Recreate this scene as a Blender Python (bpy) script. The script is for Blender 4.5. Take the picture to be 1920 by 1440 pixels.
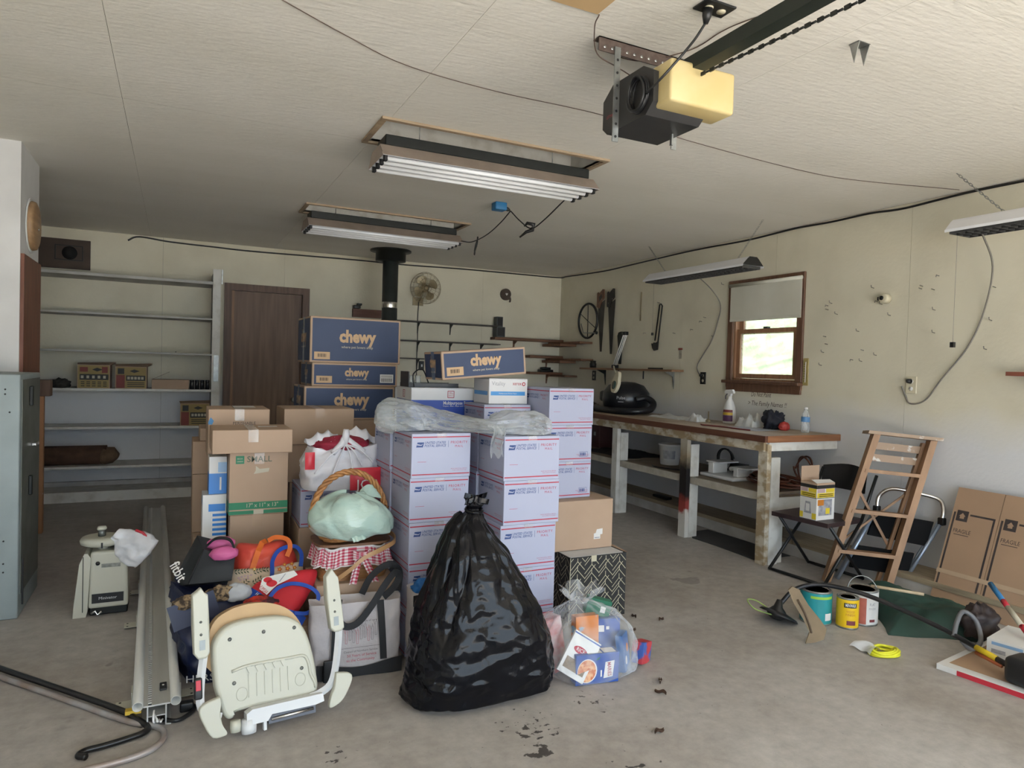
import bpy, bmesh, math, random
from mathutils import Vector, Matrix, noise
# ------------------------------------------------------------------ scene, camera, light
sc = bpy.context.scene
for o in list(bpy.data.objects): bpy.data.objects.remove(o)
COL = sc.collection
vs = sc.view_settings
vs.view_transform = 'Standard'; vs.look = 'None'; vs.gamma = 1.0; vs.use_curve_mapping = False
vs.exposure = 1.62
R = math.radians
RW, BW, CH = 4.68, 8.09, 2.667            # right wall X, back wall Y, ceiling height
cam = bpy.data.cameras.new('camera'); cam.sensor_fit = 'HORIZONTAL'; cam.sensor_width = 36
cam.lens = 1282.57 * 36 / 1920; cam.clip_start = 0.05; cam.clip_end = 200
camo = bpy.data.objects.new('camera', cam); COL.objects.link(camo)
yaw, pitch, roll = 0.4569123, -0.0236031, 0.0293198
fw = Vector((math.sin(yaw)*math.cos(pitch), math.cos(yaw)*math.cos(pitch), math.sin(pitch)))
rt = Vector((math.cos(yaw), -math.sin(yaw), 0)); up = rt.cross(fw)
r2 = math.cos(roll)*rt + math.sin(roll)*up; u2 = -math.sin(roll)*rt + math.cos(roll)*up
M = Matrix((r2, u2, -fw)).transposed().to_4x4(); M.translation = (0, 0, 1.41)
camo.matrix_world = M; sc.camera = camo
w = bpy.data.worlds.new('sky'); sc.world = w; w.use_nodes = True
wn = w.node_tree.nodes; bg = wn['Background']
bg.inputs[0].default_value = (0.70, 0.85, 1.0, 1); bg.inputs[1].default_value = 2.0
sun = bpy.data.lights.new('sun', 'SUN'); sun.energy = 16.0; sun.angle = R(3); sun.color = (1, 0.96, 0.90)
suno = bpy.data.objects.new('sun', sun); COL.objects.link(suno)
suno.rotation_euler = Vector((0.42, 0.14, -0.9)).to_track_quat('-Z', 'Y').to_euler()

# ------------------------------------------------------------------ materials
MATS = {}
def mat(name, col, rough=0.6, metal=0.0, var=0.0, scale=8.0, col2=None, bump=0.0, bscale=None, spec=0.5,
        stretch=(1, 1, 1), detail=6, trans=0.0, alpha=1.0, coat=0.0, sheen=0.0, lo=0.35, hi=0.7):
    if name in MATS: return MATS[name]
    m = bpy.data.materials.new(name); m.use_nodes = True; nt = m.node_tree; N = nt.nodes; L = nt.links
    b = N['Principled BSDF']; c4 = tuple(col) + (1,)
    b.inputs['Base Color'].default_value = c4; b.inputs['Roughness'].default_value = rough
    b.inputs['Metallic'].default_value = metal; b.inputs['Specular IOR Level'].default_value = spec
    if trans: b.inputs['Transmission Weight'].default_value = trans
    if coat: b.inputs['Coat Weight'].default_value = coat
    if alpha < 1: b.inputs['Alpha'].default_value = alpha
    if var or bump or col2:
        tc = N.new('ShaderNodeTexCoord'); mp = N.new('ShaderNodeMapping'); mp.inputs['Scale'].default_value = stretch
        L.new(tc.outputs['Object'], mp.inputs[0])
        nz = N.new('ShaderNodeTexNoise'); nz.inputs['Scale'].default_value = scale; nz.inputs['Detail'].default_value = detail
        L.new(mp.outputs[0], nz.inputs['Vector'])
        if var or col2:
            rp = N.new('ShaderNodeValToRGB'); e = rp.color_ramp.elements
            e[0].position = lo; e[1].position = hi
            d = col2 if col2 else tuple(x*(1-var) for x in col)
            e[0].color = tuple(d)+(1,); e[1].color = c4
            L.new(nz.outputs['Fac'], rp.inputs[0]); L.new(rp.outputs[0], b.inputs['Base Color'])
        if bump:
            n2 = N.new('ShaderNodeTexNoise'); n2.inputs['Scale'].default_value = bscale or scale*4; n2.inputs['Detail'].default_value = 4
            L.new(mp.outputs[0], n2.inputs['Vector'])
            bp = N.new('ShaderNodeBump'); bp.inputs['Strength'].default_value = bump; bp.inputs['Distance'].default_value = 0.01
            L.new(n2.outputs['Fac'], bp.inputs['Height']); L.new(bp.outputs[0], b.inputs['Normal'])
    MATS[name] = m; return m
def film(name, col, a=0.45, rough=0.25):
    """thin plastic film: part transparent, part milky gloss"""
    m = bpy.data.materials.new(name); m.use_nodes = True; N = m.node_tree.nodes; L = m.node_tree.links
    b = N['Principled BSDF']; b.inputs['Base Color'].default_value = tuple(col)+(1,); b.inputs['Roughness'].default_value = rough
    b.inputs['Specular IOR Level'].default_value = 0.8
    t = N.new('ShaderNodeBsdfTransparent'); mx = N.new('ShaderNodeMixShader')
    lw = N.new('ShaderNodeLayerWeight'); lw.inputs[0].default_value = 0.35
    tc = N.new('ShaderNodeTexCoord'); nz = N.new('ShaderNodeTexNoise'); nz.inputs['Scale'].default_value = 9; nz.inputs['Detail'].default_value = 5
    L.new(tc.outputs['Object'], nz.inputs['Vector'])
    mr = N.new('ShaderNodeMapRange'); mr.inputs[1].default_value = 0.3; mr.inputs[2].default_value = 0.75
    mr.inputs[3].default_value = a-0.2; mr.inputs[4].default_value = a+0.15; L.new(nz.outputs['Fac'], mr.inputs[0])
    ad = N.new('ShaderNodeMath'); ad.operation = 'MULTIPLY_ADD'; ad.use_clamp = True; ad.inputs[1].default_value = 0.5
    L.new(lw.outputs['Facing'], ad.inputs[0]); L.new(mr.outputs[0], ad.inputs[2])
    L.new(ad.outputs[0], mx.inputs[0]); L.new(t.outputs[0], mx.inputs[1]); L.new(b.outputs[0], mx.inputs[2])
    L.new(mx.outputs[0], N['Material Output'].inputs['Surface'])
    MATS[name] = m; return m
def wood(name, c1, c2, rough=0.6, axis=2, sc_=3.0, bump=0.15):
    s = [14, 14, 14]; s[axis] = 1.0
    return mat(name, c1, rough, col2=c2, scale=sc_, stretch=tuple(s), bump=bump, bscale=sc_*2, lo=0.3, hi=0.7)
def rgb(r, g, b):   # 0-255 display colour -> linear
    f = lambda c: (c/255/12.92 if c/255 <= 0.04045 else ((c/255+0.055)/1.055)**2.4)
    return (f(r), f(g), f(b))

# ------------------------------------------------------------------ mesh builder
TXT = {}
def text_mesh(s, off=0.0, shear=0.0, space=1.0):
    k = (s, off, shear, space)
    if k not in TXT:
        c = bpy.data.curves.new('t', 'FONT'); c.body = s; c.size = 1; c.offset = off; c.shear = shear
        c.align_x = 'CENTER'; c.align_y = 'CENTER'; c.resolution_u = 2; c.space_character = space; c.fill_mode = 'FRONT'
        o = bpy.data.objects.new('t', c); COL.objects.link(o)
        dg = bpy.context.evaluated_depsgraph_get(); me = o.evaluated_get(dg).to_mesh()
        TXT[k] = ([v.co.copy() for v in me.vertices], [tuple(p.vertices) for p in me.polygons])
        o.evaluated_get(dg).to_mesh_clear(); bpy.data.objects.remove(o); bpy.data.curves.remove(c)
    return TXT[k]
def frame(o, x, y):
    x = Vector(x).normalized(); y = Vector(y); y = (y - x*y.dot(x)).normalized(); z = x.cross(y)
    m = Matrix((x, y, z)).transposed().to_4x4(); m.translation = Vector(o); return m
class MB:
    def __init__(s): s.v = []; s.f = []; s.mi = []; s.sm = []; s.mats = []
    def m(s, mt):
        if mt not in s.mats: s.mats.append(mt)
        return s.mats.index(mt)
    def add(s, vs_, fs, mt, smooth=False, M=None):
        b = len(s.v); k = s.m(mt)
        s.v += [tuple(M @ Vector(v)) if M is not None else tuple(v) for v in vs_]
        for f in fs: s.f.append(tuple(i+b for i in f)); s.mi.append(k); s.sm.append(smooth)
        return s
    def box(s, a, b, mt, M=None, c=0.0):
        (x0, y0, z0), (x1, y1, z1) = [tuple(map(min, zip(a, b))), tuple(map(max, zip(a, b)))]
        if c <= 0:
            vs_ = [(x, y, z) for z in (z0, z1) for y in (y0, y1) for x in (x0, x1)]
            return s.add(vs_, [(0, 2, 3, 1), (4, 5, 7, 6), (0, 1, 5, 4), (2, 6, 7, 3), (0, 4, 6, 2), (1, 3, 7, 5)], mt, False, M)
        bm = bmesh.new(); vv = [bm.verts.new((x, y, z)) for z in (z0, z1) for y in (y0, y1) for x in (x0, x1)]
        for f in [(0, 2, 3, 1), (4, 5, 7, 6), (0, 1, 5, 4), (2, 6, 7, 3), (0, 4, 6, 2), (1, 3, 7, 5)]: bm.faces.new([vv[i] for i in f])
        bmesh.ops.bevel(bm, geom=bm.edges[:], offset=c, segments=1 if c < 0.006 else 3, profile=0.5, affect='EDGES')
        s.bm(bm, mt, c >= 0.006, M); return s
    def bm(s, bm, mt, smooth=False, M=None):
        bm.verts.index_update(); s.add([v.co.copy() for v in bm.verts], [tuple(v.index for v in f.verts) for f in bm.faces], mt, smooth, M); bm.free()
    def tube(s, pts, r, mt, n=8, closed=False, caps=True, M=None, flat=1.0):
        P = [Vector(p) for p in pts]; k = len(P); rs = r if isinstance(r, (list, tuple)) else [r]*k
        vs_ = []; pn = None
        for i, p in enumerate(P):
            a = P[(i-1) % k] if (closed or i) else p; b = P[(i+1) % k] if (closed or i < k-1) else p
            t = (b-a).normalized() if (b-a).length > 1e-9 else Vector((0, 0, 1))
            if pn is None:
                h = Vector((0, 0, 1)) if abs(t.z) < 0.9 else Vector((1, 0, 0)); pn = (h - t*h.dot(t)).normalized()
            else:
                pn = pn - t*pn.dot(t)
                pn = pn.normalized() if pn.length > 1e-6 else t.orthogonal().normalized()
            q = t.cross(pn)
            for j in range(n):
                th = 2*math.pi*j/n; vs_.append(p + rs[i]*(math.cos(th)*pn + flat*math.sin(th)*q))
        fs = []
        for i in range(k if closed else k-1):
            for j in range(n):
                a = i*n+j; b = i*n+(j+1) % n; c = ((i+1) % k)*n+(j+1) % n; d = ((i+1) % k)*n+j; fs.append((a, b, c, d))
        if caps and not closed: fs += [tuple(range(n-1, -1, -1)), tuple(range((k-1)*n, k*n))]
        return s.add(vs_, fs, mt, n > 4, M)
    def lathe(s, prof, mt, n=24, M=None, smooth=True, sx=1, sy=1):
        vs_ = []; fs = []; k = len(prof)
        for (r, z) in prof:
            for j in range(n):
                t = 2*math.pi*j/n; vs_.append((r*math.cos(t)*sx, r*math.sin(t)*sy, z))
        for i in range(k-1):
            for j in range(n): fs.append((i*n+j, i*n+(j+1) % n, (i+1)*n+(j+1) % n, (i+1)*n+j))
        if prof[0][0] > 1e-6: fs.append(tuple(range(n-1, -1, -1)))
        if prof[-1][0] > 1e-6: fs.append(tuple(range((k-1)*n, k*n)))
        return s.add(vs_, fs, mt, smooth, M)
    def prism(s, poly, d, mt, M=None, smooth=False, z0=0.0):
        """2-D outline extruded from z0 to z0+d"""
        k = len(poly); vs_ = [(x, y, z0) for x, y in poly] + [(x, y, z0+d) for x, y in poly]
        ar = sum(poly[i][0]*poly[(i+1) % k][1]-poly[(i+1) % k][0]*poly[i][1] for i in range(k))
        fs = [tuple(range(k-1, -1, -1)), tuple(range(k, 2*k))] + [(i, (i+1) % k, k+(i+1) % k, k+i) for i in range(k)]
        if ar < 0: fs = [tuple(reversed(f)) for f in fs]
        return s.add(vs_, fs, mt, smooth, M)
    def flat(s, poly, mt, M=None, z=0.0):
        return s.add([(x, y, z) for x, y in poly], [tuple(range(len(poly)))], mt, False, M)
    def rect(s, x0, x1, y0, y1, mt, M=None, z=0.0): return s.flat([(x0, y0), (x1, y0), (x1, y1), (x0, y1)], mt, M, z)
    def grid(s, fn, nu, nv, mt, cu=False, smooth=True, M=None):
        vs_ = [fn(i/(nu if cu else nu-1), j/(nv-1)) for j in range(nv) for i in range(nu)]; fs = []
        for j in range(nv-1):
            for i in range(nu if cu else nu-1):
                fs.append((j*nu+i, j*nu+(i+1) % nu, (j+1)*nu+(i+1) % nu, (j+1)*nu+i))
        return s.add(vs_, fs, mt, smooth, M)
    def ribbon(s, pts, wv, th, mt, M=None):
        """strap: path of points, width vector(s), thickness"""
        P = [Vector(p) for p in pts]; k = len(P); W = [Vector(wv)]*k if not isinstance(wv[0], (tuple, list, Vector)) else [Vector(q) for q in wv]
        vs_ = []
        for i, p in enumerate(P):
            t = (P[min(i+1, k-1)]-P[max(i-1, 0)]).normalized(); nn = t.cross(W[i]).normalized()*th/2
            vs_ += [p-W[i]/2-nn, p+W[i]/2-nn, p+W[i]/2+nn, p-W[i]/2+nn]
        fs = [(0, 3, 2, 1), tuple(4*(k-1)+i for i in range(4))]
        for i in range(k-1):
            for j in range(4): fs.append((4*i+j, 4*i+(j+1) % 4, 4*i+4+(j+1) % 4, 4*i+4+j))
        return s.add(vs_, fs, mt, False, M)
    def text(s, t, size, mt, M, x=0, y=0, off=0.0, shear=0.0, space=1.0, z=0.0006, width=None):
        v, f = text_mesh(t, off, shear, space)
        kx = size
        if width:
            ww = max(p.x for p in v)-min(p.x for p in v); kx = width/max(ww, 1e-6)
        return s.add([(p.x*kx+x, p.y*size+y, z) for p in v], f, mt, False, M)
    def build(s, name, parent=None, o=None, local=False, rz=0.0, ss=0, mirror=None):
        """world-space verts; o = origin of a top-level object; local = verts already local"""
        me = bpy.data.meshes.new(name)
        if parent is not None and not local:
            par = parent; off = Vector((0, 0, 0))
            while par is not None: off += par.location; par = par.parent
        elif o is not None and not local: off = Vector(o)
        else: off = Vector((0, 0, 0))
        me.from_pydata([tuple(Vector(v)-off) for v in s.v], [], s.f)
        for q in s.mats: me.materials.append(q)
        me.polygons.foreach_set('material_index', s.mi); me.polygons.foreach_set('use_smooth', s.sm); me.update()
        ob = bpy.data.objects.new(name, me); COL.objects.link(ob)
        if parent is not None: ob.parent = parent
        elif o is not None: ob.location = o
        ob.rotation_euler.z = rz
        if ss:
            sd = ob.modifiers.new('subsurf', 'SUBSURF'); sd.levels = ss; sd.render_levels = ss
        return ob
def tag(o, label=None, cat=None, group=None, kind=None):
    if label: o['label'] = label
    if cat: o['category'] = cat
    if group: o['group'] = group
    if kind: o['kind'] = kind
    return o
def empty(name, loc, label, cat, group=None, rz=0.0):
    e = bpy.data.objects.new(name, None); e.location = loc; e.rotation_euler.z = rz; e.empty_display_size = 0.05
    COL.objects.link(e); return tag(e, label, cat, group)
def bxo(name, a, b, mt, parent=None, c=0.0, **k):
    o = MB().box(a, b, mt, c=c).build(name, parent, o=None if parent else ((a[0]+b[0])/2, (a[1]+b[1])/2, min(a[2], b[2])), **k); return o
def copy_tree(o, parent=None, loc=None, rz=None, label=None):
    c = o.copy(); COL.objects.link(c); c.parent = parent
    if loc is not None: c.location = loc
    if rz is not None: c.rotation_euler.z = rz
    if label: c['label'] = label
    for ch in o.children: copy_tree(ch, c)
    return c
def curve(pts, n=8):
    """Catmull-Rom through the points"""
    P = [Vector(p) for p in pts]; P = [2*P[0]-P[1]] + P + [2*P[-1]-P[-2]]; out = []
    for i in range(1, len(P)-2):
        a, b, c, d = P[i-1:i+3]
        for k in range(n):
            t = k/n; out.append(0.5*((2*b)+(c-a)*t+(2*a-5*b+4*c-d)*t*t+(3*b-a-3*c+d)*t**3))
    return out+[P[-2]]
def arc(c, r, a0, a1, n, ax=(1, 0, 0), ay=(0, 0, 1)):
    c = Vector(c); ax = Vector(ax); ay = Vector(ay)
    return [c+ax*r*math.cos(a0+(a1-a0)*i/n)+ay*r*math.sin(a0+(a1-a0)*i/n) for i in range(n+1)]
def fbm(p, o=4): return noise.fractal(Vector(p), 1.0, 2.0, o)
def lathe_obj(name, prof, mt, parent=None, o=(0, 0, 0), n=24, M=None, **k):
    MM = Matrix.Translation(o) if M is None else M
    return MB().lathe(prof, mt, n, MM).build(name, parent, o=None if parent else o, **k)
def aim(p, d, upv=(0, 0, 1)):
    """matrix at p whose z axis points along d"""
    d = Vector(d).normalized(); u = Vector(upv)
    if abs(d.dot(u)) > 0.95: u = Vector((1, 0, 0))
    x = u.cross(d).normalized(); y = d.cross(x); m = Matrix((x, y, d)).transposed().to_4x4(); m.translation = Vector(p); return m
# ------------------------------------------------------------------ shell
def concrete():
    m = mat('concrete_floor', (0.34, 0.295, 0.25), 0.62, spec=0.35); N = m.node_tree.nodes; L = m.node_tree.links; b = N['Principled BSDF']
    tc = N.new('ShaderNodeTexCoord')
    def nz(s, d=6, r=0.6):
        n = N.new('ShaderNodeTexNoise'); n.inputs['Scale'].default_value = s; n.inputs['Detail'].default_value = d; n.inputs['Roughness'].default_value = r
        L.new(tc.outputs['Object'], n.inputs['Vector']); return n
    def ramp(src, stops):
        r = N.new('ShaderNodeValToRGB'); e = r.color_ramp.elements
        while len(e) < len(stops): e.new(0.5)
        for i, (p, c) in enumerate(stops): e[i].position = p; e[i].color = tuple(c)+(1,) if len(c) == 3 else c
        L.new(src, r.inputs[0]); return r
    def mix(a, bb, f, mode='MIX'):
        x = N.new('ShaderNodeMix'); x.data_type = 'RGBA'; x.blend_type = mode
        if isinstance(f, float): x.inputs[0].default_value = f
        else: L.new(f, x.inputs[0])
        L.new(a, x.inputs[6])
        if isinstance(bb, tuple): x.inputs[7].default_value = bb+(1,)
        else: L.new(bb, x.inputs[7])
        return x.outputs[2]
    n1 = nz(0.9, 8); base = ramp(n1.outputs['Fac'], [(0.3, (0.31, 0.272, 0.24)), (0.52, (0.425, 0.395, 0.365)), (0.75, (0.50, 0.475, 0.45))])
    n2 = nz(14, 8, 0.7); fine = ramp(n2.outputs['Fac'], [(0.3, (0.78, 0.78, 0.78)), (0.65, (1.05, 1.05, 1.05))])
    col = mix(base.outputs[0], fine.outputs[0], 1.0, 'MULTIPLY')
    n3 = nz(55, 4, 0.6); speck = ramp(n3.outputs['Fac'], [(0.27, (0, 0, 0)), (0.30, (1, 1, 1))])
    inv = N.new('ShaderNodeMath'); inv.operation = 'SUBTRACT'; inv.inputs[0].default_value = 1.0; L.new(speck.outputs[0], inv.inputs[1])
    col = mix(col, (0.10, 0.085, 0.07), inv.outputs[0])
    # oil drips on the slab in front of the black bag
    for (cx, cy, rad, sc_, thr) in ((1.28, 2.33, 0.34, 30, 0.60), (1.22, 2.16, 0.13, 22, 0.52), (1.62, 2.42, 0.30, 26, 0.63), (0.55, 2.45, 0.2, 26, 0.62), (1.5, 1.95, 0.3, 24, 0.64), (3.2, 3.6, 0.5, 6, 0.60), (-0.25, 3.55, 0.25, 5, 0.62), (-0.5, 3.1, 0.5, 4, 0.62)):
        vm = N.new('ShaderNodeVectorMath'); vm.operation = 'DISTANCE'; vm.inputs[1].default_value = (cx, cy, 0); L.new(tc.outputs['Object'], vm.inputs[0])
        mr = N.new('ShaderNodeMapRange'); mr.inputs[1].default_value = 0; mr.inputs[2].default_value = rad; mr.inputs[3].default_value = 0.16; mr.inputs[4].default_value = -0.25
        L.new(vm.outputs['Value'], mr.inputs[0]); nn = nz(sc_, 3, 0.5)
        ad = N.new('ShaderNodeMath'); ad.operation = 'ADD'; L.new(mr.outputs[0], ad.inputs[0]); L.new(nn.outputs['Fac'], ad.inputs[1])
        th = N.new('ShaderNodeMapRange'); th.inputs[1].default_value = thr+0.05; th.inputs[2].default_value = thr+0.09; th.inputs[4].default_value = 0.9 if sc_ > 10 else 0.35; L.new(ad.outputs[0], th.inputs[0])
        col = mix(col, (0.03, 0.026, 0.024), th.outputs[0])
    L.new(col, b.inputs['Base Color'])
    bp = N.new('ShaderNodeBump'); bp.inputs['Strength'].default_value = 0.25; bp.inputs['Distance'].default_value = 0.01; L.new(n2.outputs['Fac'], bp.inputs['Height']); L.new(bp.outputs[0], b.inputs['Normal'])
    return m
CONC = concrete()
CEIL = mat('ceiling_paint', (0.80, 0.765, 0.70), 0.85, col2=(0.73, 0.695, 0.62), scale=1.6, bump=0.3, bscale=34, stretch=(0.45, 1.5, 1), lo=0.25, hi=0.7)
WALL = mat('wall_cream_paint', (0.69, 0.645, 0.51), 0.75, col2=(0.60, 0.555, 0.43), scale=2.2, bump=0.15, bscale=40, lo=0.22, hi=0.55, detail=9)
def two_tone(m, low, z0, z1):
    # the lower wall is painted a cooler grey-white than the cream above
    N = m.node_tree.nodes; L = m.node_tree.links; b = N['Principled BSDF']; src = b.inputs['Base Color'].links[0].from_socket
    tc = N.new('ShaderNodeTexCoord'); sp = N.new('ShaderNodeSeparateXYZ'); L.new(tc.outputs['Object'], sp.inputs[0]); nz = N.new('ShaderNodeTexNoise'); nz.inputs['Scale'].default_value = 3.0; nz.inputs['Detail'].default_value = 6; L.new(tc.outputs['Object'], nz.inputs['Vector'])
    ad = N.new('ShaderNodeMath'); ad.operation = 'MULTIPLY_ADD'; ad.inputs[1].default_value = 0.25; L.new(nz.outputs['Fac'], ad.inputs[0]); L.new(sp.outputs['Z'], ad.inputs[2])
    mr = N.new('ShaderNodeMapRange'); mr.inputs[1].default_value = z0; mr.inputs[2].default_value = z1; L.new(ad.outputs[0], mr.inputs[0])
    mx = N.new('ShaderNodeMix'); mx.data_type = 'RGBA'; mx.inputs[6].default_value = low+(1,); L.new(src, mx.inputs[7]); L.new(mr.outputs[0], mx.inputs[0]); L.new(mx.outputs[2], b.inputs['Base Color'])
two_tone(WALL, (0.68, 0.68, 0.69), 1.10, 1.38)
WHITEW = mat('wall_white_paint', (0.72, 0.71, 0.70), 0.7, col2=(0.62, 0.61, 0.6), scale=3, bump=0.08)
VOID = mat('dark_void', (0.02, 0.018, 0.015), 0.9, var=0.3)
PALEB = mat('white_painted_wood', (0.68, 0.665, 0.62), 0.6, col2=(0.50, 0.47, 0.41), scale=9, bump=0.15, lo=0.25, hi=0.5, detail=9)
GREYW = mat('shelf_grey_paint', (0.52, 0.51, 0.48), 0.65, col2=(0.40, 0.385, 0.35), scale=5, bump=0.1)
DOORB = wood('door_brown', (0.19, 0.11, 0.065), (0.12, 0.065, 0.038), 0.5, 2, 2.0)
FRAMEB = wood('frame_brown', (0.16, 0.085, 0.05), (0.075, 0.037, 0.02), 0.5, 2)
WINB = wood('window_brown', (0.17, 0.085, 0.05), (0.095, 0.045, 0.028), 0.45, 2)
WINB2 = wood('sash_wood', (0.36, 0.19, 0.10), (0.22, 0.11, 0.06), 0.45, 2)
WOODL = wood('board_brown', (0.23, 0.115, 0.062), (0.12, 0.055, 0.03), 0.55, 0)
TANW = wood('trim_tan', (0.42, 0.32, 0.21), (0.28, 0.20, 0.13), 0.65, 0)
BLACK = mat('black_plastic', (0.012, 0.012, 0.013), 0.4, var=0.3, scale=20)
BLKM = mat('black_metal', (0.02, 0.022, 0.02), 0.45, 0.3, var=0.3, scale=15)
STEEL = mat('galvanised_steel', (0.42, 0.43, 0.42), 0.42, 0.85, col2=(0.28, 0.29, 0.28), scale=25)
CHROME = mat('chrome', (0.75, 0.75, 0.75), 0.18, 1.0, var=0.1)
GREYP = mat('grey_cord', (0.22, 0.20, 0.175), 0.6, var=0.2)
WHITEP = mat('white_plastic', (0.75, 0.74, 0.72), 0.4, var=0.06)
CREAMP = mat('cream_plastic', (0.66, 0.60, 0.44), 0.42, var=0.1)

def minus(rects, h):
    out = []
    for (x0, x1, y0, y1) in rects:
        a, b, c, d = max(x0, h[0]), min(x1, h[1]), max(y0, h[2]), min(y1, h[3])
        if a >= b or c >= d: out.append((x0, x1, y0, y1)); continue
        if y0 < c: out.append((x0, x1, y0, c))
        if d < y1: out.append((x0, x1, d, y1))
        if x0 < a: out.append((x0, a, c, d))
        if b < x1: out.append((b, x1, c, d))
    return out
def slab(name, rects, to3, mt, parent=None, kind=None):
    mb = MB()
    for (x0, x1, y0, y1) in rects: mb.box(to3(x0, y0, 0), to3(x1, y1, 1), mt)
    o = mb.build(name, parent); return tag(o, kind=kind)
def panelled(name, ext, ue, ve, holes, to3, back3, mt, label, pname):
    """structure: a backing slab with sheet panels on it, open joints between them"""
    rs = [ext]
    for h in holes: rs = minus(rs, (h[0]-0.018, h[1]+0.018, h[2]-0.018, h[3]+0.018))
    par = slab(name, rs, back3, VOID, None, 'structure'); tag(par, label)
    for i in range(len(ue)-1):
        for j in range(len(ve)-1):
            g = 0.0008; r = [(ue[i]+g, ue[i+1]-g, ve[j]+g, ve[j+1]-g)]
            for h in holes: r = minus(r, h)
            if r: slab(pname, r, to3, mt, par)
    return par
# floor and outside ground
fl = MB().box((-1.709, -2.1, -0.12), (RW+0.12, BW+0.12, 0), CONC).build('floor'); tag(fl, 'stained bare concrete garage floor', kind='structure')
DRIVE = mat('driveway', (0.54, 0.50, 0.45), 0.8, var=0.15, scale=1.5)
dv = MB().box((-14, -16, -0.2), (14, -2.1, -0.03), DRIVE).build('driveway'); tag(dv, 'pale driveway outside the open garage door', kind='structure')
GRASS = mat('grass_bank', (0.12, 0.15, 0.075), 0.9, col2=(0.035, 0.055, 0.02), scale=2.2, bump=0.4, detail=10)
gb = MB().grid(lambda u, v: (5.2+u*14, -4+v*18, -0.3+0.1*fbm((u*9, v*9, 0))+u*6.5), 40, 40, GRASS).build('grass_bank'); tag(gb, 'sunlit green bank beyond the window', kind='structure')
# ceiling with two light recesses
REC = [(0.945, 2.27, 3.467, 3.851), (0.927, 2.275, 5.614, 5.94)]
ceil = panelled('ceiling', (-1.709, RW, -2.1, BW), [-1.709, -1.476, -0.256, 0.964, 2.184, 3.404, 4.624, RW], [-2.1, 1.43, 3.87, 6.31, BW], REC,
    lambda x, y, k: (x, y, CH+(0.012 if k else 0)), lambda x, y, k: (x, y, CH+(0.10 if k else 0.016)), CEIL, 'off-white textured ceiling of large sheets', 'ceiling_panel')
for i, (x0, x1, y0, y1) in enumerate(REC):
    t = MB(); zt = CH+0.24
    t.box((x0-0.02, y0-0.02, CH+0.0), (x0, y1+0.02, zt), PALEB); t.box((x1, y0-0.02, CH), (x1+0.02, y1+0.02, zt), PALEB)
    t.box((x0, y0-0.02, CH), (x1, y0, zt), PALEB); t.box((x0, y1, CH), (x1, y1+0.02, zt), PALEB); t.box((x0, y0, zt-0.02), (x1, y1, zt), PALEB)
    r = t.build('trim_%d' % (i+1)); tag(r, 'painted wooden box let into the ceiling above the %s tube light' % ('nearer' if i == 0 else 'farther'), kind='structure')
    ww = 0.028; zb = CH-0.014
    for a, b in (((x0-ww, y0-ww, zb), (x1+ww, y0, CH-0.001)), ((x0-ww, y1, zb), (x1+ww, y1+ww, CH-0.001)), ((x0-ww, y0, zb), (x0, y1, CH-0.001)), ((x1, y0, zb), (x1+ww, y1, CH-0.001))):
        bxo('trim_board', a, b, TANW, r)
bxo('roof_deck', (-1.923, -2.3, CH+0.29), (RW+0.3, BW+0.3, CH+0.4), VOID); tag(bpy.data.objects['roof_deck'], 'roof over the garage', kind='structure')
# back wall (door opening), right wall (window opening)
DOOR = (0.464, 1.355, 0.0, 2.243)
wb = panelled('wall_back', (-1.709, RW, 0, CH+0.28), [-1.709, -0.14, 1.08, 2.30, 3.52, RW], [0, CH], [DOOR],
    lambda x, z, k: (x, BW+(0.012 if k else 0), z), lambda x, z, k: (x, BW+(0.12 if k else 0.016), z), WALL, 'cream painted back wall', 'wall_panel')
WIN = (4.108, 4.845, 1.357, 2.217)
wr = panelled('wall_right', (-2.1, BW+0.12, 0, CH+0.28), [-2.1, 0.71, 1.93, 3.15, 4.37, 5.59, 6.81, 8.03, BW], [0, CH], [WIN],
    lambda y, z, k: (RW+(0.012 if k else 0), y, z), lambda y, z, k: (RW+(0.12 if k else 0.016), y, z), WALL, 'cream painted right wall with nail holes', 'wall_panel')
wl = MB().box((-1.837, -2.1, 0), (-1.709, BW+0.12, CH+0.3), WALL).build('wall_left'); tag(wl, 'wall on the left, mostly hidden', kind='structure')
ws = MB().box((-1.709, 4.968, 0), (-0.844, 5.566, CH), WHITEW).build('wall_stub'); tag(ws, 'white wall end at the left edge', kind='structure')
bxo('wood_panel', (-0.844, 4.984, 0), (-0.825, 5.544, 2.008), wood('red_brown_panel', (0.24, 0.085, 0.045), (0.12, 0.04, 0.022), 0.5, 2), ws)
wf = MB().box((-1.837, -2.23, 2.382), (RW+0.12, -2.1, CH+0.3), WALL).box((-1.837, -2.23, 0), (-1.068, -2.1, 2.382), WALL).box((4.487, -2.23, 0), (RW+0.12, -2.1, 2.382), WALL).build('wall_front')
tag(wf, 'front wall around the open garage door', kind='structure')
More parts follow.
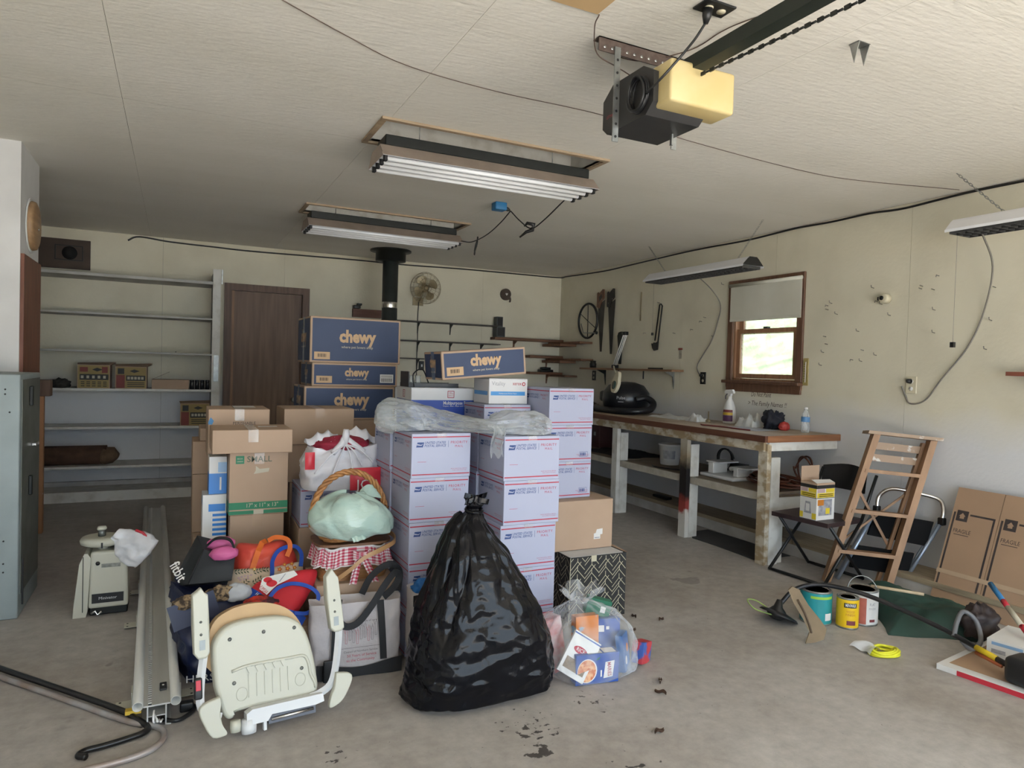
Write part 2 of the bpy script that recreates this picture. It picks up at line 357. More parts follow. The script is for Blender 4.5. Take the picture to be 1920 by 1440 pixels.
# low foundation curb along right and back wall
CURB = mat('curb_white', (0.60, 0.59, 0.57), 0.8, col2=(0.42, 0.40, 0.37), scale=5, bump=0.2)
cr = bxo('baseboard_right', (4.37, -2.1, 0), (RW, BW, 0.088), CURB); tag(cr, 'white concrete curb along the right wall', kind='structure')
SILL = wood('sill_board', (0.40, 0.33, 0.22), (0.24, 0.19, 0.13), 0.7, 1)
for (y0, y1) in ((-2.09, 1.2), (1.21, 3.8), (3.81, 5.9), (5.91, BW)): bxo('sill_board', (4.36, y0, 0.089), (RW, y1, 0.122), SILL, cr)
cb = bxo('baseboard_back', (-1.709, BW-0.06, 0), (0.385, BW, 0.14), CURB); tag(cb, 'white concrete curb along the back wall', kind='structure')
cb2 = bxo('baseboard_back', (1.432, BW-0.06, 0), (4.36, BW, 0.14), CURB); tag(cb2, 'white concrete curb right of the brown door', kind='structure')
# brown door in the back wall
bxo('leak_threshold', (0.44, BW-0.02, 0.0005), (1.38, BW+0.14, 0.004), FRAMEB, fl); bxo('light_leak_board', (0.3, BW+0.125, 0), (1.5, BW+0.15, 2.5), VOID, wb)  # strip and unseen board added to stop light leaking in under the door
d1 = MB().box((0.534, BW+0.03, 0), (1.282, BW+0.07, 2.168), DOORB).build('door_1'); tag(d1, 'dark brown flush wooden door in the back wall', kind='structure')
bxo('door_frame', (0.459, BW-0.03, 0), (0.534, BW+0.1, 2.243), FRAMEB, d1); bxo('door_frame', (1.282, BW-0.03, 0), (1.357, BW+0.1, 2.243), FRAMEB, d1)
bxo('door_frame', (0.534, BW-0.03, 2.168), (1.282, BW+0.1, 2.243), FRAMEB, d1); bxo('door_stop', (0.534, BW+0.005, 0), (0.561, BW+0.03, 2.168), wood('orange_strip', (0.33, 0.17, 0.08), (0.2, 0.1, 0.05), 0.5, 2), d1)
lathe_obj('door_knob', [(0, 0), (0.014, 0), (0.012, 0.03), (0.026, 0.04), (0.03, 0.055), (0.02, 0.07), (0, 0.072)], STEEL, d1, M=aim((1.207, BW+0.03, 0.972), (0, -1, 0)))
# window in the right wall
y0, y1, z0, z1 = WIN
w1 = MB().box((RW-0.0, y0, z0-0.0), (RW+0.1, y0+0.02, z1), WINB2).box((RW, y1-0.02, z0), (RW+0.1, y1, z1), WINB2).box((RW, y0, z1-0.02), (RW+0.1, y1, z1), WINB2).box((RW, y0, z0), (RW+0.1, y1, z0+0.02), WINB2).build('window_1')
tag(w1, 'small brown wood-framed sash window with a half drawn blind', kind='structure')
bxo('casing', (RW-0.022, y1, 1.292), (RW-0.001, y1+0.065, 2.281), WINB, w1, c=0.003); bxo('casing', (RW-0.022, y0-0.065, 1.292), (RW-0.001, y0, 2.281), WINB, w1, c=0.003)
bxo('casing', (RW-0.022, y0, 2.217), (RW-0.001, y1, 2.281), WINB, w1, c=0.003)
bxo('window_sill', (RW-0.07, y0-0.075, 1.330), (RW-0.001, y1+0.075, 1.357), WINB, w1, c=0.004); bxo('apron', (RW-0.02, y0-0.06, 1.255), (RW-0.001, y1+0.06, 1.329), WINB, w1, c=0.003)
for nm, xs, za, zb in (('lower_sash', RW+0.02, 1.378, 1.827), ('upper_sash', RW+0.055, 1.784, 2.195)):
    s = MB(); a, b = y0+0.022, y1-0.022; t = 0.042
    s.box((xs, a, za), (xs+0.03, a+t, zb), WINB2); s.box((xs, b-t, za), (xs+0.03, b, zb), WINB2); s.box((xs, a+t, za), (xs+0.03, b-t, za+t), WINB2); s.box((xs, a+t, zb-t*0.9), (xs+0.03, b-t, zb), WINB2)
    so = s.build(nm, w1)
    g = bpy.data.materials.get('window_glass')
    if g is None: g = film('window_glass', (0.9, 0.95, 0.92), 0.2, 0.05); 
    bxo('pane', (xs+0.013, a+t, za+t), (xs+0.017, b-t, zb-t*0.9), g, so)
BLIND = mat('roller_blind', (0.66, 0.645, 0.56), 0.8, col2=(0.58, 0.56, 0.47), scale=3)
bl = bxo('roller_blind', (RW-0.028, y0-0.045, 1.907), (RW-0.0245, y1+0.03, 2.222), BLIND, w1)
MB().tube([(RW-0.036, y0-0.05, 2.233), (RW-0.036, y1+0.04, 2.233)], 0.016, BLIND, 12).build('blind_roller', bl)
bxo('hem_bar', (RW-0.032, y0-0.045, 1.899), (RW-0.022, y1+0.03, 1.923), BLIND, bl, c=0.002)
bxo('sash_lock', (RW+0.01, 4.455, 1.827), (RW+0.05, 4.503, 1.843), BLKM, w1, c=0.003)

# ------------------------------------------------------------------ ceiling fixtures
FLUTE = mat('white_reflector', (0.82, 0.82, 0.84), 0.35, var=0.06, scale=4)
REFB = mat('brown_reflector', (0.42, 0.34, 0.28), 0.5, 0.2, var=0.2)
TUBEW = mat('fluorescent_glass', (0.85, 0.86, 0.88), 0.25, var=0.04)
def tube_light(name, loc, L, n, label, rz, group, wide):
    e = empty(name, loc, label, 'light', group, rz)
    MB().box((-L/2+0.03, -0.085, 0.083), (L/2-0.03, 0.085, 0.14), BLKM, c=0.004).build('housing', e, local=True)
    # reflector: brown outside, fluted white inside
    s = MB(); hw = wide/2
    for sg in (-1, 1):
        s.add([(-L/2, sg*0.085, 0.082), (L/2, sg*0.085, 0.082), (L/2, sg*hw, 0.008), (-L/2, sg*hw, 0.008)], [(0, 1, 2, 3)] if sg < 0 else [(3, 2, 1, 0)], REFB)
    s.build('outer_reflector', e, local=True)
    s = MB(); N_ = n*8+1; pts = []
    for i in range(N_):
        y = -hw+wide*i/(N_-1); ph = (i % 8)/8
        pts.append((y, 0.004+0.026*math.sin(math.pi*ph)))
    vs_ = [(-L/2, y, z) for y, z in pts]+[(L/2, y, z) for y, z in pts]
    s.add(vs_, [(i, N_+i, N_+i+1, i+1) for i in range(N_-1)], FLUTE, True)
    s.add([(-L/2, -hw, 0.004), (-L/2, hw, 0.004), (-L/2, 0.085, 0.08), (-L/2, -0.085, 0.08)], [(0, 1, 2, 3)], REFB)
    s.add([(L/2, -hw, 0.004), (L/2, hw, 0.004), (L/2, 0.085, 0.08), (L/2, -0.085, 0.08)], [(3, 2, 1, 0)], REFB)
    s.build('fluted_reflector', e, local=True)
    for k in range(n):
        y = -hw+wide*(k+0.5)/n
        t = MB().tube([(-L/2+0.03, y, 0.0), (L/2-0.03, y, 0.0)], 0.0125, TUBEW, 12).build('fluorescent_tube', e, local=True)
        for sx in (-1, 1): MB().box((sx*(L/2-0.012), y-0.014, -0.016), (sx*(L/2-0.032), y+0.014, 0.022), BLACK, c=0.003).build('socket', e, local=True)
    for sx in (-0.42, 0.42):
        MB().tube([(sx, 0, 0.14), (sx, 0, CH-loc[2]+0.2)], 0.003, STEEL, 5).build('hanging_chain', e, local=True)
    return e
tube_light('ceiling_tube_light', (1.613, 3.675, 2.494), 1.325, 4, 'nearer four-tube fluorescent light hanging below its ceiling recess', R(-0.8), 'four-tube ceiling lights', 0.32)
tube_light('ceiling_tube_light', (1.592, 5.812, 2.494), 1.33, 4, 'farther four-tube fluorescent light near the stove pipe', R(0.8), 'four-tube ceiling lights', 0.35)

# garage door opener
RUST = mat('rusty_angle', (0.16, 0.12, 0.10), 0.6, 0.5, col2=(0.10, 0.07, 0.06), scale=30)
OPB = mat('opener_grey', (0.035, 0.034, 0.034), 0.45, var=0.25, scale=10)
LENS = mat('yellowed_lens', (0.56, 0.43, 0.19), 0.45, col2=(0.62, 0.52, 0.28), scale=4, trans=0.0, lo=0.3, hi=0.6)
op = empty('garage_door_opener', (1.624, 2.137, 2.334), 'black garage door opener with a yellowed light cover hanging from the ceiling', 'door opener')
s = MB(); X0, X1 = 1.501, 1.747
prof = [(2.307, 2.361), (2.275, 2.334), (2.03, 2.334), (1.987, 2.371), (1.987, 2.478), (2.05, 2.516), (2.243, 2.516), (2.307, 2.468)]
s.prism([(y, z) for y, z in prof], X1-X0, OPB, Matrix(((0, 0, 1, X0), (1, 0, 0, 0), (0, 1, 0, 0), (0, 0, 0, 1)))); s.build('motor_housing', op)
bxo('light_cover', (1.522, 1.918, 2.355), (1.816, 2.040, 2.505), LENS, op, c=0.012)
for x in (1.484, 1.764): bxo('hanger_strap', (x-0.013, 2.192, 2.281 if x < 1.6 else 2.297), (x+0.013, 2.196, CH-0.03), STEEL, op)
for k in range(7): 
    lathe_obj('strap_hole', [(0, 0), (0.005, 0), (0.005, 0.0015), (0, 0.0015)], BLACK, op, M=aim((1.484, 2.1915, 2.30+0.048*k), (0, -1, 0)), n=10)
an = MB().box((1.405, 2.201, CH-0.055), (1.902, 2.206, CH-0.002), RUST).box((1.405, 2.201, CH-0.006), (1.902, 2.243, CH-0.002), RUST).build('angle_iron', op)
for k in range(14): lathe_obj('slot', [(0, 0), (0.006, 0), (0.006, 0.0015), (0, 0.0015)], CHROME, an, M=aim((1.43+0.034*k, 2.2005, CH-0.038), (0, -1, 0)), n=10)
# coiled cord on the side
co = [Vector((1.487, 2.062+0.048*math.cos(t), 2.414+0.059*math.sin(t))) + Vector((-0.012*math.sin(t*0.37), 0.004*math.sin(t*1.3), 0.004*math.cos(t*.9))) for t in [i*0.35 for i in range(90)]]
MB().tube(co, 0.005, BLACK, 6).build('coiled_cord', op)
RAILG = mat('rail_green_black', (0.022, 0.030, 0.024), 0.5, 0.3, var=0.3, scale=6)
ra = MB().box((1.615, -1.367, 2.484), (1.672, 2.083, 2.491), RAILG).box((1.615, -1.367, 2.491), (1.621, 2.083, 2.532), RAILG).box((1.667, -1.367, 2.491), (1.672, 2.083, 2.532), RAILG).build('rail', op)
s = MB()
for i in range(150):
    y = 1.905-i*0.0222; zc = 2.462-0.055*(1.905-y) if y > 0 else 2.357+0.055*(-y)*1.0; a = Vector((1.643, y, zc)); b = Vector((1.643, y-0.017, zc))
    s.tube([a, b], [0.004, 0.004], BLKM, 5) if i % 2 else s.box((1.640, y-0.02, zc-0.006), (1.646, y, zc+0.006), BLKM)
tag(s.build('drive_chain', op), kind='stuff')
lathe_obj('bolt', [(0, 0), (0.008, 0), (0.008, 0.02), (0.004, 0.02), (0.004, 0.04), (0, 0.04)], STEEL, op, o=(1.699, 1.955, 2.505), n=8)
bxo('lever', (1.709, 2.137, 2.291), (1.716, 2.149, 2.337), STEEL, op)
MB().text('LIFTMASTER', 0.018, mat('print_red', (0.35, 0.03, 0.05), 0.5), frame((1.500, 2.243, 2.398), (0, -1, 0), (0, 0, 1)), width=0.07).build('badge', op)
# black outlet plate with plug
pl = empty('ceiling_outlet', (1.637, 1.843, CH), 'black ceiling outlet plate with a plugged in cord', 'outlet')
bxo('cover_plate', (1.573, 1.803, CH-0.008), (1.701, 1.880, CH-0.0005), BLACK, pl, c=0.002)
for dx in (-0.025, 0.03): lathe_obj('socket_face', [(0, 0), (0.016, 0), (0.016, 0.003), (0, 0.003)], CREAMP, pl, M=aim((1.637+dx, 1.843, CH-0.008), (0, 0, -1)), n=16)
lathe_obj('plug', [(0, 0), (0.017, 0), (0.016, 0.025), (0.008, 0.05), (0, 0.05)], BLACK, pl, M=aim((1.611, 1.845, CH-0.01), (0, 0.2, -1)), n=12)
MB().tube(curve([(1.611, 1.855, CH-0.055), (1.585, 1.875, 2.56), (1.545, 1.90, 2.50), (1.505, 1.94, 2.44), (1.487, 2.01, 2.40)]), 0.0045, BLACK, 6).build('cord', pl)
# small clip bracket, thin wires
s = MB(); 
for sg in (-1, 1): s.add([(2.292+sg*0.03, 1.757, CH-0.001), (2.292+sg*0.03, 1.800, CH-0.001), (2.292+sg*0.028, 1.779, CH-0.075), (2.292+sg*0.027, 1.757, CH-0.001), (2.292+sg*0.027, 1.800, CH-0.001), (2.292+sg*0.025, 1.779, CH-0.075)], [(0, 1, 2), (5, 4, 3), (0, 2, 5, 3), (1, 4, 5, 2)], STEEL)
s.box((2.259, 1.757, CH-0.003), (2.324, 1.800, CH-0.001), STEEL)
tag(s.build('clip_bracket', o=(2.292, 1.779, CH-0.07)), 'small two-pronged metal bracket screwed to the ceiling', 'bracket')
TWINE = mat('thin_wire', (0.12, 0.075, 0.055), 0.6, var=0.2)
def wire(name, pts, r, mt, label, cat='wire', n=6, **k):
    P = curve(pts, n); o = MB().tube(P, r, mt, 6).build(name, o=tuple(P[0])); return tag(o, label, cat, **k)
wire('ceiling_wire', [(0.299, 2.521, CH-0.004), (0.556, 2.671, CH-0.004), (0.844, 2.810, CH-0.004), (1.282, 2.852, CH-0.01), (1.859, 2.863, CH-0.004), (2.564, 2.932, CH-0.012), (3.387, 3.007, CH-0.004), (3.846, 2.970, CH-0.006), (4.594, 2.778, CH-0.004)], 0.0019, TWINE, 'long thin wire stapled across the ceiling past the door opener')
wire('ceiling_wire', [(1.319, 2.073, CH-0.004), (1.335, 2.126, CH-0.02), (1.410, 2.222, CH-0.06), (1.496, 2.201, 2.564), (1.549, 2.158, 2.516)], 0.0022, TWINE, 'thin bell wire from the cardboard flap down to the opener')
wire('ceiling_wire', [(1.870, 1.656, CH-0.004), (1.795, 1.848, CH-0.004), (1.773, 1.955, CH-0.004), (1.773, 2.115, CH-0.004), (1.656, 2.254, CH-0.02), (1.517, 2.243, CH-0.04)], 0.0022, TWINE, 'thin brown wire curling from the opener bracket behind the outlet')
CARD = mat('cardboard', (0.43, 0.305, 0.215), 0.75, col2=(0.40, 0.28, 0.195), scale=5)
cf = MB().box((1.122, 1.902, CH-0.008), (1.309, 2.067, CH-0.001), mat('tan_board', (0.60, 0.41, 0.21), 0.7, var=0.1)).build('board_patch', o=(1.218, 1.987, CH-0.008)); tag(cf, 'tan board patch on the ceiling at the top edge', 'board')
bxo('wood_strip', (1.132, 1.923, CH-0.016), (1.196, 1.998, CH-0.0085), FRAMEB, cf)
# blue junction box and two cords
BLUE = mat('blue_plastic', (0.03, 0.19, 0.42), 0.45, var=0.2)
jb = empty('junction_box', (2.201, 4.775, CH), 'blue electrical junction box on the ceiling between the tube lights', 'junction box')
bxo('box_body', (2.147, 4.733, CH-0.06), (2.243, 4.818, CH-0.001), BLUE, jb, c=0.008); lathe_obj('plug', [(0, 0), (0.018, 0), (0.014, 0.03), (0.006, 0.045), (0, 0.045)], BLACK, jb, M=aim((2.243, 4.775, CH-0.035), (1, 0, -0.25)), n=12)
MB().tube(curve([(2.292, 4.775, CH-0.05), (2.350, 4.722, CH-0.13), (2.414, 4.658, CH-0.19), (2.425, 4.487, CH-0.16), (2.350, 4.060, CH-0.11), (2.265, 3.803, 2.532)]), 0.0045, BLACK, 6).build('cord', jb)
MB().tube([(2.377, 4.701, CH-0.17), (2.388, 4.674, CH-0.15), (2.430, 4.647, CH-0.16), (2.425, 4.658, CH-0.20), (2.388, 4.690, CH-0.215), (2.350, 4.722, CH-0.255)], [0.006, 0.013, 0.017, 0.016, 0.012, 0.006], BLACK, 8).build('cord_bundle', jb)
MB().tube(curve([(2.292, 4.775, CH-0.05), (2.286, 4.936, CH-0.11), (2.275, 5.181, CH-0.17), (2.254, 5.448, CH-0.19), (2.243, 5.662, CH-0.15)]), 0.0045, BLACK, 6).build('cord', jb)
lp = [Vector((2.26+0.012*math.cos(t)+0.004*math.sin(3.1*t), 5.363+0.02*math.sin(t), CH-0.235+0.075*math.cos(t+0.4))) for t in [i*0.3 for i in range(50)]]
MB().tube(lp, 0.005, BLACK, 6).build('cord_loop', jb)
# two shop lights on chains along the right wall
LATT = mat('louvre_dark', (0.10, 0.10, 0.10), 0.4, 0.5, var=0.2)
def shop_light(ya, yb, z, x, label, chains, cordpts):
    e = empty('hanging_shop_light', (x, (ya+yb)/2, z), label, 'light', 'hanging shop lights on the right')
    s = MB(); sec = [(-0.115, -0.02), (-0.06, 0.035), (-0.04, 0.05), (0.04, 0.05), (0.06, 0.035), (0.115, -0.02)]
    k = len(sec); vs_ = [(x+a, ya, z+b) for a, b in sec]+[(x+a, yb, z+b) for a, b in sec]
    s.add(vs_, [(i, i+1, k+i+1, k+i) for i in range(k-1)], FLUTE); s.add(vs_, [tuple(range(k)), tuple(range(2*k-1, k-1, -1))], BLACK)
    s.build('reflector_shade', e)
    bxo('edge_lip', (x-0.117, ya, z-0.034), (x-0.112, yb, z-0.018), FLUTE, e); bxo('edge_lip', (x+0.112, ya, z-0.034), (x+0.117, yb, z-0.018), FLUTE, e)
    for q in (-0.04, 0.04): MB().tube([(x+q, ya+0.03, z+0.005), (x+q, yb-0.03, z+0.005)], 0.0125, TUBEW, 10).build('fluorescent_tube', e)
    g = MB()
    n = int((yb-ya)/0.05)
    for i in range(n+1):
        y = ya+0.02+(yb-ya-0.04)*i/n; g.box((x-0.10, y-0.001, z-0.045), (x+0.10, y+0.001, z-0.022), LATT)
    for q in (-0.1, -0.033, 0.033, 0.1): g.box((x+q-0.001, ya+0.02, z-0.045), (x+q+0.001, yb-0.02, z-0.022), LATT)
    g.build('louvre', e)
    for yy, yc in chains:
        c = MB(); a = Vector((x, yy, z+0.05)); b = Vector((x, yc, CH-0.002)); n = int((b-a).length/0.022)
        for i in range(n):
            p = a.lerp(b, i/n); q = a.lerp(b, (i+1.25)/n); d = (q-p); sd = Vector((1, 0, 0)) if i % 2 else d.cross(Vector((1, 0, 0))).normalized()
            c.tube([p+sd*0.004, (p+q)/2+sd*0.006, q+sd*0.004, q-sd*0.004, (p+q)/2-sd*0.006, p-sd*0.004], 0.0016, STEEL, 4, closed=True)
        c.build('chain', e)
    MB().tube(curve(cordpts), 0.0055, GREYP, 6).build('power_cord', e)
    return e
e1 = shop_light(4.198, 5.523, 2.329, 4.236, 'shop light on chains nearer the steel handsaws and left of the window', [(5.32, 5.595), (4.38, 4.109)],
    [(4.273, 4.914, 2.307), (4.487, 4.946, 2.190), (4.647, 5.000, 2.062), (4.668, 5.064, 1.880), (4.663, 5.128, 1.720), (4.668, 5.309, 1.506), (4.668, 5.299, 1.421), (4.658, 5.240, 1.394)])
e2 = shop_light(1.22, 2.564, 2.329, 4.23, 'shop light on chains cut off by the right edge above the cream outlet', [(2.297, 2.575), (1.39, 1.28)],
    [(4.295, 2.457, 2.307), (4.540, 2.521, 2.126), (4.658, 2.628, 1.859), (4.668, 2.724, 1.634), (4.668, 2.884, 1.421), (4.668, 2.991, 1.271), (4.668, 3.098, 1.239), (4.668, 3.135, 1.292), (4.658, 3.162, 1.362)])
MB().tube([(4.241, 2.564, 2.307), (4.241, 2.564, 1.645)], 0.0012, GREYP, 4).box((4.230, 2.553, 1.613), (4.252, 2.575, 1.645), BLACK).build('pull_string', e2)
MB().tube([(4.241, 5.502, 2.307), (4.241, 5.502, 1.795)], 0.0012, GREYP, 4).box((4.233, 5.493, 1.773), (4.250, 5.510, 1.800), BLACK).build('pull_string', e1)
# black cable round the top of the walls
wire('wall_cable', [(-0.464, BW-0.01, 2.601), (-0.359, BW-0.01, 2.649), (-0.072, BW-0.01, 2.627), (0.374, BW-0.008, 2.617), (0.773, BW-0.008, 2.611), (1.835, BW-0.008, 2.625), (2.457, BW-0.008, 2.623), (3.180, BW-0.008, 2.639), (3.846, BW-0.008, 2.644), (4.594, BW-0.03, 2.645),
    (4.668, 7.905, 2.649), (4.668, 7.051, 2.623), (4.668, 6.540, 2.630), (4.668, 5.448, 2.649), (4.668, 4.728, 2.639), (4.668, 4.166, 2.655), (4.668, 3.818, 2.647), (4.668, 3.472, 2.651), (4.668, 3.196, 2.636), (4.668, 2.671, 2.655), (4.668, 1.709, 2.639)], 0.008, BLACK, 'black cable running round the top of the back and right walls', 'cable')
# ------------------------------------------------------------------ left side and back wall
CABF = mat('cabinet_grey_blue', (0.30, 0.345, 0.345), 0.5, 0.1, col2=(0.24, 0.28, 0.28), scale=4, bump=0.05)
cabn = empty('metal_cabinet', (-1.16, 4.66, 0), 'grey-blue dented metal cabinet below the white wall end', 'cabinet')
bxo('body', (-1.60, 4.375, 0.0), (-0.735, 4.955, 1.30), CABF, cabn, c=0.008)
bxo('side_panel', (-0.736, 4.42, 0.12), (-0.731, 4.93, 1.27), mat('cabinet_side_shade', (0.16, 0.17, 0.15), 0.55, 0.2, var=0.35, scale=6), cabn)  # darker overlay: shade of the unlit cabinet side put into its colour
bxo('kick_trim', (-0.733, 4.46, 0.05), (-0.726, 4.475, 0.30), BLACK, cabn)
for z in (0.62, 1.12): bxo('handle', (-0.731, 4.60, z), (-0.712, 4.63, z+0.11), BLKM, cabn, c=0.004)
bxo('latch', (-0.731, 4.68, 0.885), (-0.705, 4.76, 0.905), CHROME, cabn, c=0.004)
for (x, z) in ((-0.80, 1.22), (-0.80, 1.195), (-0.80, 0.42), (-0.80, 0.30), (-0.80, 0.255), (-0.78, 1.10)): lathe_obj('screw', [(0, 0), (0.005, 0), (0.004, 0.003), (0, 0.003)], BLKM, cabn, M=aim((x, 4.3755, z), (0, -1, 0)), n=8)
# round wooden clock seen edge-on on the wall end
CLK = wood('clock_wood', (0.40, 0.25, 0.13), (0.27, 0.16, 0.08), 0.5, 1)
ck = lathe_obj('wall_clock', [(0, 0), (0.15, 0), (0.155, 0.01), (0.15, 0.03), (0.13, 0.038), (0, 0.04)], CLK, o=(-0.842, 5.27, 2.22), M=aim((-0.842, 5.27, 2.22), (1, 0, 0)), n=40); tag(ck, 'round wooden disc clock on the side of the white wall end', 'clock')
lathe_obj('hand_boss', [(0, 0), (0.008, 0), (0.008, 0.006), (0, 0.008)], CHROME, ck, M=aim((-0.802, 5.27, 2.20), (1, 0, 0)), n=12)
lathe_obj('backing_ring', [(0.155, -0.0), (0.172, 0.0), (0.172, 0.006), (0.155, 0.006)], WHITEP, ck, M=aim((-0.842, 5.27, 2.22), (1, 0, 0)), n=40)
# paint-spattered timber post
PST = mat('post_orange', (0.36, 0.17, 0.075), 0.6, col2=(0.62, 0.58, 0.52), scale=7, stretch=(1, 1, 3), lo=0.28, hi=0.33)
po = MB().box((-0.99, 6.41, 0), (-0.925, 6.47, 1.08), PST, c=0.003).build('timber_post', o=(-0.957, 6.44, 0)); tag(po, 'orange-brown paint-spattered timber post beside the metal cabinet', 'post')
bxo('top_block', (-1.03, 6.40, 1.081), (-0.88, 6.50, 1.21), FRAMEB, po, c=0.004)
# shelving unit
SF, SB = 7.66, BW-0.002
su = empty('shelving_unit', (-0.65, 7.87, 0), 'tall built-in white shelving unit left of the brown door', 'shelf')
for z, th in ((2.20, 0.028), (1.825, 0.018), (1.462, 0.018), (1.095, 0.022), (0.725, 0.022), (0.343, 0.022), (0.10, 0.03)):
    bxo('shelf_board', (-1.70, SF, z-th), (0.325, SB-0.07 if z < 0.2 else SB, z), GREYW if z > 1.2 else PALEB, su)
bxo('post', (0.326, SF-0.01, 0), (0.40, SF+0.05, 2.33), PALEB, su); bxo('side_panel', (0.33, SF+0.05, 0), (0.35, SB, 2.3), GREYW, su)
bxo('kick_board', (-1.70, SF+0.01, 0), (0.325, SF+0.03, 0.069), PALEB, su)
bxo('strap', (0.405, SF-0.005, 2.18), (0.418, SF+0.02, 2.33), STEEL, su); bxo('hinge_plate', (0.345, SF-0.014, 1.18), (0.39, SF-0.0105, 1.45), STEEL, su)
bxo('dividing_batten', (-0.01, SF-0.004, 1.465), (0.0, SF+0.01, 1.475), BLKM, su)
# three printed cartons
YEL = mat('carton_yellow', (0.33, 0.24, 0.09), 0.7, var=0.15); REDP = mat('carton_red', (0.22, 0.05, 0.045), 0.7, var=0.2); DKP = mat('print_black', (0.018, 0.018, 0.018), 0.6, var=0.2); PALEP = mat('print_pale', (0.50, 0.46, 0.36), 0.7, var=0.1)
def ammo(x0, z0, w_, h, label, redleft, flap):
    y = SF+0.02; e = MB().box((x0, y, z0), (x0+w_, y+0.24, z0+h), CARD)
    F = frame((x0, y, z0), (1, 0, 0), (0, 0, 1)); e.rect(0.006, w_-0.006, 0.004, h-0.006, YEL, F, 0.0006)
    e.rect(w_*0.34 if redleft else 0.02, w_-0.012, h*0.36, h*0.60, DKP, F, 0.0012)
    if redleft: e.rect(0.008, w_*0.30, 0.006, h*0.62, REDP, F, 0.0012); e.rect(0.02, w_*0.28, h*0.66, h*0.92, DKP, F, 0.0012)
    else: e.rect(0.02, w_*0.32, h*0.70, h*0.9, REDP, F, 0.0012); e.rect(w_*0.75, w_*0.93, h*0.66, h*0.92, REDP, F, 0.0012)
    n = 5
    for i in range(n):
        a = (w_*0.38 if redleft else 0.03)+i*(w_*0.55 if redleft else w_*0.85)/n; e.rect(a, a+0.022, h*0.42, h*0.54, PALEP, F, 0.0018)
        for j in (0.08, 0.17, 0.25): e.rect(a, a+0.03, h*j, h*j+0.008, DKP, F, 0.0012)
    e.flat([(w_*0.45, h*0.8), (w_*0.6, h*0.88), (w_*0.78, h*0.8), (w_*0.6, h*0.72)], DKP, F, 0.0012)
    o = e.build('shell_carton', o=(x0+w_/2, y+0.12, z0)); tag(o, label, 'box', 'printed cartons on the shelves')
    for (dy, an) in ((0, flap), (0.24, -flap*0.6)):
        dz = math.sin(an)*0.12; dx = 0.05
        MB().add([(x0, y+dy, z0+h), (x0+w_, y+dy, z0+h), (x0+w_+dx, y+0.12, z0+h+abs(dz)), (x0-0.01, y+0.12, z0+h+abs(dz)*0.6)], [(0, 1, 2, 3)], CARD).build('flap', o)
    return o
ammo(-0.845, 1.096, 0.27, 0.225, 'yellow printed carton with two red corners, left of the pair', False, 0.25)
ammo(-0.53, 1.096, 0.27, 0.215, 'yellow printed carton with a red left stripe, open flap', True, 0.3)
ammo(0.045, 0.726, 0.27, 0.225, 'yellow printed carton alone on the lower shelf', True, 0.25)
sb = bxo('small_carton', (-0.215, SF+0.03, 1.096), (0.12, SF+0.25, 1.19), CARD); tag(sb, 'low open cardboard box between cartons and jars', 'box')
MB().add([(-0.215, SF+0.03, 1.19), (-0.215, SF+0.25, 1.19), (-0.06, SF+0.25, 1.265), (-0.06, SF+0.03, 1.265)], [(0, 1, 2, 3)], CARD).build('flap', sb)
for k in range(4): tag(lathe_obj('jar', [(0, 0), (0.02, 0), (0.02, 0.07), (0.017, 0.075), (0.021, 0.077), (0.021, 0.095), (0, 0.096)], mat('jar_dark', (0.03, 0.03, 0.032), 0.2, var=0.3), o=(0.148+0.048*k, SF+0.06, 1.0955), n=14), ('leftmost of four small dark jars on the shelf', 'second small dark jar from the low open box', 'third small dark jar from the low open box', 'rightmost of four small dark jars by the shelf post')[k], 'jar', 'dark jars on the shelf')
def lump(name, c, r, mt, label, cat, seed=0, amp=0.35, n=20, parent=None, fr=2.2, flatb=True):
    mb = MB()
    def fn(u, v):
        th = 2*math.pi*u; ph = math.pi*v; d = Vector((math.sin(ph)*math.cos(th), math.sin(ph)*math.sin(th), -math.cos(ph)))
        q = 1+amp*fbm(d*fr+Vector((seed*7.1, seed*3.3, 0)), 4); p = Vector((d.x*r[0]*q, d.y*r[1]*q, d.z*r[2]*q))
        if flatb: p.z = max(p.z, -r[2]*0.72)
        return p+Vector(c)+Vector((0, 0, r[2]*0.72 if flatb else 0))
    mb.grid(fn, n*2, n, mt, cu=True); o = mb.build(name, parent, o=None if parent else c)
    if label: tag(o, label, cat)
    return o
lump('rag_bundle', (-1.0, SF+0.12, 1.096), (0.085, 0.1, 0.05), mat('rag_dark', (0.045, 0.042, 0.035), 0.9, var=0.4, scale=20), 'crumpled dark rag at the left end of the shelf', 'rag', 3)
# brown roll
rl = MB().tube([(-1.30, SF+0.14, 0.343+0.095), (-0.60, SF+0.14, 0.343+0.095)], 0.093, mat('brown_cloth', (0.13, 0.07, 0.045), 0.9, var=0.4, scale=12, bump=0.4), 20).build('canvas_roll', o=(-0.95, SF+0.14, 0.343)); tag(rl, 'dark brown rolled bundle on the low shelf', 'roll')
MB().tube([(-0.70, SF+0.13, 0.42), (-0.62, SF+0.12, 0.43), (-0.54, SF+0.12, 0.435), (-0.50, SF+0.13, 0.42)], [0.05, 0.088, 0.078, 0.03], mat('tan_cloth', (0.22, 0.14, 0.085), 0.9, var=0.5, scale=10, bump=0.5), 14).build('loose_end', rl)
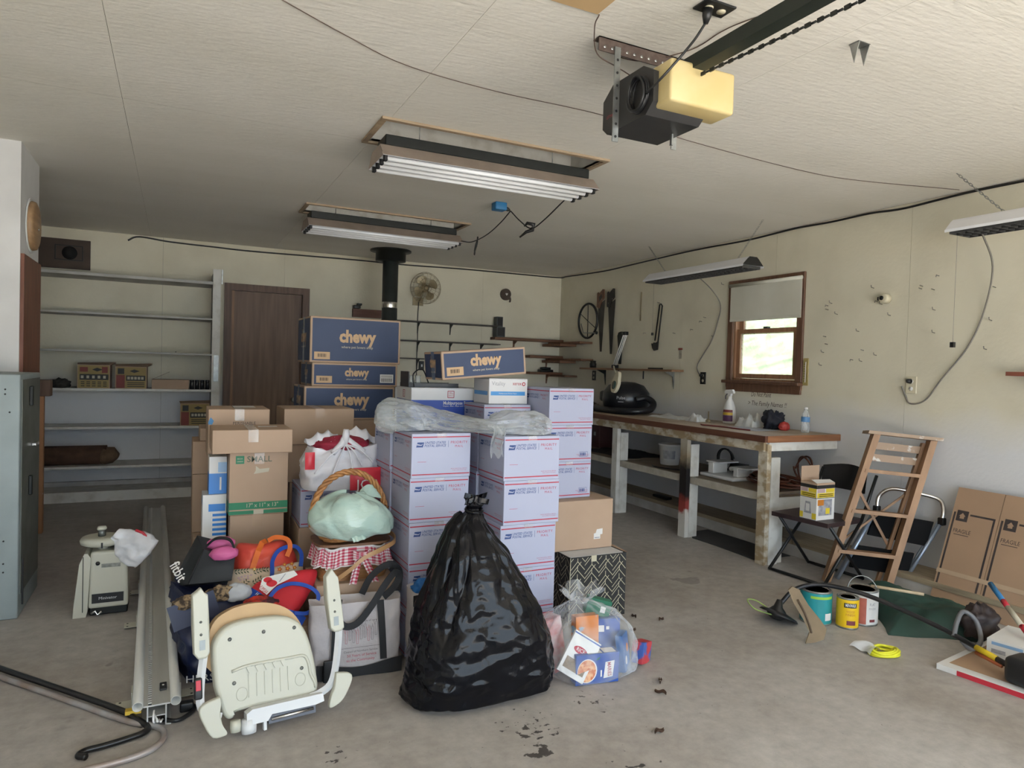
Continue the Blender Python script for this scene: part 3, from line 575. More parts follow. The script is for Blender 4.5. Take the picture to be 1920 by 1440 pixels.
# dark vent board high on the back wall
VB = mat('vent_board', (0.075, 0.05, 0.038), 0.7, var=0.3, scale=8)
vt = bxo('vent_board', (-1.62, BW-0.03, 2.265), (-0.79, BW-0.002, 2.555), VB); tag(vt, 'dark brown vent board with a square black opening high on the wall', 'vent')
s = MB()
for a, b in (((-1.09, BW-0.036, 2.345), (-0.85, BW-0.0305, 2.355)), ((-1.09, BW-0.036, 2.485), (-0.85, BW-0.0305, 2.495)), ((-1.09, BW-0.036, 2.355), (-1.08, BW-0.0305, 2.485)), ((-0.86, BW-0.036, 2.355), (-0.85, BW-0.0305, 2.485))): s.box(a, b, BLKM)
s.build('vent_frame', vt); lathe_obj('vent_mouth', [(0, 0), (0.066, 0), (0.066, 0.004), (0, 0.004)], mat('vent_black', (0.004, 0.004, 0.005), 0.8, var=0.2), vt, M=aim((-0.965, BW-0.0305, 2.42), (0, -1, 0)))
# stove pipe
PIPE = mat('stove_pipe', (0.055, 0.065, 0.062), 0.5, 0.4, var=0.3, scale=5)
px, py = 2.11, 7.42
sp = empty('stove_pipe', (px, py, 0), 'dark stove pipe rising through the ceiling behind the boxes', 'pipe')
lathe_obj('pipe', [(0.085, 0), (0.085, CH-0.01)], PIPE, sp, o=(px, py, 0), n=28)
lathe_obj('ceiling_flange', [(0.0, CH-0.002), (0.225, CH-0.002), (0.225, CH-0.016), (0.165, CH-0.024), (0.165, CH-0.12), (0.0855, CH-0.125)], BLKM, sp, o=(px, py, 0), n=32)
lathe_obj('chrome_band', [(0.0865, 2.03), (0.0875, 2.035), (0.0875, 2.09), (0.0865, 2.095)], CHROME, sp, o=(px, py, 0), n=28)
# wall fan
BRASS = mat('tan_metal', (0.34, 0.28, 0.17), 0.45, 0.4, col2=(0.24, 0.19, 0.11), scale=12)
fc = Vector((2.70, BW-0.16, 2.345)); fn_ = empty('wall_fan', (2.74, BW-0.01, 2.35), 'old tan wall fan with a wire cage beside the stove pipe', 'fan')
for k in range(4):
    a0 = k*math.pi/2+0.5
    def bl(u, v, a0=a0):
        ang = a0+(u-0.5)*1.15*(0.55+0.45*v); r = 0.028+0.125*v**0.9
        r *= (1-0.22*abs(2*u-1)**3) if v > 0.5 else 1
        return (fc.x+r*math.cos(ang), fc.y+0.03*(u-0.5), fc.z+r*math.sin(ang))
    MB().grid(bl, 9, 7, BRASS).build('blade', fn_)
lathe_obj('hub', [(0, 0), (0.03, 0), (0.03, 0.02), (0.018, 0.03), (0, 0.03)], BRASS, fn_, M=aim(fc, (0, -1, 0)), n=18)
s = MB()
for dy, r in ((0.04, 0.185), (0.0, 0.19), (-0.04, 0.17), (-0.055, 0.11), (-0.06, 0.05)): s.tube(arc(fc+Vector((0, dy, 0)), r, 0, 2*math.pi*35/36, 35, (1, 0, 0), (0, 0, 1)), 0.0022, BRASS, 5, closed=True)
for k in range(20):
    a = 2*math.pi*k/20; c_, s_ = math.cos(a), math.sin(a)
    s.tube([fc+Vector((c_*r, dy, s_*r)) for r, dy in ((0.045, -0.06), (0.11, -0.055), (0.17, -0.04), (0.19, 0.0), (0.185, 0.04))], 0.0016, BRASS, 4)
s.build('wire_cage', fn_)
lathe_obj('motor', [(0, 0), (0.045, 0.0), (0.05, 0.02), (0.05, 0.07), (0.035, 0.09), (0, 0.09)], BRASS, fn_, M=aim(fc+Vector((0, 0.01, 0)), (0, 1, 0)), n=20)
s = MB(); s.tube([fc+Vector((0, 0.07, 0)), fc+Vector((-0.02, 0.1, -0.1)), (2.66, BW-0.01, 2.17)], 0.009, BRASS, 6); s.box((2.585, BW-0.012, 2.14), (2.72, BW-0.001, 2.24), BRASS); s.build('wall_bracket', fn_)
MB().tube(curve([(2.66, BW-0.02, 2.2), (2.655, BW-0.012, 2.0), (2.66, BW-0.01, 1.75), (2.655, BW-0.012, 1.45), (2.66, BW-0.012, 1.2)]), 0.005, BLACK, 6).build('power_cord', fn_)
# coiled leather strap on the wall
LEA = mat('brown_leather', (0.07, 0.045, 0.032), 0.55, var=0.3, scale=20)
s = MB(); P = [(3.838+(0.008+0.0115*t/6.283)*math.cos(t+1), BW-0.022, 2.365+(0.008+0.0115*t/6.283)*math.sin(t+1)) for t in [i*0.26 for i in range(140)]]
s.ribbon(P+[(3.905, BW-0.022, 2.30), (3.90, BW-0.022, 2.265)], (0, 0.035, 0), 0.0108, LEA)
cs = s.build('coiled_strap', o=(3.838, BW-0.022, 2.29)); tag(cs, 'coiled brown leather strap hung on the back wall', 'strap')
hp = [(0, -0.02), (0.016, 0.0), (0.016, 0.01), (0.008, 0.015), (0, 0.008), (-0.008, 0.015), (-0.016, 0.01), (-0.016, 0.0)]
MB().prism(hp, 0.002, WHITEP, frame((3.842, BW-0.0415, 2.365), (1, 0, 0), (0, 0, 1))).build('heart_badge', cs)
# narrow bracket shelves on the back wall
DKS = mat('dark_shelf', (0.06, 0.05, 0.042), 0.6, var=0.3)
def bracket(mb, x, z, mt, d=0.10, h=0.13, t=0.012):
    mb.prism([(0, 0), (-d, 0), (-d*0.2, -h*0.35), (0, -h)], t, mt, Matrix(((0, 0, 1, x-t/2), (1, 0, 0, BW-0.002), (0, 1, 0, z), (0, 0, 0, 1))))
for (z, x0, x1, bs, lb) in ((1.945, 2.30, 3.69, (2.66, 3.085), 'top narrow dark wall shelf under the fan'), (1.71, 2.30, 3.73, (2.66, 3.085, 3.51), 'middle narrow dark wall shelf under the fan'), (1.495, 2.30, 2.80, (2.66,), 'lowest narrow dark wall shelf, short')):
    o = bxo('narrow_shelf', (x0, BW-0.14, z-0.014), (x1, BW-0.002, z), DKS); tag(o, lb, 'shelf', 'narrow wall shelves')
    for b_ in bs: m_ = MB(); bracket(m_, b_, z-0.0145, BLKM); m_.build('bracket', o)
# wooden corner shelves
for (z, xa, ya, lb, th) in ((1.80, 3.64, 7.26, 'top brown board shelf in the back corner', 0.035), (1.585, 4.14, 7.23, 'middle brown board shelf in the back corner', 0.035), (1.365, 4.15, 7.60, 'lowest brown board shelf in the back corner', 0.03)):
    e = empty('corner_shelf', (4.55, BW-0.1, z-0.05), lb, 'shelf', 'corner board shelves')
    bxo('board', (xa, BW-0.16, z-th), (RW-0.03, BW-0.003, z), WOODL, e, c=0.003)
    bxo('board', (RW-0.19, ya, z-th-0.026), (RW-0.003, BW-0.02, z-th-0.001), WOODL, e, c=0.003)
    if z > 1.5: bxo('board', (RW-0.30, 7.55, z-th-0.06), (RW-0.06, BW-0.06, z-th-0.0265), WOODL, e, c=0.003)
    m_ = MB(); bracket(m_, xa+0.34, z-th-0.001, WOODL, 0.1, 0.12, 0.02); m_.build('bracket', e)
DGR = mat('speaker_grey', (0.09, 0.10, 0.10), 0.6, var=0.25)
for (a, b, lb) in (((3.665, BW-0.15, 1.801), (3.785, BW-0.03, 1.93), 'larger dark grey box at the end of the corner shelf'), ((3.668, BW-0.14, 1.931), (3.755, BW-0.04, 2.06), 'slim dark box standing on the grey box on the shelf')):
    o = bxo('speaker_box', a, b, DGR, c=0.004); tag(o, lb, 'box', 'dark boxes on the corner shelf'); bxo('grille', (a[0]+0.01, a[1]-0.003, a[2]+0.012), (b[0]-0.01, a[1]-0.0005, b[2]-0.012), BLACK, o)
o = bxo('tool_tray', (4.33, BW-0.14, 1.366), (4.52, BW-0.03, 1.40), BLACK, c=0.01); tag(o, 'low black tray on the lowest corner shelf', 'tray'); bxo('insert', (4.36, BW-0.12, 1.4005), (4.49, BW-0.05, 1.43), BLKM, o, c=0.006)
o = bxo('plank', (1.85, BW-0.05, 1.955), (2.19, BW-0.004, 2.05), wood('faded_red_board', (0.20, 0.10, 0.075), (0.12, 0.06, 0.045), 0.7, 0)); tag(o, 'faded red board fixed to the wall behind the stove pipe', 'board')
bxo('hook_block', (1.852, BW-0.09, 2.051), (1.93, BW-0.01, 2.09), BLACK, o, c=0.006)
bxo('hook_block', (1.895, BW-0.075, 2.091), (1.95, BW-0.02, 2.115), BLKM, o, c=0.004)
o = bxo('wall_switch', (2.685, BW-0.02, 1.35), (2.75, BW-0.002, 1.46), BLKM, c=0.004); tag(o, 'small dark switch plate on the back wall below the fan', 'switch'); bxo('toggle', (2.71, BW-0.032, 1.39), (2.725, BW-0.0205, 1.42), WHITEP, o)
# ------------------------------------------------------------------ right wall
def wallf(y, z, d=0.004): return frame((RW-d, y, z), (0, -1, 0), (0, 0, 1))   # x to the viewer's right, y up, z into the room
# ring wheel
e = MB().tube(arc((RW-0.03, 7.345, 2.03), 0.215, 0, 2*math.pi*47/48, 47, (0, 1, 0), (0, 0, 1)), 0.014, BLACK, 10, closed=True).build('hand_wheel', o=(RW-0.03, 7.345, 1.81)); tag(e, 'black ring wheel with thin spokes hung in the corner', 'wheel')
for a in (0.5, 1.55, 3.64, 4.69): MB().tube([(RW-0.03, 7.345, 2.03), (RW-0.03, 7.345+0.21*math.cos(a), 2.03+0.21*math.sin(a))], 0.005, BLKM, 6).build('spoke', e)
MB().tube([(RW-0.045, 7.48, 2.0), (RW-0.045, 7.42, 1.88), (RW-0.045, 7.12, 1.87)], 0.006, STEEL, 6).build('crank_rod', e)
lathe_obj('crank_knob', [(0, 0), (0.02, 0), (0.02, 0.012), (0, 0.012)], BLKM, e, M=aim((RW-0.05, 7.10, 1.87), (-1, 0, 0)), n=14)
# two handsaws
BLADE = mat('saw_blade', (0.07, 0.068, 0.066), 0.45, 0.7, var=0.3, scale=8)
def saw(y, zt, L, hm, label):
    F = wallf(y, zt, 0.02)
    o = MB().prism([(-0.075, -0.18), (0.075, -0.12), (0.055, -L*0.55), (0.035, -L), (-0.005, -L), (-0.045, -L*0.55)], 0.002, BLADE, F).build('handsaw', o=(RW-0.02, y, zt-L)); tag(o, label, 'saw', 'handsaws on the wall')
    h = MB(); out = [(-0.085, -0.20), (-0.085, -0.03), (-0.06, -0.02), (-0.045, -0.045), (-0.01, -0.02), (0.035, 0.01), (0.065, 0.005), (0.07, -0.10), (0.02, -0.13), (-0.03, -0.22)]
    inn = [(-0.03, -0.14), (-0.035, -0.08), (0.015, -0.045), (0.03, -0.09)]
    h.prism(out, 0.012, hm, F, z0=0.003); h.prism(inn, 0.0008, BLACK, F, z0=0.0152); h.build('handle', o)
    for p in ((-0.05, -0.16), (0.03, -0.115)): lathe_obj('screw', [(0, 0), (0.006, 0), (0.005, 0.002), (0, 0.002)], STEEL, o, M=F @ Matrix.Translation((p[0], p[1], 0.0152)), n=10)
    return o
saw(7.06, 2.39, 0.75, wood('saw_handle', (0.22, 0.11, 0.065), (0.12, 0.06, 0.035), 0.5, 2), 'handsaw with a brown wooden handle, nearer the ring wheel')
saw(6.84, 2.38, 0.77, mat('black_handle', (0.018, 0.017, 0.016), 0.5, var=0.3), 'handsaw with a black handle, right of the brown-handled one')
# shelf with brackets
ws2 = bxo('wall_shelf', (RW-0.16, 5.53, 1.418), (RW-0.002, 7.30, 1.44), wood('shelf_wood', (0.30, 0.17, 0.09), (0.19, 0.10, 0.055), 0.55, 1)); tag(ws2, 'brown wooden shelf on brackets below the saws', 'shelf')
for y in (5.68, 6.95):
    MB().prism([(0, 0), (0.13, 0), (0.02, -0.05), (0, -0.18)], 0.014, STEEL if y < 6 else BLKM, Matrix(((-1, 0, 0, RW-0.002), (0, 0, 1, y-0.007), (0, 1, 0, 1.4175), (0, 0, 0, 1)))).build('bracket', ws2)
for y in (6.55, 6.08): MB().box((RW-0.10, y-0.006, 1.33), (RW-0.09, y+0.006, 1.4175), BLACK).build('peg', ws2)
tag(lathe_obj('small_jar', [(0, 0), (0.04, 0), (0.042, 0.05), (0.034, 0.06), (0.036, 0.085), (0, 0.087)], BLACK, o=(RW-0.09, 7.10, 1.4405), n=18), 'small black jar on the wooden wall shelf', 'jar')
s = MB(); F = Matrix.Translation((RW-0.09, 5.87, 1.4405)); s.prism([(-0.01, -0.11), (0.012, -0.10), (0.016, 0.02), (0.03, 0.10), (0.015, 0.11), (0.0, 0.03), (-0.012, 0.1), (-0.03, 0.1), (-0.018, 0.01)], 0.015, BLKM, F)
tag(s.build('pliers', o=(RW-0.09, 5.87, 1.4405)), 'black pliers lying at the right end of the wall shelf', 'pliers')
# articulated lamp with cream magnifier head
lm = empty('arm_lamp', (RW-0.12, 6.55, 1.44), 'cream magnifier lamp on a folded steel arm clamped to the shelf', 'lamp')
for dy in (-0.018, 0.018):
    for dx in (0, 0.02): MB().tube([(RW-0.14+dx, 6.585+dy, 1.46), (RW-0.10+dx, 6.44+dy, 1.84)], 0.006, WHITEP, 6).build('arm_rod', lm)
bxo('joint', (RW-0.15, 6.555, 1.4415), (RW-0.09, 6.62, 1.48), BLACK, lm, c=0.006); bxo('joint', (RW-0.12, 6.41, 1.82), (RW-0.07, 6.47, 1.86), BLACK, lm, c=0.006)
hd = MB(); Fh = frame((4.125, 5.95, 1.30), (0.15, 1, 0.15), (0.2, 0.12, 1))
hd.prism([(0.07*math.cos(t)*(1.0), 0.1*math.sin(t)-0.02) if math.sin(t) < 0.2 else (0.055*math.cos(t), 0.13*math.sin(t)-0.02) for t in [i*2*math.pi/32 for i in range(32)]], 0.035, CREAMP, Fh)
ho = hd.build('lamp_head', lm); lathe_obj('lens', [(0, 0), (0.045, 0), (0.045, 0.004), (0, 0.004)], mat('lens_green', (0.05, 0.09, 0.08), 0.15, var=0.2), ho, M=Fh @ Matrix.Translation((0, -0.04, 0.0355)) @ Matrix.Rotation(0, 4, 'X'), n=24)
lathe_obj('lens', [(0, 0), (0.045, 0), (0.045, 0.004), (0, 0.004)], MATS['lens_green'], ho, M=Fh @ Matrix.Translation((0, -0.04, -0.0045)), n=24)
MB().tube([(RW-0.14, 6.585, 1.462), (4.35, 6.30, 1.43), (4.145, 5.97, 1.385)], 0.010, CREAMP, 8).build('neck', lm)
s = MB().prism([(-0.05, 0.16), (-0.03, 0.2), (0.03, 0.21), (0.05, 0.17), (0.03, -0.02), (0.02, -0.17), (-0.01, -0.17), (-0.02, -0.02)], 0.02, BLKM, wallf(6.62, 1.66, 0.025))
tag(s.build('shears', o=(RW-0.02, 6.62, 1.49)), 'dark tool hung flat on the wall behind the arm lamp', 'tool')
# hacksaw, rod
hs = empty('hacksaw', (RW-0.02, 5.95, 1.65), 'small hacksaw with a bow frame hanging on the wall', 'saw')
F = wallf(5.95, 1.75, 0.025)
MB().tube([F @ Vector(p) for p in ((-0.03, 0.0, 0.006), (0.03, 0.385, 0.006), (0.05, 0.39, 0.006), (0.075, 0.37, 0.006), (0.02, -0.03, 0.006))], 0.008, BLKM, 6).build('bow_frame', hs)
MB().box((-0.033, -0.01, 0.004), (-0.029, 0.30, 0.007), BLADE, F @ Matrix.Rotation(-0.15, 4, 'Z')).build('blade', hs)
MB().prism([(-0.075, -0.03), (-0.05, -0.05), (-0.04, -0.02), (-0.01, -0.03), (0.03, -0.01), (0.02, -0.10), (-0.03, -0.11), (-0.06, -0.08)], 0.02, BLACK, F).build('handle', hs)
tag(MB().tube([(RW-0.012, 6.28, 1.98), (RW-0.012, 6.275, 2.30)], 0.008, BRASS, 6).build('steel_rod', o=(RW-0.012, 6.28, 1.98)), 'thin upright rod on the wall right of the saws', 'rod')
# outlets
def outlet(y, z, mt, label, plugged):
    o = bxo('wall_outlet', (RW-0.010, y-0.038, z-0.06), (RW-0.001, y+0.038, z+0.06), mt, c=0.002); tag(o, label, 'outlet', 'wall outlets')
    for dz in (-0.026, 0.026): lathe_obj('socket_face', [(0, 0), (0.015, 0), (0.015, 0.002), (0, 0.002)], PALEP if mt is not CREAMP else WHITEP, o, M=aim((RW-0.0101, y, z+dz), (-1, 0, 0)), n=14)
    if plugged: lathe_obj('plug', [(0, 0), (0.018, 0), (0.014, 0.03), (0, 0.034)], BLACK, o, M=aim((RW-0.0125, y, z+0.026), (-1, 0.5, 0.1)), n=12)
outlet(5.235, 1.364, BLACK, 'black wall outlet with a grey cord, left of the window', True)
outlet(7.20, 1.345, BLACK, 'black wall outlet near the back corner below the shelf', False)
outlet(3.10, 1.371, CREAMP, 'cream wall outlet with a black plug near the right edge', True)
# wall oddments
rd = MB().lathe([(0.0, 0), (0.035, 0), (0.035, 0.05), (0.028, 0.055), (0, 0.055)], CREAMP, 20, aim((RW-0.001, 3.314, 1.998), (-1, 0, 0))).build('wall_light_base', o=(RW-0.001, 3.314, 1.965)); tag(rd, 'small round porcelain fitting high on the wall right of the window', 'fitting')
lathe_obj('socket_mouth', [(0, 0), (0.016, 0), (0.016, 0.003), (0, 0.003)], BLACK, rd, M=aim((RW-0.0565, 3.322, 2.0), (-1, 0, 0)), n=14); bxo('side_clip', (RW-0.05, 3.343, 1.985), (RW-0.015, 3.36, 2.01), BLACK, rd)
YR = mat('yellow_scale', (0.42, 0.33, 0.12), 0.6, var=0.15)
ru = bxo('thermometer_strip', (RW-0.009, 3.985, 1.335), (RW-0.001, 4.035, 1.56), YR, c=0.002); tag(ru, 'narrow yellow thermometer strip beside the window sill', 'thermometer')
bxo('tube', (RW-0.0115, 4.007, 1.36), (RW-0.0092, 4.013, 1.53), WHITEP, ru)
for k in range(8): bxo('tick', (RW-0.0105, 4.016, 1.37+0.02*k), (RW-0.0092, 4.028, 1.374+0.02*k), DKP, ru)
tg = bxo('wall_tag', (RW-0.004, 5.57, 1.555), (RW-0.001, 5.61, 1.64), mat('faded_card', (0.45, 0.41, 0.33), 0.8, var=0.3, scale=30)); tag(tg, 'small faded card with a red top on the wall above the shelf end', 'tag'); bxo('red_clip', (RW-0.008, 5.562, 1.645), (RW-0.001, 5.618, 1.665), mat('dull_red', (0.30, 0.07, 0.05), 0.6, var=0.2), tg)
PEN = mat('pen_brown', (0.10, 0.07, 0.05), 0.8, var=0.3)
s = MB(); F = frame((RW-0.0006, 4.42, 1.19), (0, -1, 0), (0, 0, 1))
s.text('Do Not Paint', 0.06, PEN, F, -0.07, 0.045, shear=0.25, width=0.23); s.text('> The Family Names !!', 0.06, PEN, F, 0.0, -0.035, shear=0.25, width=0.44)
s.rect(0.02, 0.05, -0.095, -0.082, REDP, F, 0.0006); s.rect(0.055, 0.14, -0.09, -0.086, PEN, F, 0.0006)
s.build('handwriting', wr)
random.seed(5)
for k in range(34):
    if k < 26: y, z = random.uniform(2.55, 3.9), random.uniform(1.5, 2.15)
    else: y, z = random.uniform(4.95, 6.3), random.uniform(1.6, 2.3)
    MB().tube([(RW, y, z), (RW-0.03, y, z+0.004), (RW-0.034, y, z+random.choice((0.02, 0.005, -0.01)))], 0.0028, GREYP, 5).build('nail', wr)
ol = bxo('shelf_stub', (RW-0.12, 2.05, 1.45), (RW-0.002, 2.43, 1.475), wood('red_shelf', (0.25, 0.08, 0.05), (0.16, 0.05, 0.03), 0.5, 1)); tag(ol, 'end of a reddish shelf at the right edge of the view', 'shelf')
m_ = MB().prism([(0, 0), (0.1, 0), (0, -0.12)], 0.012, BLKM, Matrix(((-1, 0, 0, RW-0.002), (0, 0, 1, 2.2), (0, 1, 0, 1.4495), (0, 0, 0, 1)))); m_.build('bracket', ol)

# ------------------------------------------------------------------ workbench
OSB = mat('worn_paint_board', (0.60, 0.55, 0.45), 0.7, col2=(0.36, 0.27, 0.16), scale=9, stretch=(1, 1, 1.6), lo=0.46, hi=0.58, bump=0.25, detail=10)
EDGE = wood('bench_edge', (0.155, 0.062, 0.036), (0.085, 0.032, 0.02), 0.5, 1)
EDGE2 = wood('bench_end', (0.34, 0.15, 0.07), (0.22, 0.09, 0.04), 0.5, 0)
TOPM = mat('bench_top', (0.47, 0.38, 0.28), 0.65, col2=(0.30, 0.22, 0.15), scale=3.5, bump=0.2, detail=9)
SHF = mat('bench_shelf', (0.33, 0.27, 0.2), 0.75, col2=(0.22, 0.175, 0.125), scale=4, bump=0.2)
SHE = mat('bench_shelf_edge', (0.56, 0.53, 0.46), 0.7, col2=(0.40, 0.36, 0.29), scale=9, bump=0.15)
wbn = empty('workbench', (4.27, 5.8, 0), 'long white workbench with a brown edge along the right wall', 'workbench')
BT = 0.962
for (a, b) in ((3.68, 5.55), (5.552, BW-0.02)): bxo('bench_top', (3.90, a, BT-0.03), (RW-0.003, b, BT), TOPM, wbn)
for (a, b) in ((3.66, 5.2), (5.202, 6.1), (6.102, BW-0.02)): bxo('front_edge', (3.875, a, BT-0.045), (3.899, b, BT+0.002), EDGE, wbn)
bxo('end_edge', (3.90, 3.657, BT-0.047), (RW-0.003, 3.679, BT+0.002), EDGE2, wbn)
for (a, b) in ((3.70, 4.9), (4.902, 6.3), (6.302, BW-0.02)): bxo('apron', (3.905, a, 0.845), (3.94, b, BT-0.046), OSB if a < 6 else PALEB, wbn)
bxo('end_apron', (3.945, 3.685, 0.848), (RW-0.003, 3.72, BT-0.048), PALEB, wbn)
def leg_mat():
    m = mat('leg_spilled_paint', (0.68, 0.665, 0.62), 0.6, spec=0.4); N = m.node_tree.nodes; L = m.node_tree.links
    tc = N.new('ShaderNodeTexCoord'); sp_ = N.new('ShaderNodeSeparateXYZ'); L.new(tc.outputs['Object'], sp_.inputs[0])
    nz = N.new('ShaderNodeTexNoise'); nz.inputs['Scale'].default_value = 14; L.new(tc.outputs['Object'], nz.inputs['Vector'])
    ad = N.new('ShaderNodeMath'); ad.operation = 'MULTIPLY_ADD'; ad.inputs[1].default_value = 0.12; L.new(nz.outputs['Fac'], ad.inputs[0]); L.new(sp_.outputs['Z'], ad.inputs[2])
    r = N.new('ShaderNodeValToRGB'); e = r.color_ramp.elements; r.color_ramp.interpolation = 'LINEAR'
    for p, c in ((0.0, (0.66, 0.65, 0.6)), (0.26, (0.64, 0.6, 0.55)), (0.29, (0.30, 0.05, 0.04)), (0.38, (0.28, 0.05, 0.04)), (0.43, (0.012, 0.01, 0.01)), (0.66, (0.012, 0.01, 0.01)), (0.76, (0.30, 0.24, 0.16)), (1.0, (0.62, 0.59, 0.52))):
        q = e.new(p) if p not in (0.0, 1.0) else e[0 if p == 0 else -1]; q.color = c+(1,)
    L.new(ad.outputs[0], r.inputs[0]); L.new(r.outputs[0], N['Principled BSDF'].inputs['Base Color']); return m
LGS = leg_mat()
for y, mt in ((3.72, OSB), (4.60, LGS), (5.63, PALEB), (6.7, PALEB)):
    lg = MB().box((3.925, y-0.04, 0), (3.965, y+0.045, 0.845 if y > 4 else 0.90), mt).build('leg', wbn)
    bxo('leg_cleat', (3.966, y-0.045, 0), (4.055, y-0.005, 0.80), PALEB, wbn)
for (a, b) in ((3.78, 4.555), (4.65, 5.585), (5.68, 6.655), (6.75, BW-0.02)):
    sh = bxo('lower_shelf', (3.99, a-0.03, 0.503), (RW-0.003, b+0.03, 0.523), SHF, wbn); bxo('shelf_edge', (3.966, a-0.03, 0.465), (3.989, b+0.03, 0.525), SHE, wbn)
bxo('end_rail', (4.06, 3.69, 0.36), (RW-0.003, 3.715, 0.495), PALEB, wbn); bxo('end_board', (4.06, 3.68, 0.50), (RW-0.003, 3.74, 0.5025), SHF, wbn)
bxo('back_leg', (4.06, 3.70, 0.0), (4.13, 3.735, 0.36), PALEB, wbn)
SH = 0.5235
# --- on the bench
VAC = mat('vacuum_black', (0.012, 0.013, 0.017), 0.3, var=0.2, scale=4)
vc = empty('shop_vacuum', (4.40, 6.13, BT), 'glossy black shop vacuum with its hose lying on the workbench', 'vacuum')
lathe_obj('tank', [(0, 0), (0.20, 0), (0.24, 0.02), (0.255, 0.09), (0.25, 0.17), (0.19, 0.25), (0.09, 0.285), (0, 0.29)], VAC, vc, o=(4.40, 6.13, BT+0.045), n=32)
bxo('motor_cover', (4.33, 6.40, BT+0.10), (4.52, 6.56, BT+0.22), VAC, vc, c=0.03)
MB().tube(curve([(4.25, 6.48, BT+0.036), (4.13, 6.32, BT+0.036), (4.09, 6.05, BT+0.036), (4.11, 5.82, BT+0.036), (4.22, 5.69, BT+0.04), (4.38, 5.68, BT+0.06), (4.46, 5.73, BT+0.12), (4.42, 5.80, BT+0.17), (4.34, 5.86, BT+0.15)]), 0.034, VAC, 12).build('hose', vc)
s = MB(); F = frame((4.21, 5.955, BT+0.165), (0.68, -0.73, 0), (0, 0.0, 1)); s.text('Pulse', 0.045, mat('print_silver', (0.5, 0.5, 0.52), 0.4, var=0.05), F, off=0.01); s.rect(-0.03, 0.03, -0.045, -0.038, MATS['print_silver'], F, 0.0006); s.build('badge', vc)
# crumpled cloths
def cloth(name, c, sx, sy, h, mt, label, cat, seed, rz=0.0, n=34, fr=5.0, parent=None):
    mb = MB(); Mz = Matrix.Translation(c) @ Matrix.Rotation(rz, 4, 'Z')
    def top(u, v):
        x, y = (u-0.5)*2, (v-0.5)*2; r = max(abs(x), abs(y)); e_ = 1+0.22*noise.noise(Vector((x*1.5, y*1.5, seed)))
        k = max(0, 1-r**4)
        z = h*k*(0.62+0.75*noise.noise(Vector((x*fr*0.28+seed, y*fr*0.35, seed*1.7)))+0.16*(1-2*abs(noise.noise(Vector((x*fr*0.8, y*fr*0.8, seed*2.1)))))+0.06*noise.noise(Vector((x*fr*2, y*fr*2, seed))))
        return (x*sx/2*e_, y*sy/2*e_, max(z, 0.0)+0.0015)
    mb.grid(top, n, n, mt, M=Mz); mb.grid(lambda u, v: (top(1-u, v)[0], top(1-u, v)[1], 0.0004), n, n, mt, M=Mz)
    o = mb.build(name, parent, o=None if parent else c)
    return tag(o, label, cat) if label else o
RAGW = mat('white_rag', (0.66, 0.65, 0.62), 0.85, var=0.12, scale=8)
cloth('white_cloth', (4.36, 5.33, BT), 0.16, 0.44, 0.035, RAGW, 'flat crumpled white cloth on the bench left of the spray bottle', 'cloth', 1.3)
cloth('white_cloth', (4.36, 4.95, BT), 0.14, 0.16, 0.07, RAGW, 'white rag bunched beside the flat white cloth', 'cloth', 2.3)
cloth('white_cloth', (4.47, 4.38, BT), 0.19, 0.20, 0.12, RAGW, 'heaped white rag beside the dark gloves', 'cloth', 4.1, fr=6)
lump('work_gloves', (4.50, 4.17, BT), (0.085, 0.085, 0.085), mat('navy_glove', (0.012, 0.014, 0.026), 0.8, var=0.4, scale=20), 'bundle of dark navy gloves on the bench', 'gloves', 5, 0.5)
rb = lump('red_ball', (4.49, 4.045, BT), (0.045, 0.04, 0.04), mat('bright_red', (0.50, 0.05, 0.04), 0.5, var=0.2), 'small red ball beside the dark gloves', 'ball', 2, 0.2)
pm = MB().box((4.15, 4.02, BT+0.0005), (4.40, 4.40, BT+0.003), mat('grey_paper', (0.42, 0.42, 0.45), 0.6, var=0.15), Matrix.Identity(4)).build('paper_sheet', o=(4.27, 4.2, BT)); tag(pm, 'grey sheet of paper near the front of the bench', 'paper')
tag(MB().tube(curve([(4.12, 4.62, BT+0.0065), (4.08, 4.56, BT+0.0065), (4.09, 4.46, BT+0.0065), (4.12, 4.36, BT+0.0065), (4.11, 4.20, BT+0.0065), (4.12, 4.05, BT+0.0065)]), 0.006, mat('red_cord', (0.25, 0.05, 0.05), 0.6, var=0.2), 6).build('red_string', o=(4.22, 4.52, BT)), 'thin red string curled on the bench top', 'string')
# spray bottle
sbp = empty('spray_bottle', (4.55, 4.73, BT), 'white trigger spray bottle with a purple and yellow label', 'bottle')
prof = [(0, 0), (0.052, 0), (0.056, 0.01), (0.057, 0.10), (0.05, 0.15), (0.033, 0.20), (0.019, 0.225), (0.018, 0.25), (0, 0.25)]
lathe_obj('bottle', prof, WHITEP, sbp, o=(4.55, 4.73, BT), n=28)
PUR = mat('label_purple', (0.13, 0.045, 0.13), 0.5, var=0.2); MAR = mat('label_maroon', (0.22, 0.045, 0.05), 0.5, var=0.2); YELB = mat('label_yellow', (0.65, 0.42, 0.04), 0.5, var=0.1)
def wrap(r, z0, z1, a0, a1, mt, o, parent, n=12, name='label', rf=None):
    rr = rf or (lambda z: r)
    return MB().grid(lambda u, v: (o[0]+rr(z0+(z1-z0)*v)*math.cos(a0+(a1-a0)*u), o[1]+rr(z0+(z1-z0)*v)*math.sin(a0+(a1-a0)*u), o[2]+z0+(z1-z0)*v), n, 4, mt).build(name, parent)
for (za, zb, m__) in ((0.02, 0.075, PUR), (0.076, 0.10, YELB), (0.101, 0.125, MAR)): wrap(0.0583, za, zb, R(150), R(255), m__, (4.55, 4.73, BT), sbp, rf=(lambda z: 0.0583 if z < 0.1 else 0.0583-(z-0.1)*0.14))
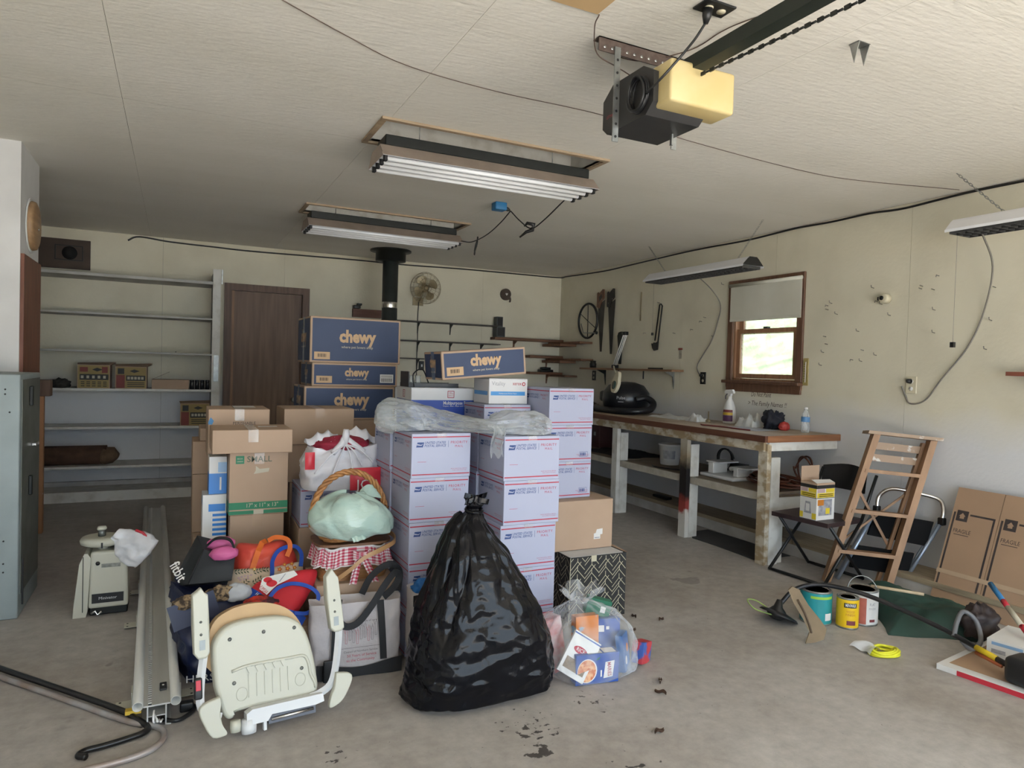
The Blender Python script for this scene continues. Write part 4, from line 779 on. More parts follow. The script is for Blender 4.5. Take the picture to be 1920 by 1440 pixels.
MB().prism([(-0.055, 0.0), (-0.06, 0.015), (-0.045, 0.035), (0.035, 0.04), (0.05, 0.02), (0.05, 0.005), (0.02, 0.0), (0.015, -0.02), (-0.015, -0.02), (-0.02, 0.0)], 0.024, WHITEP, frame((4.562, 4.73, BT+0.27), (0, -1, 0), (0, 0, 1))).build('spray_head', sbp)
MB().tube([(4.55, 4.765, BT+0.27), (4.55, 4.785, BT+0.25), (4.55, 4.785, BT+0.22)], 0.006, mat('trigger_grey', (0.15, 0.14, 0.16), 0.5, var=0.2), 6).build('trigger', sbp)
# water bottle
PET = film('pet_plastic', (0.72, 0.76, 0.78), 0.32, 0.1)
wt = empty('water_bottle', (4.53, 3.87, BT), 'small clear water bottle with a blue label at the bench end', 'bottle')
lathe_obj('bottle', [(0, 0), (0.03, 0), (0.033, 0.01), (0.033, 0.05), (0.030, 0.07), (0.033, 0.09), (0.033, 0.12), (0.02, 0.16), (0.013, 0.17), (0.013, 0.185), (0, 0.185)], PET, wt, o=(4.53, 3.87, BT), n=22)
wrap(0.0338, 0.085, 0.125, 0, 2*math.pi, mat('label_blue', (0.12, 0.30, 0.58), 0.4, var=0.2), (4.53, 3.87, BT), wt, 24); lathe_obj('cap', [(0, 0), (0.0145, 0), (0.0145, 0.016), (0, 0.016)], WHITEP, wt, o=(4.53, 3.87, BT+0.1855), n=16)
tag(lathe_obj('brass_weight', [(0, 0), (0.028, 0), (0.026, 0.015), (0.01, 0.03), (0.006, 0.03), (0.006, 0.10), (0, 0.10)], BRASS, o=(4.42, 4.86, BT), n=14), 'small stand with a thin rod in front of the spray bottle', 'stand')
# --- under the bench
bk = empty('paint_bucket', (4.30, 5.24, SH), 'white plastic paint bucket under the bench', 'bucket')
lathe_obj('pail', [(0, 0), (0.085, 0), (0.09, 0.005), (0.105, 0.18), (0.112, 0.182), (0.112, 0.20), (0.104, 0.20), (0.088, 0.02), (0, 0.02)], WHITEP, bk, o=(4.30, 5.24, SH), n=30)
MB().tube(arc((4.30, 5.24, SH+0.19), 0.113, math.pi*1.02, math.pi*1.98, 14, (0.5, -0.86, 0), (-0.35, -0.2, 0.75)), 0.003, STEEL, 5).build('bail_handle', bk)
wrap(0.1, 0.06, 0.14, R(190), R(260), mat('label_grey', (0.45, 0.46, 0.47), 0.6, col2=(0.3, 0.3, 0.32), scale=25), (4.30, 5.24, SH), bk, 8, rf=lambda z: 0.0915+z*0.083)
BCL = mat('black_cloth', (0.02, 0.02, 0.024), 0.85, var=0.4, scale=6)
cloth('black_mat', (4.33, 6.05, SH), 0.5, 0.75, 0.06, BCL, 'black folded mat on the bench shelf left of the bucket', 'mat', 7.7)
cloth('black_mat', (4.32, 7.15, SH), 0.5, 0.75, 0.10, BCL, 'dark blanket on the bench shelf behind the white postal boxes', 'blanket', 8.7)
o = MB().tube(curve([(4.06, 5.20, SH+0.006), (4.02, 5.10, SH+0.006), (4.06, 4.95, SH+0.006), (4.12, 4.83, SH+0.006), (4.05, 4.74, SH+0.006), (4.15, 4.70, SH+0.006)]), 0.007, BLACK, 6).build('power_cable', o=(4.06, 5.2, SH)); tag(o, 'loose black cord in front of the paint bucket', 'cord')
wm = empty('sewing_machine_base', (4.28, 4.52, SH), 'white two-armed plastic appliance base under the bench', 'appliance')
bxo('base_plate', (4.12, 4.22, SH), (4.44, 4.62, SH+0.03), WHITEP, wm, c=0.012)
bxo('upright', (4.16, 4.49, SH+0.031), (4.32, 4.555, SH+0.125), WHITEP, wm, c=0.004); bxo('top_plate', (4.14, 4.40, SH+0.126), (4.36, 4.56, SH+0.138), WHITEP, wm, c=0.003)
bxo('upright', (4.20, 4.25, SH+0.031), (4.36, 4.30, SH+0.105), WHITEP, wm, c=0.004); bxo('top_plate', (4.18, 4.14, SH+0.106), (4.38, 4.31, SH+0.116), WHITEP, wm, c=0.003)
bxo('dark_back', (4.37, 4.32, SH+0.031), (4.40, 4.48, SH+0.12), BLACK, wm); lathe_obj('knob', [(0, 0), (0.02, 0), (0.02, 0.02), (0, 0.02)], WHITEP, wm, M=aim((4.34, 4.455, SH+0.07), (-1, -0.4, 0)), n=14)
o = MB().tube([Vector((4.40+0.10*math.cos(t), 4.60+0.03*math.sin(t*1.1), SH+0.13+0.09*math.sin(t))) for t in [i*0.25 for i in range(56)]], 0.008, BLACK, 6).build('cable_coil', o=(4.40, 4.60, SH)); tag(o, 'upright coil of thick black cable behind the white appliance', 'cable')
ORG = mat('brown_extension', (0.17, 0.055, 0.03), 0.55, var=0.3, scale=10)
random.seed(9); P = []
for i in range(230):
    t = i*0.21; w_ = 1+0.25*math.sin(t*0.23)+0.12*math.sin(t*0.71); P.append((4.34+0.12*w_*math.cos(t), 3.97+0.19*w_*math.sin(t)+0.05*math.sin(t*0.31), SH+0.012+0.05*(i/230)+0.025*math.sin(t*0.5+1)**2))
o = MB().tube(P, 0.0075, ORG, 6).build('extension_cord', o=(4.34, 3.97, SH)); tag(o, 'tangled brown extension cord at the end of the bench shelf', 'cord')
o = MB().tube([Vector((4.60+0.03*math.sin(t*1.3), 3.92+0.09*math.cos(t), SH+0.125+0.11*math.sin(t))) for t in [i*0.25 for i in range(52)]], 0.0075, ORG, 6).build('extension_cord', o=(4.60, 3.92, SH)); tag(o, 'upright loop of brown cord against the wall under the bench', 'cord')
o = bxo('red_tool_case', (4.35, 6.55, 0.524), (4.62, 6.75, 0.80), mat('case_maroon', (0.10, 0.035, 0.035), 0.5, var=0.2), c=0.01); tag(o, 'dark red case standing under the bench beside the stacked white boxes', 'case'); bxo('latch', (4.345, 6.62, 0.66), (4.3495, 6.66, 0.70), STEEL, o)
o = bxo('scrap_wood', (4.45, 5.45, 0.1225), (4.52, 5.68, 0.15), BLKM, c=0.005); tag(o, 'dark scrap lying on the low ledge under the bench', 'scrap')

cloth('grey_drop_cloth', (4.33, 7.25, BT), 0.45, 0.75, 0.20, mat('drop_cloth', (0.24, 0.22, 0.18), 0.85, var=0.25, scale=6), 'crumpled grey-brown drop cloth at the far end of the workbench', 'cloth', 13.1, fr=4)
fm = MB().prism([(3.98, 4.52), (3.99, 4.25), (3.975, 3.80), (4.34, 3.80), (4.35, 4.30), (4.33, 4.72), (4.12, 4.70)], 0.004, mat('dark_patch', (0.06, 0.062, 0.066), 0.8, var=0.3, scale=6), z0=0.0006).build('floor_patch', o=(4.15, 4.25, 0.0)); tag(fm, 'thin dark patch on the floor under the near end of the workbench', 'mat')  # irregular dark floor patch built as a thin sheet
# ------------------------------------------------------------------ right side of the floor
LADW = mat('ladder_wood', (0.40, 0.235, 0.13), 0.6, col2=(0.29, 0.165, 0.09), scale=4, stretch=(3, 3, 1), bump=0.15)
LADP = mat('ladder_wood_paint', (0.36, 0.25, 0.17), 0.6, col2=(0.62, 0.58, 0.53), scale=16, lo=0.36, hi=0.42)
BL_, BR_, TL_, TR_ = Vector((4.03, 3.22, 0)), Vector((4.285, 2.955, 0)), Vector((4.285, 3.08, 1.03)), Vector((4.60, 2.89, 1.0))
lad = empty('step_ladder', (4.2, 3.08, 0), 'worn wooden stepladder folded and leaned against the right wall', 'ladder')
across = ((BR_-BL_)+(TR_-TL_)).normalized(); upl = ((TL_+TR_)-(BL_+BR_)).normalized(); nrm = across.cross(upl).normalized()   # towards the viewer
if nrm.y > 0: nrm = -nrm
def plank(mb, a, b, wv, th, mt):  # board from a to b, width along wv, thickness vector th
    a, b, wv, th = Vector(a), Vector(b), Vector(wv), Vector(th)
    vs_ = [p+s_*wv/2+t_*th/2 for p in (a, b) for s_ in (-1, 1) for t_ in (-1, 1)]
    mb.add(vs_, [(0, 1, 3, 2), (4, 6, 7, 5), (0, 4, 5, 1), (2, 3, 7, 6), (0, 2, 6, 4), (1, 5, 7, 3)], mt); bm = None; return mb
def fixn(o):
    bm = bmesh.new(); bm.from_mesh(o.data); bmesh.ops.recalc_face_normals(bm, faces=bm.faces); bm.to_mesh(o.data); bm.free(); return o
for (a, b) in ((BL_, TL_), (BR_, TR_)):
    fixn(plank(MB(), a+Vector((0, 0, 0.012)), b, across*0.042, nrm*0.085, LADW).build('front_rail', lad))
    fixn(plank(MB(), a-nrm*0.11+across*0.03*(1 if a is BL_ else -1)+Vector((0, 0, 0.01)), b-nrm*0.05-upl*0.02+across*0.03*(1 if a is BL_ else -1), across*0.022, nrm*0.04, LADW).build('rear_rail', lad))
for t in (0.22, 0.49, 0.76): fixn(plank(MB(), BL_.lerp(TL_, t), BR_.lerp(TR_, t), nrm*0.10, upl*0.024, LADW).build('step', lad))
for t in (0.85, 0.93): fixn(plank(MB(), BL_.lerp(TL_, t)-nrm*0.055, BR_.lerp(TR_, t)-nrm*0.055, upl*0.05, nrm*0.015, LADP).build('rear_slat', lad))
fixn(plank(MB(), TL_-across*0.06+upl*0.012-nrm*0.02, TR_+across*0.05+upl*0.012-nrm*0.02, nrm*0.15, upl*0.022, LADP).build('top_board', lad))
rbL, rbR, rtL, rtR = BL_-nrm*0.10, BR_-nrm*0.10, TL_-nrm*0.07, TR_-nrm*0.07
fixn(plank(MB(), rbL.lerp(rtL, 0.28)+across*0.04, rbR.lerp(rtR, 0.62)-across*0.04, upl*0.025, nrm*0.012, LADW).build('cross_brace', lad))
fixn(plank(MB(), rbR.lerp(rtR, 0.28)-across*0.04-nrm*0.014, rbL.lerp(rtL, 0.62)+across*0.04-nrm*0.014, upl*0.025, nrm*0.012, LADW).build('cross_brace', lad))
# folding steel step stool behind the ladder
STB = mat('pale_blue_steel', (0.38, 0.46, 0.58), 0.35, 0.6, var=0.15)
RUB = mat('black_rubber', (0.008, 0.008, 0.009), 0.85, var=0.2, spec=0.2)
stp = empty('step_stool', (4.4, 3.05, 0), 'folded steel step stool with black treads behind the wooden ladder', 'step stool')
o1, o2 = Vector((4.13, 3.21, 0.015)), Vector((4.40, 2.93, 0.015)); t1, t2 = Vector((4.40, 3.13, 0.50)), Vector((4.60, 2.80, 0.47))
for a, b in ((o1, t1), (o2, t2)):
    MB().tube([a, b], 0.012, STB, 8).build('leg_tube', stp); MB().tube([a-nrm*0.05, b-nrm*0.035], 0.011, STB, 8).build('rear_leg_tube', stp)
MB().tube(curve([t1, t1+Vector((0.02, 0, 0.09)), t1+Vector((0.06, -0.06, 0.15)), t1.lerp(t2, 0.5)+Vector((0.04, 0, 0.155)), t2+Vector((0.03, 0.05, 0.14)), t2+Vector((0.02, 0.005, 0.08)), t2]), 0.014, CHROME, 10).build('handle_loop', stp)
for f, d in ((0.33, 0.16), (0.80, 0.17)): fixn(plank(MB(), o1.lerp(t1, f)-nrm*0.02+across*0.02, o2.lerp(t2, f)-nrm*0.02-across*0.02, upl*d, nrm*0.03, RUB).build('tread', stp))
for p in (t1, t2): bxo('joint_clip', tuple(p-Vector((0.02, 0.02, 0.025))), tuple(p+Vector((0.02, 0.02, 0.025))), BLACK, stp, c=0.005)
# folding chair
fcx = empty('folding_chair', (4.1, 3.38, 0), 'black folding chair with a dark padded seat beside the workbench', 'chair')
SEAT = mat('dark_vinyl', (0.045, 0.028, 0.03), 0.45, var=0.25)
sc4 = [(3.86, 3.56), (3.90, 3.12), (4.30, 3.16), (4.26, 3.60)]
MB().prism(sc4, 0.03, SEAT, z0=0.405).build('seat', fcx)
for (ya, s_) in ((3.565, 0), (3.125, 1)):
    MB().tube([(3.88+0.03*s_, ya+0.015, 0.012), (4.28, ya+0.03, 0.42)], 0.011, BLACK, 8).build('leg', fcx)
    MB().tube([(4.30+0.02*s_, ya+0.03, 0.012), (3.93, ya, 0.41)], 0.011, BLACK, 8).build('leg', fcx)
    MB().tube([(4.28, ya+0.03, 0.42), (4.42, ya+0.03, 0.73)], 0.011, BLACK, 8).build('back_upright', fcx)
MB().tube([(3.88, 3.58, 0.016), (3.91, 3.14, 0.016)], 0.011, BLACK, 8).build('foot_bar', fcx); MB().tube([(4.30, 3.595, 0.016), (4.32, 3.155, 0.016)], 0.011, BLACK, 8).build('foot_bar', fcx)
MB().grid(lambda u, v: (4.405+0.05*math.sin(math.pi*u)+0.02*v, 3.60-0.36*u, 0.585+(0.16+0.025*math.sin(math.pi*u))*v), 14, 8, BLACK).grid(lambda u, v: (4.42+0.05*math.sin(math.pi*u)+0.02*v, 3.24+0.36*u, 0.585+(0.16+0.025*math.sin(math.pi*u))*v), 14, 8, BLACK).build('backrest', fcx)
# printed box on the chair
PYEL = mat('print_yellow', (0.72, 0.55, 0.04), 0.5, var=0.08); PWHT = mat('print_white', (0.70, 0.69, 0.67), 0.5, var=0.06); PGRY = mat('print_grey', (0.16, 0.17, 0.22), 0.5, col2=(0.4, 0.4, 0.42), scale=30); PINK = mat('print_pink', (0.50, 0.36, 0.36), 0.5, var=0.1); PORG = mat('print_orange', (0.62, 0.22, 0.03), 0.5, var=0.2)
lbx = empty('work_light_box', (3.99, 3.29, 0.436), 'opened black and yellow printed box on the folding chair seat', 'box')
x0, x1, y0, y1, z0, z1 = 3.90, 4.075, 3.215, 3.35, 0.4365, 0.69
s = MB().box((x0, y0, z0), (x1, y1, z1-0.04), PWHT).box((x0, y0, z1-0.04), (x1, y1, z1-0.001), CARD)
Ff = frame((x0, y0, z0), (1, 0, 0), (0, 0, 1)); Fl = frame((x0, y1, z0), (0, -1, 0), (0, 0, 1))
for F, W in ((Ff, x1-x0), (Fl, y1-y0)):
    s.rect(0, W, 0.215, 0.238, DKP, F, 0.0006); s.rect(0.0, W, 0.148, 0.152, DKP, F, 0.0006); s.rect(0.004, W-0.004, 0.153, 0.185, PYEL, F, 0.0006); s.rect(0.004, W*0.45, 0.187, 0.213, PINK, F, 0.0006); s.rect(W*0.5, W-0.004, 0.187, 0.213, PYEL, F, 0.0006)
    for k in range(2): s.rect(W*0.12, W*0.9, 0.160+0.012*k, 0.165+0.012*k, DKP, F, 0.0012)
s.rect(0.02, 0.15, 0.03, 0.14, PGRY, Ff, 0.0006); s.rect(0.01, 0.07, 0.10, 0.14, PORG, Ff, 0.0012); s.rect(0.09, 0.13, 0.04, 0.08, PYEL, Ff, 0.0012)
s.rect(0.0, 0.028, 0.005, 0.045, PYEL, Fl, 0.0006); s.rect(0.10, 0.135, 0.005, 0.045, PYEL, Fl, 0.0006)
s.flat([(0.035, 0.04), (0.095, 0.04), (0.085, 0.12), (0.045, 0.12)], PGRY, Fl, 0.0006); s.rect(0.05, 0.08, 0.055, 0.105, PWHT, Fl, 0.0012)
s.build('carton', lbx)
MB().box((x0, y1-0.003, z1), (x1, y1, z1+0.10), CARD).build('back_flap', lbx)
MB().add([(x0, y0, z1-0.002), (x1, y0, z1-0.002), (x1+0.01, y0+0.05, z1+0.012), (x0, y0+0.05, z1+0.018)], [(0, 1, 2, 3)], PWHT).build('front_flap', lbx)
# flattened cartons leaned on the wall
pt0, pb0 = Vector((4.60, 2.77, 0.715)), Vector((4.335, 2.70, 0.002)); per = (0, -1, 0.0)
upv = (pt0-pb0).normalized(); CARD2 = mat('cardboard_flat', (0.40, 0.26, 0.165), 0.75, var=0.1, scale=3); INK = mat('ink_dark', (0.055, 0.042, 0.04), 0.7, var=0.3, scale=30)
fl_ = empty('flattened_carton', tuple(pb0), 'large flattened brown moving carton leaned against the right wall', 'carton'); Lc = (pt0-pb0).length
Fc = frame(pb0, per, upv)
for i in range(3):
    s = MB().box((i*0.282+0.001, 0, -0.010), (i*0.282+0.280, Lc, 0), CARD2, Fc); a, b = i*0.282+0.012, i*0.282+0.262; tk = 0.012
    if True:
        for (xa, xb, ya, yb) in ((a, a+tk, 0.09, 0.60), (b-tk, b, 0.09, 0.60), (a, b, 0.09, 0.09+tk), (a+0.10, b, 0.60-tk, 0.60)): s.rect(xa, xb, ya, yb, INK, Fc, 0.0006)
        s.rect(a+0.02, a+0.09, 0.545, 0.615, INK, Fc, 0.0008); s.flat([(a+0.035, 0.578), (a+0.055, 0.60), (a+0.075, 0.578), (a+0.068, 0.578), (a+0.068, 0.562), (a+0.042, 0.562), (a+0.042, 0.578)], CARD2, Fc, 0.0014)
        s.text('FRAGILE', 0.036, INK, Fc, a+0.075, 0.48, width=0.105, z=0.0008); s.rect(a+0.03, a+0.12, 0.455, 0.459, INK, Fc, 0.0008)
    s.build('panel', fl_)
MB().box((-0.002, 0.195, 0.0015), (0.846, 0.222, 0.003), mat('strap_tan', (0.50, 0.36, 0.24), 0.6, var=0.1), Fc).build('tape_band', fl_)
# three paint cans
def can(x, y, r, h, mt, label, cat, seed=0):
    e = empty('paint_can', (x, y, 0), label, cat, 'paint cans on the floor')
    lathe_obj('can_body', [(0, 0), (r, 0), (r+0.001, 0.004), (r, 0.008), (r, h-0.008), (r+0.0015, h-0.004), (r, h), (r-0.008, h), (r-0.01, h-0.006), (0, h-0.006)], STEEL, e, o=(x, y, 0), n=32)
    wrap(r+0.0006, 0.010, h-0.010, 0, 2*math.pi, mt, (x, y, 0), e, 33)
    lathe_obj('lid', [(0, h-0.005), (r-0.02, h-0.005), (r-0.014, h-0.002), (r-0.011, h-0.005)], CHROME, e, o=(x, y, 0), n=32)
    return e
TEAL = mat('label_teal', (0.02, 0.20, 0.20), 0.45, col2=(0.02, 0.30, 0.33), scale=9, stretch=(1, 1, 0.3))
c1 = can(3.34, 2.73, 0.085, 0.19, TEAL, 'paint can with a teal green label and dented lid', 'can')
wrap(0.0866, 0.15, 0.165, R(200), R(290), mat('label_lime', (0.30, 0.55, 0.06), 0.5, var=0.1), (3.34, 2.73, 0), c1); wrap(0.0866, 0.03, 0.07, R(255), R(285), PWHT, (3.34, 2.73, 0), c1, 8)
c2 = can(3.44, 2.60, 0.058, 0.175, mat('label_minyellow', (0.82, 0.52, 0.01), 0.45, var=0.05), 'slim yellow wood stain can between the two larger cans', 'can')
# lettering bent round the yellow can
def wtext(t, r, o, ang, z, size, mt, parent, width, off=0.0, name='lettering'):
    v, f = text_mesh(t, off); ww = max(p.x for p in v)-min(p.x for p in v); k = width/ww
    MB().add([(o[0]+r*math.cos(ang+p.x*k/r), o[1]+r*math.sin(ang+p.x*k/r), o[2]+z+p.y*size) for p in v], f, mt).build(name, parent)
wrap(0.0592, 0.122, 0.148, R(200), R(268), DKP, (3.44, 2.60, 0), c2); wtext('MINWAX', 0.0598, (3.44, 2.60, 0), R(234), 0.135, 0.026, PWHT, c2, 0.058, 0.01)
wtext('WOOD', 0.0594, (3.44, 2.60, 0), R(234), 0.10, 0.018, PORG, c2, 0.045); wtext('FINISH', 0.0594, (3.44, 2.60, 0), R(234), 0.082, 0.018, PORG, c2, 0.05); wrap(0.0592, 0.025, 0.05, R(215), R(262), MAR, (3.44, 2.60, 0), c2)
c3 = can(3.59, 2.62, 0.083, 0.2, PWHT, 'white gallon paint can with a wire handle and brick red panel', 'can')
wrap(0.0842, 0.012, 0.16, R(190), R(232), mat('label_brick', (0.45, 0.12, 0.08), 0.5, var=0.2, scale=20), (3.59, 2.62, 0), c3); wrap(0.0842, 0.025, 0.04, R(245), R(268), MAR, (3.59, 2.62, 0), c3, 6)
wtext('FLAT', 0.0842, (3.59, 2.62, 0), R(256), 0.125, 0.022, PGRY, c3, 0.035); wtext('FINISH', 0.0842, (3.59, 2.62, 0), R(256), 0.10, 0.018, PGRY, c3, 0.042)
MB().tube(arc((3.59, 2.62, 0.175), 0.088, 0, math.pi, 18, (0.90, -0.43, 0), (0.12, 0.25, 0.96)), 0.0025, STEEL, 6).build('wire_handle', c3)
# tan leather sheath on the floor
LTH = mat('tan_leather', (0.27, 0.195, 0.115), 0.75, var=0.25, scale=8, bump=0.2)
Fs = frame((3.02, 2.50, 0.004), (0.75, -0.66, 0.05), (-0.06, 0.10, 1.0))
s = MB(); out = [(-0.02, 0.0), (0.0, 0.06), (-0.03, 0.13), (-0.075, 0.21), (-0.10, 0.275), (-0.08, 0.295), (-0.045, 0.28), (0.0, 0.20), (0.055, 0.13), (0.085, 0.085), (0.07, 0.03), (0.03, 0.012)]
s.prism(out, 0.014, LTH, Fs); lo = s.build('leather_sheath', o=(3.0, 2.48, 0.004)); tag(lo, 'tan leather sheath standing in front of the teal paint can', 'sheath')
MB().tube([Fs @ Vector(p) for p in ((-0.055, 0.23, 0.016), (-0.02, 0.16, 0.0165), (0.0, 0.10, 0.0165), (0.01, 0.06, 0.016))], 0.005, mat('leather_dark', (0.12, 0.08, 0.05), 0.8, var=0.2), 6).build('seam', lo)
# string trimmer
st = empty('string_trimmer', (3.45, 2.4, 0), 'black string trimmer lying across the floor over the paint cans', 'trimmer')
TRM = mat('shaft_black', (0.022, 0.021, 0.024), 0.4, 0.2, var=0.25)
MB().tube(curve([(3.13, 2.80, 0.10), (3.22, 2.78, 0.18), (3.33, 2.72, 0.215), (3.42, 2.60, 0.215), (3.50, 2.45, 0.19), (3.575, 2.20, 0.135), (3.578, 2.06, 0.11), (3.55, 1.95, 0.10)]), 0.0125, TRM, 10).build('shaft', st)
lathe_obj('trimmer_head', [(0, 0), (0.03, 0), (0.05, 0.015), (0.055, 0.03), (0.045, 0.05), (0.025, 0.07), (0.015, 0.11), (0, 0.11)], BLACK, st, M=aim((3.10, 2.80, 0.02), (0.25, 0.0, 1)), n=20)
lathe_obj('guard', [(0.02, 0.03), (0.10, 0.012), (0.11, 0.0)], TRM, st, M=aim((3.12, 2.80, 0.035), (0.45, 0.0, 1)), n=20)
MB().tube(curve([(3.07, 2.78, 0.05), (3.00, 2.86, 0.07), (3.01, 2.93, 0.10), (3.07, 2.92, 0.09), (3.10, 2.85, 0.06)]), 0.004, mat('green_line', (0.30, 0.42, 0.12), 0.5, var=0.1), 6).build('cutting_line', st)
MB().tube(curve([(3.575, 2.09, 0.11), (3.63, 2.11, 0.17), (3.70, 2.12, 0.21), (3.74, 2.08, 0.17), (3.70, 2.03, 0.09), (3.62, 2.03, 0.06), (3.575, 2.05, 0.1)]), 0.012, mat('handle_grey', (0.16, 0.16, 0.17), 0.45, var=0.3), 8).build('loop_handle', st)
MB().tube([(3.555, 1.97, 0.102), (3.53, 1.86, 0.092)], 0.0145, mat('grip_yellow', (0.78, 0.56, 0.02), 0.45, var=0.05), 10).build('yellow_sleeve', st)
MB().tube([(3.545, 1.965, 0.080), (3.515, 1.83, 0.072)], 0.009, mat('grip_orange', (0.45, 0.12, 0.04), 0.5, var=0.1), 8).build('throttle_wire', st)
MB().tube([(3.53, 1.86, 0.092), (3.51, 1.78, 0.085)], 0.014, TRM, 8).build('shaft_end', st)
bxo('motor_housing', (3.44, 1.64, 0.033), (3.58, 1.79, 0.155), BLACK, st, c=0.025); bxo('red_cover', (3.50, 1.56, 0.002), (3.60, 1.66, 0.06), mat('engine_red', (0.62, 0.02, 0.03), 0.35, var=0.05), st, c=0.012)
# yellow rope pack
yp = empty('rope_pack', (3.27, 2.27, 0), 'bagged coil of bright yellow rope on the floor', 'rope')
YRP = mat('yellow_rope', (0.78, 0.76, 0.03), 0.5, var=0.15, scale=40, bump=0.3)
MB().tube([Vector((3.28+(0.085-0.012*(i//24 % 4))*math.cos(i*0.2618), 2.26+(0.06-0.008*(i//24 % 4))*math.sin(i*0.2618), 0.008+0.008*(i//24 % 3)+0.004*math.sin(i*0.5))) for i in range(150)], 0.0065, YRP, 6).build('rope_coil', yp)
MB().grid(lambda u, v: (3.17+0.10*u+0.02*math.sin(3*v), 2.26+0.12*v, 0.012+0.028*math.sin(math.pi*u)+0.006*math.sin(9*v+4*u)), 12, 12, film('clear_bag', (0.85, 0.87, 0.9), 0.55, 0.2)).build('plastic_pouch', yp)
# green tarp
GRN = mat('green_tarp', (0.018, 0.065, 0.05), 0.6, var=0.35, scale=5)
cloth('green_tarp', (3.98, 2.50, 0), 0.60, 0.60, 0.15, GRN, 'crumpled dark green tarp under the stepladder', 'tarp', 11.3, rz=-0.6, n=60, fr=2.6)
tag(MB().tube([(3.66, 2.62, 0.20), (3.84, 2.42, 0.19)], 0.009, wood('stick_wood', (0.55, 0.43, 0.28), (0.42, 0.32, 0.2), 0.6, 1), 8).build('paint_stick', o=(3.75, 2.52, 0.19)), 'pale wooden stick lying over the green tarp', 'stick')
# flat red and white carton, printed box, bits near the right edge
REDB = mat('carton_bright_red', (0.55, 0.03, 0.05), 0.45, var=0.08)
fb = MB().box((3.36, 1.62, 0.001), (3.98, 2.04, 0.028), PWHT, Matrix.Translation((3.36, 2.04, 0)) @ Matrix.Rotation(0.14, 4, 'Z') @ Matrix.Translation((-3.36, -2.04, 0)))
Mz = Matrix.Translation((3.36, 2.04, 0)) @ Matrix.Rotation(0.14, 4, 'Z')
fb.rect(0.06, 0.60, -0.40, -0.03, CARD2, Mz, 0.0286); Fe = Mz @ frame((0.0, -0.03, 0.0), (0, -1, 0), (0, 0, 1)); fb.rect(0.06, 0.39, 0.002, 0.026, REDB, Fe, 0.0006)
fb = fb.build('flat_carton', o=(3.67, 1.83, 0.001)); tag(fb, 'flat white carton with red edge lying by the right edge', 'carton')
bx2 = MB().box((0, 0, 0), (0.30, 0.17, 0.11), PWHT, Matrix.Translation((3.67, 1.80, 0.030)) @ Matrix.Rotation(0.2, 4, 'Z'))
F = Matrix.Translation((3.67, 1.80, 0.030)) @ Matrix.Rotation(0.2, 4, 'Z') @ frame((0, 0.17, 0), (0, -1, 0), (0, 0, 1)); LBL = mat('print_lightblue', (0.25, 0.42, 0.65), 0.5, var=0.15)
bx2.rect(0.02, 0.15, 0.085, 0.10, LBL, F, 0.0006); bx2.rect(0.02, 0.08, 0.045, 0.065, PGRY, F, 0.0006); bx2.flat([(0.125+0.02*math.cos(t), 0.05+0.02*math.sin(t)) for t in [i*0.524 for i in range(12)]], LBL, F, 0.0006); bx2.rect(0.01, 0.06, 0.01, 0.03, LBL, F, 0.0006)
F2 = Matrix.Translation((3.67, 1.80, 0.030)) @ Matrix.Rotation(0.2, 4, 'Z') @ frame((0, 0, 0), (1, 0, 0), (0, 0, 1)); bx2.rect(0.03, 0.25, 0.07, 0.09, LBL, F2, 0.0006); bx2.rect(0.03, 0.15, 0.03, 0.05, PGRY, F2, 0.0006)
tag(bx2.build('printed_carton', o=(3.8, 1.86, 0.030)), 'small white and light blue printed box on the flat carton', 'box')
hb = lump('leather_bag', (3.93, 2.17, 0.03), (0.10, 0.085, 0.10), mat('dark_brown_leather', (0.04, 0.026, 0.026), 0.55, var=0.4, scale=12), 'dark brown leather bag slumped at the wall by the tarp', 'bag', 8, 0.3)
hb.location.z = 0.03
mk = empty('measuring_stick', (3.9, 2.0, 0.145), 'blue, red and white striped handle leaning on the small box', 'handle'); A, B = Vector((4.04, 2.18, 0.30)), Vector((3.78, 1.84, 0.155))
for a, b, m__ in ((0, 0.33, BLUE), (0.33, 0.45, REDB), (0.45, 0.78, PALEP), (0.78, 0.9, REDB), (0.9, 1.0, PALEP)): MB().tube([A.lerp(B, a), A.lerp(B, b)], 0.014, m__, 10).build('band', mk)
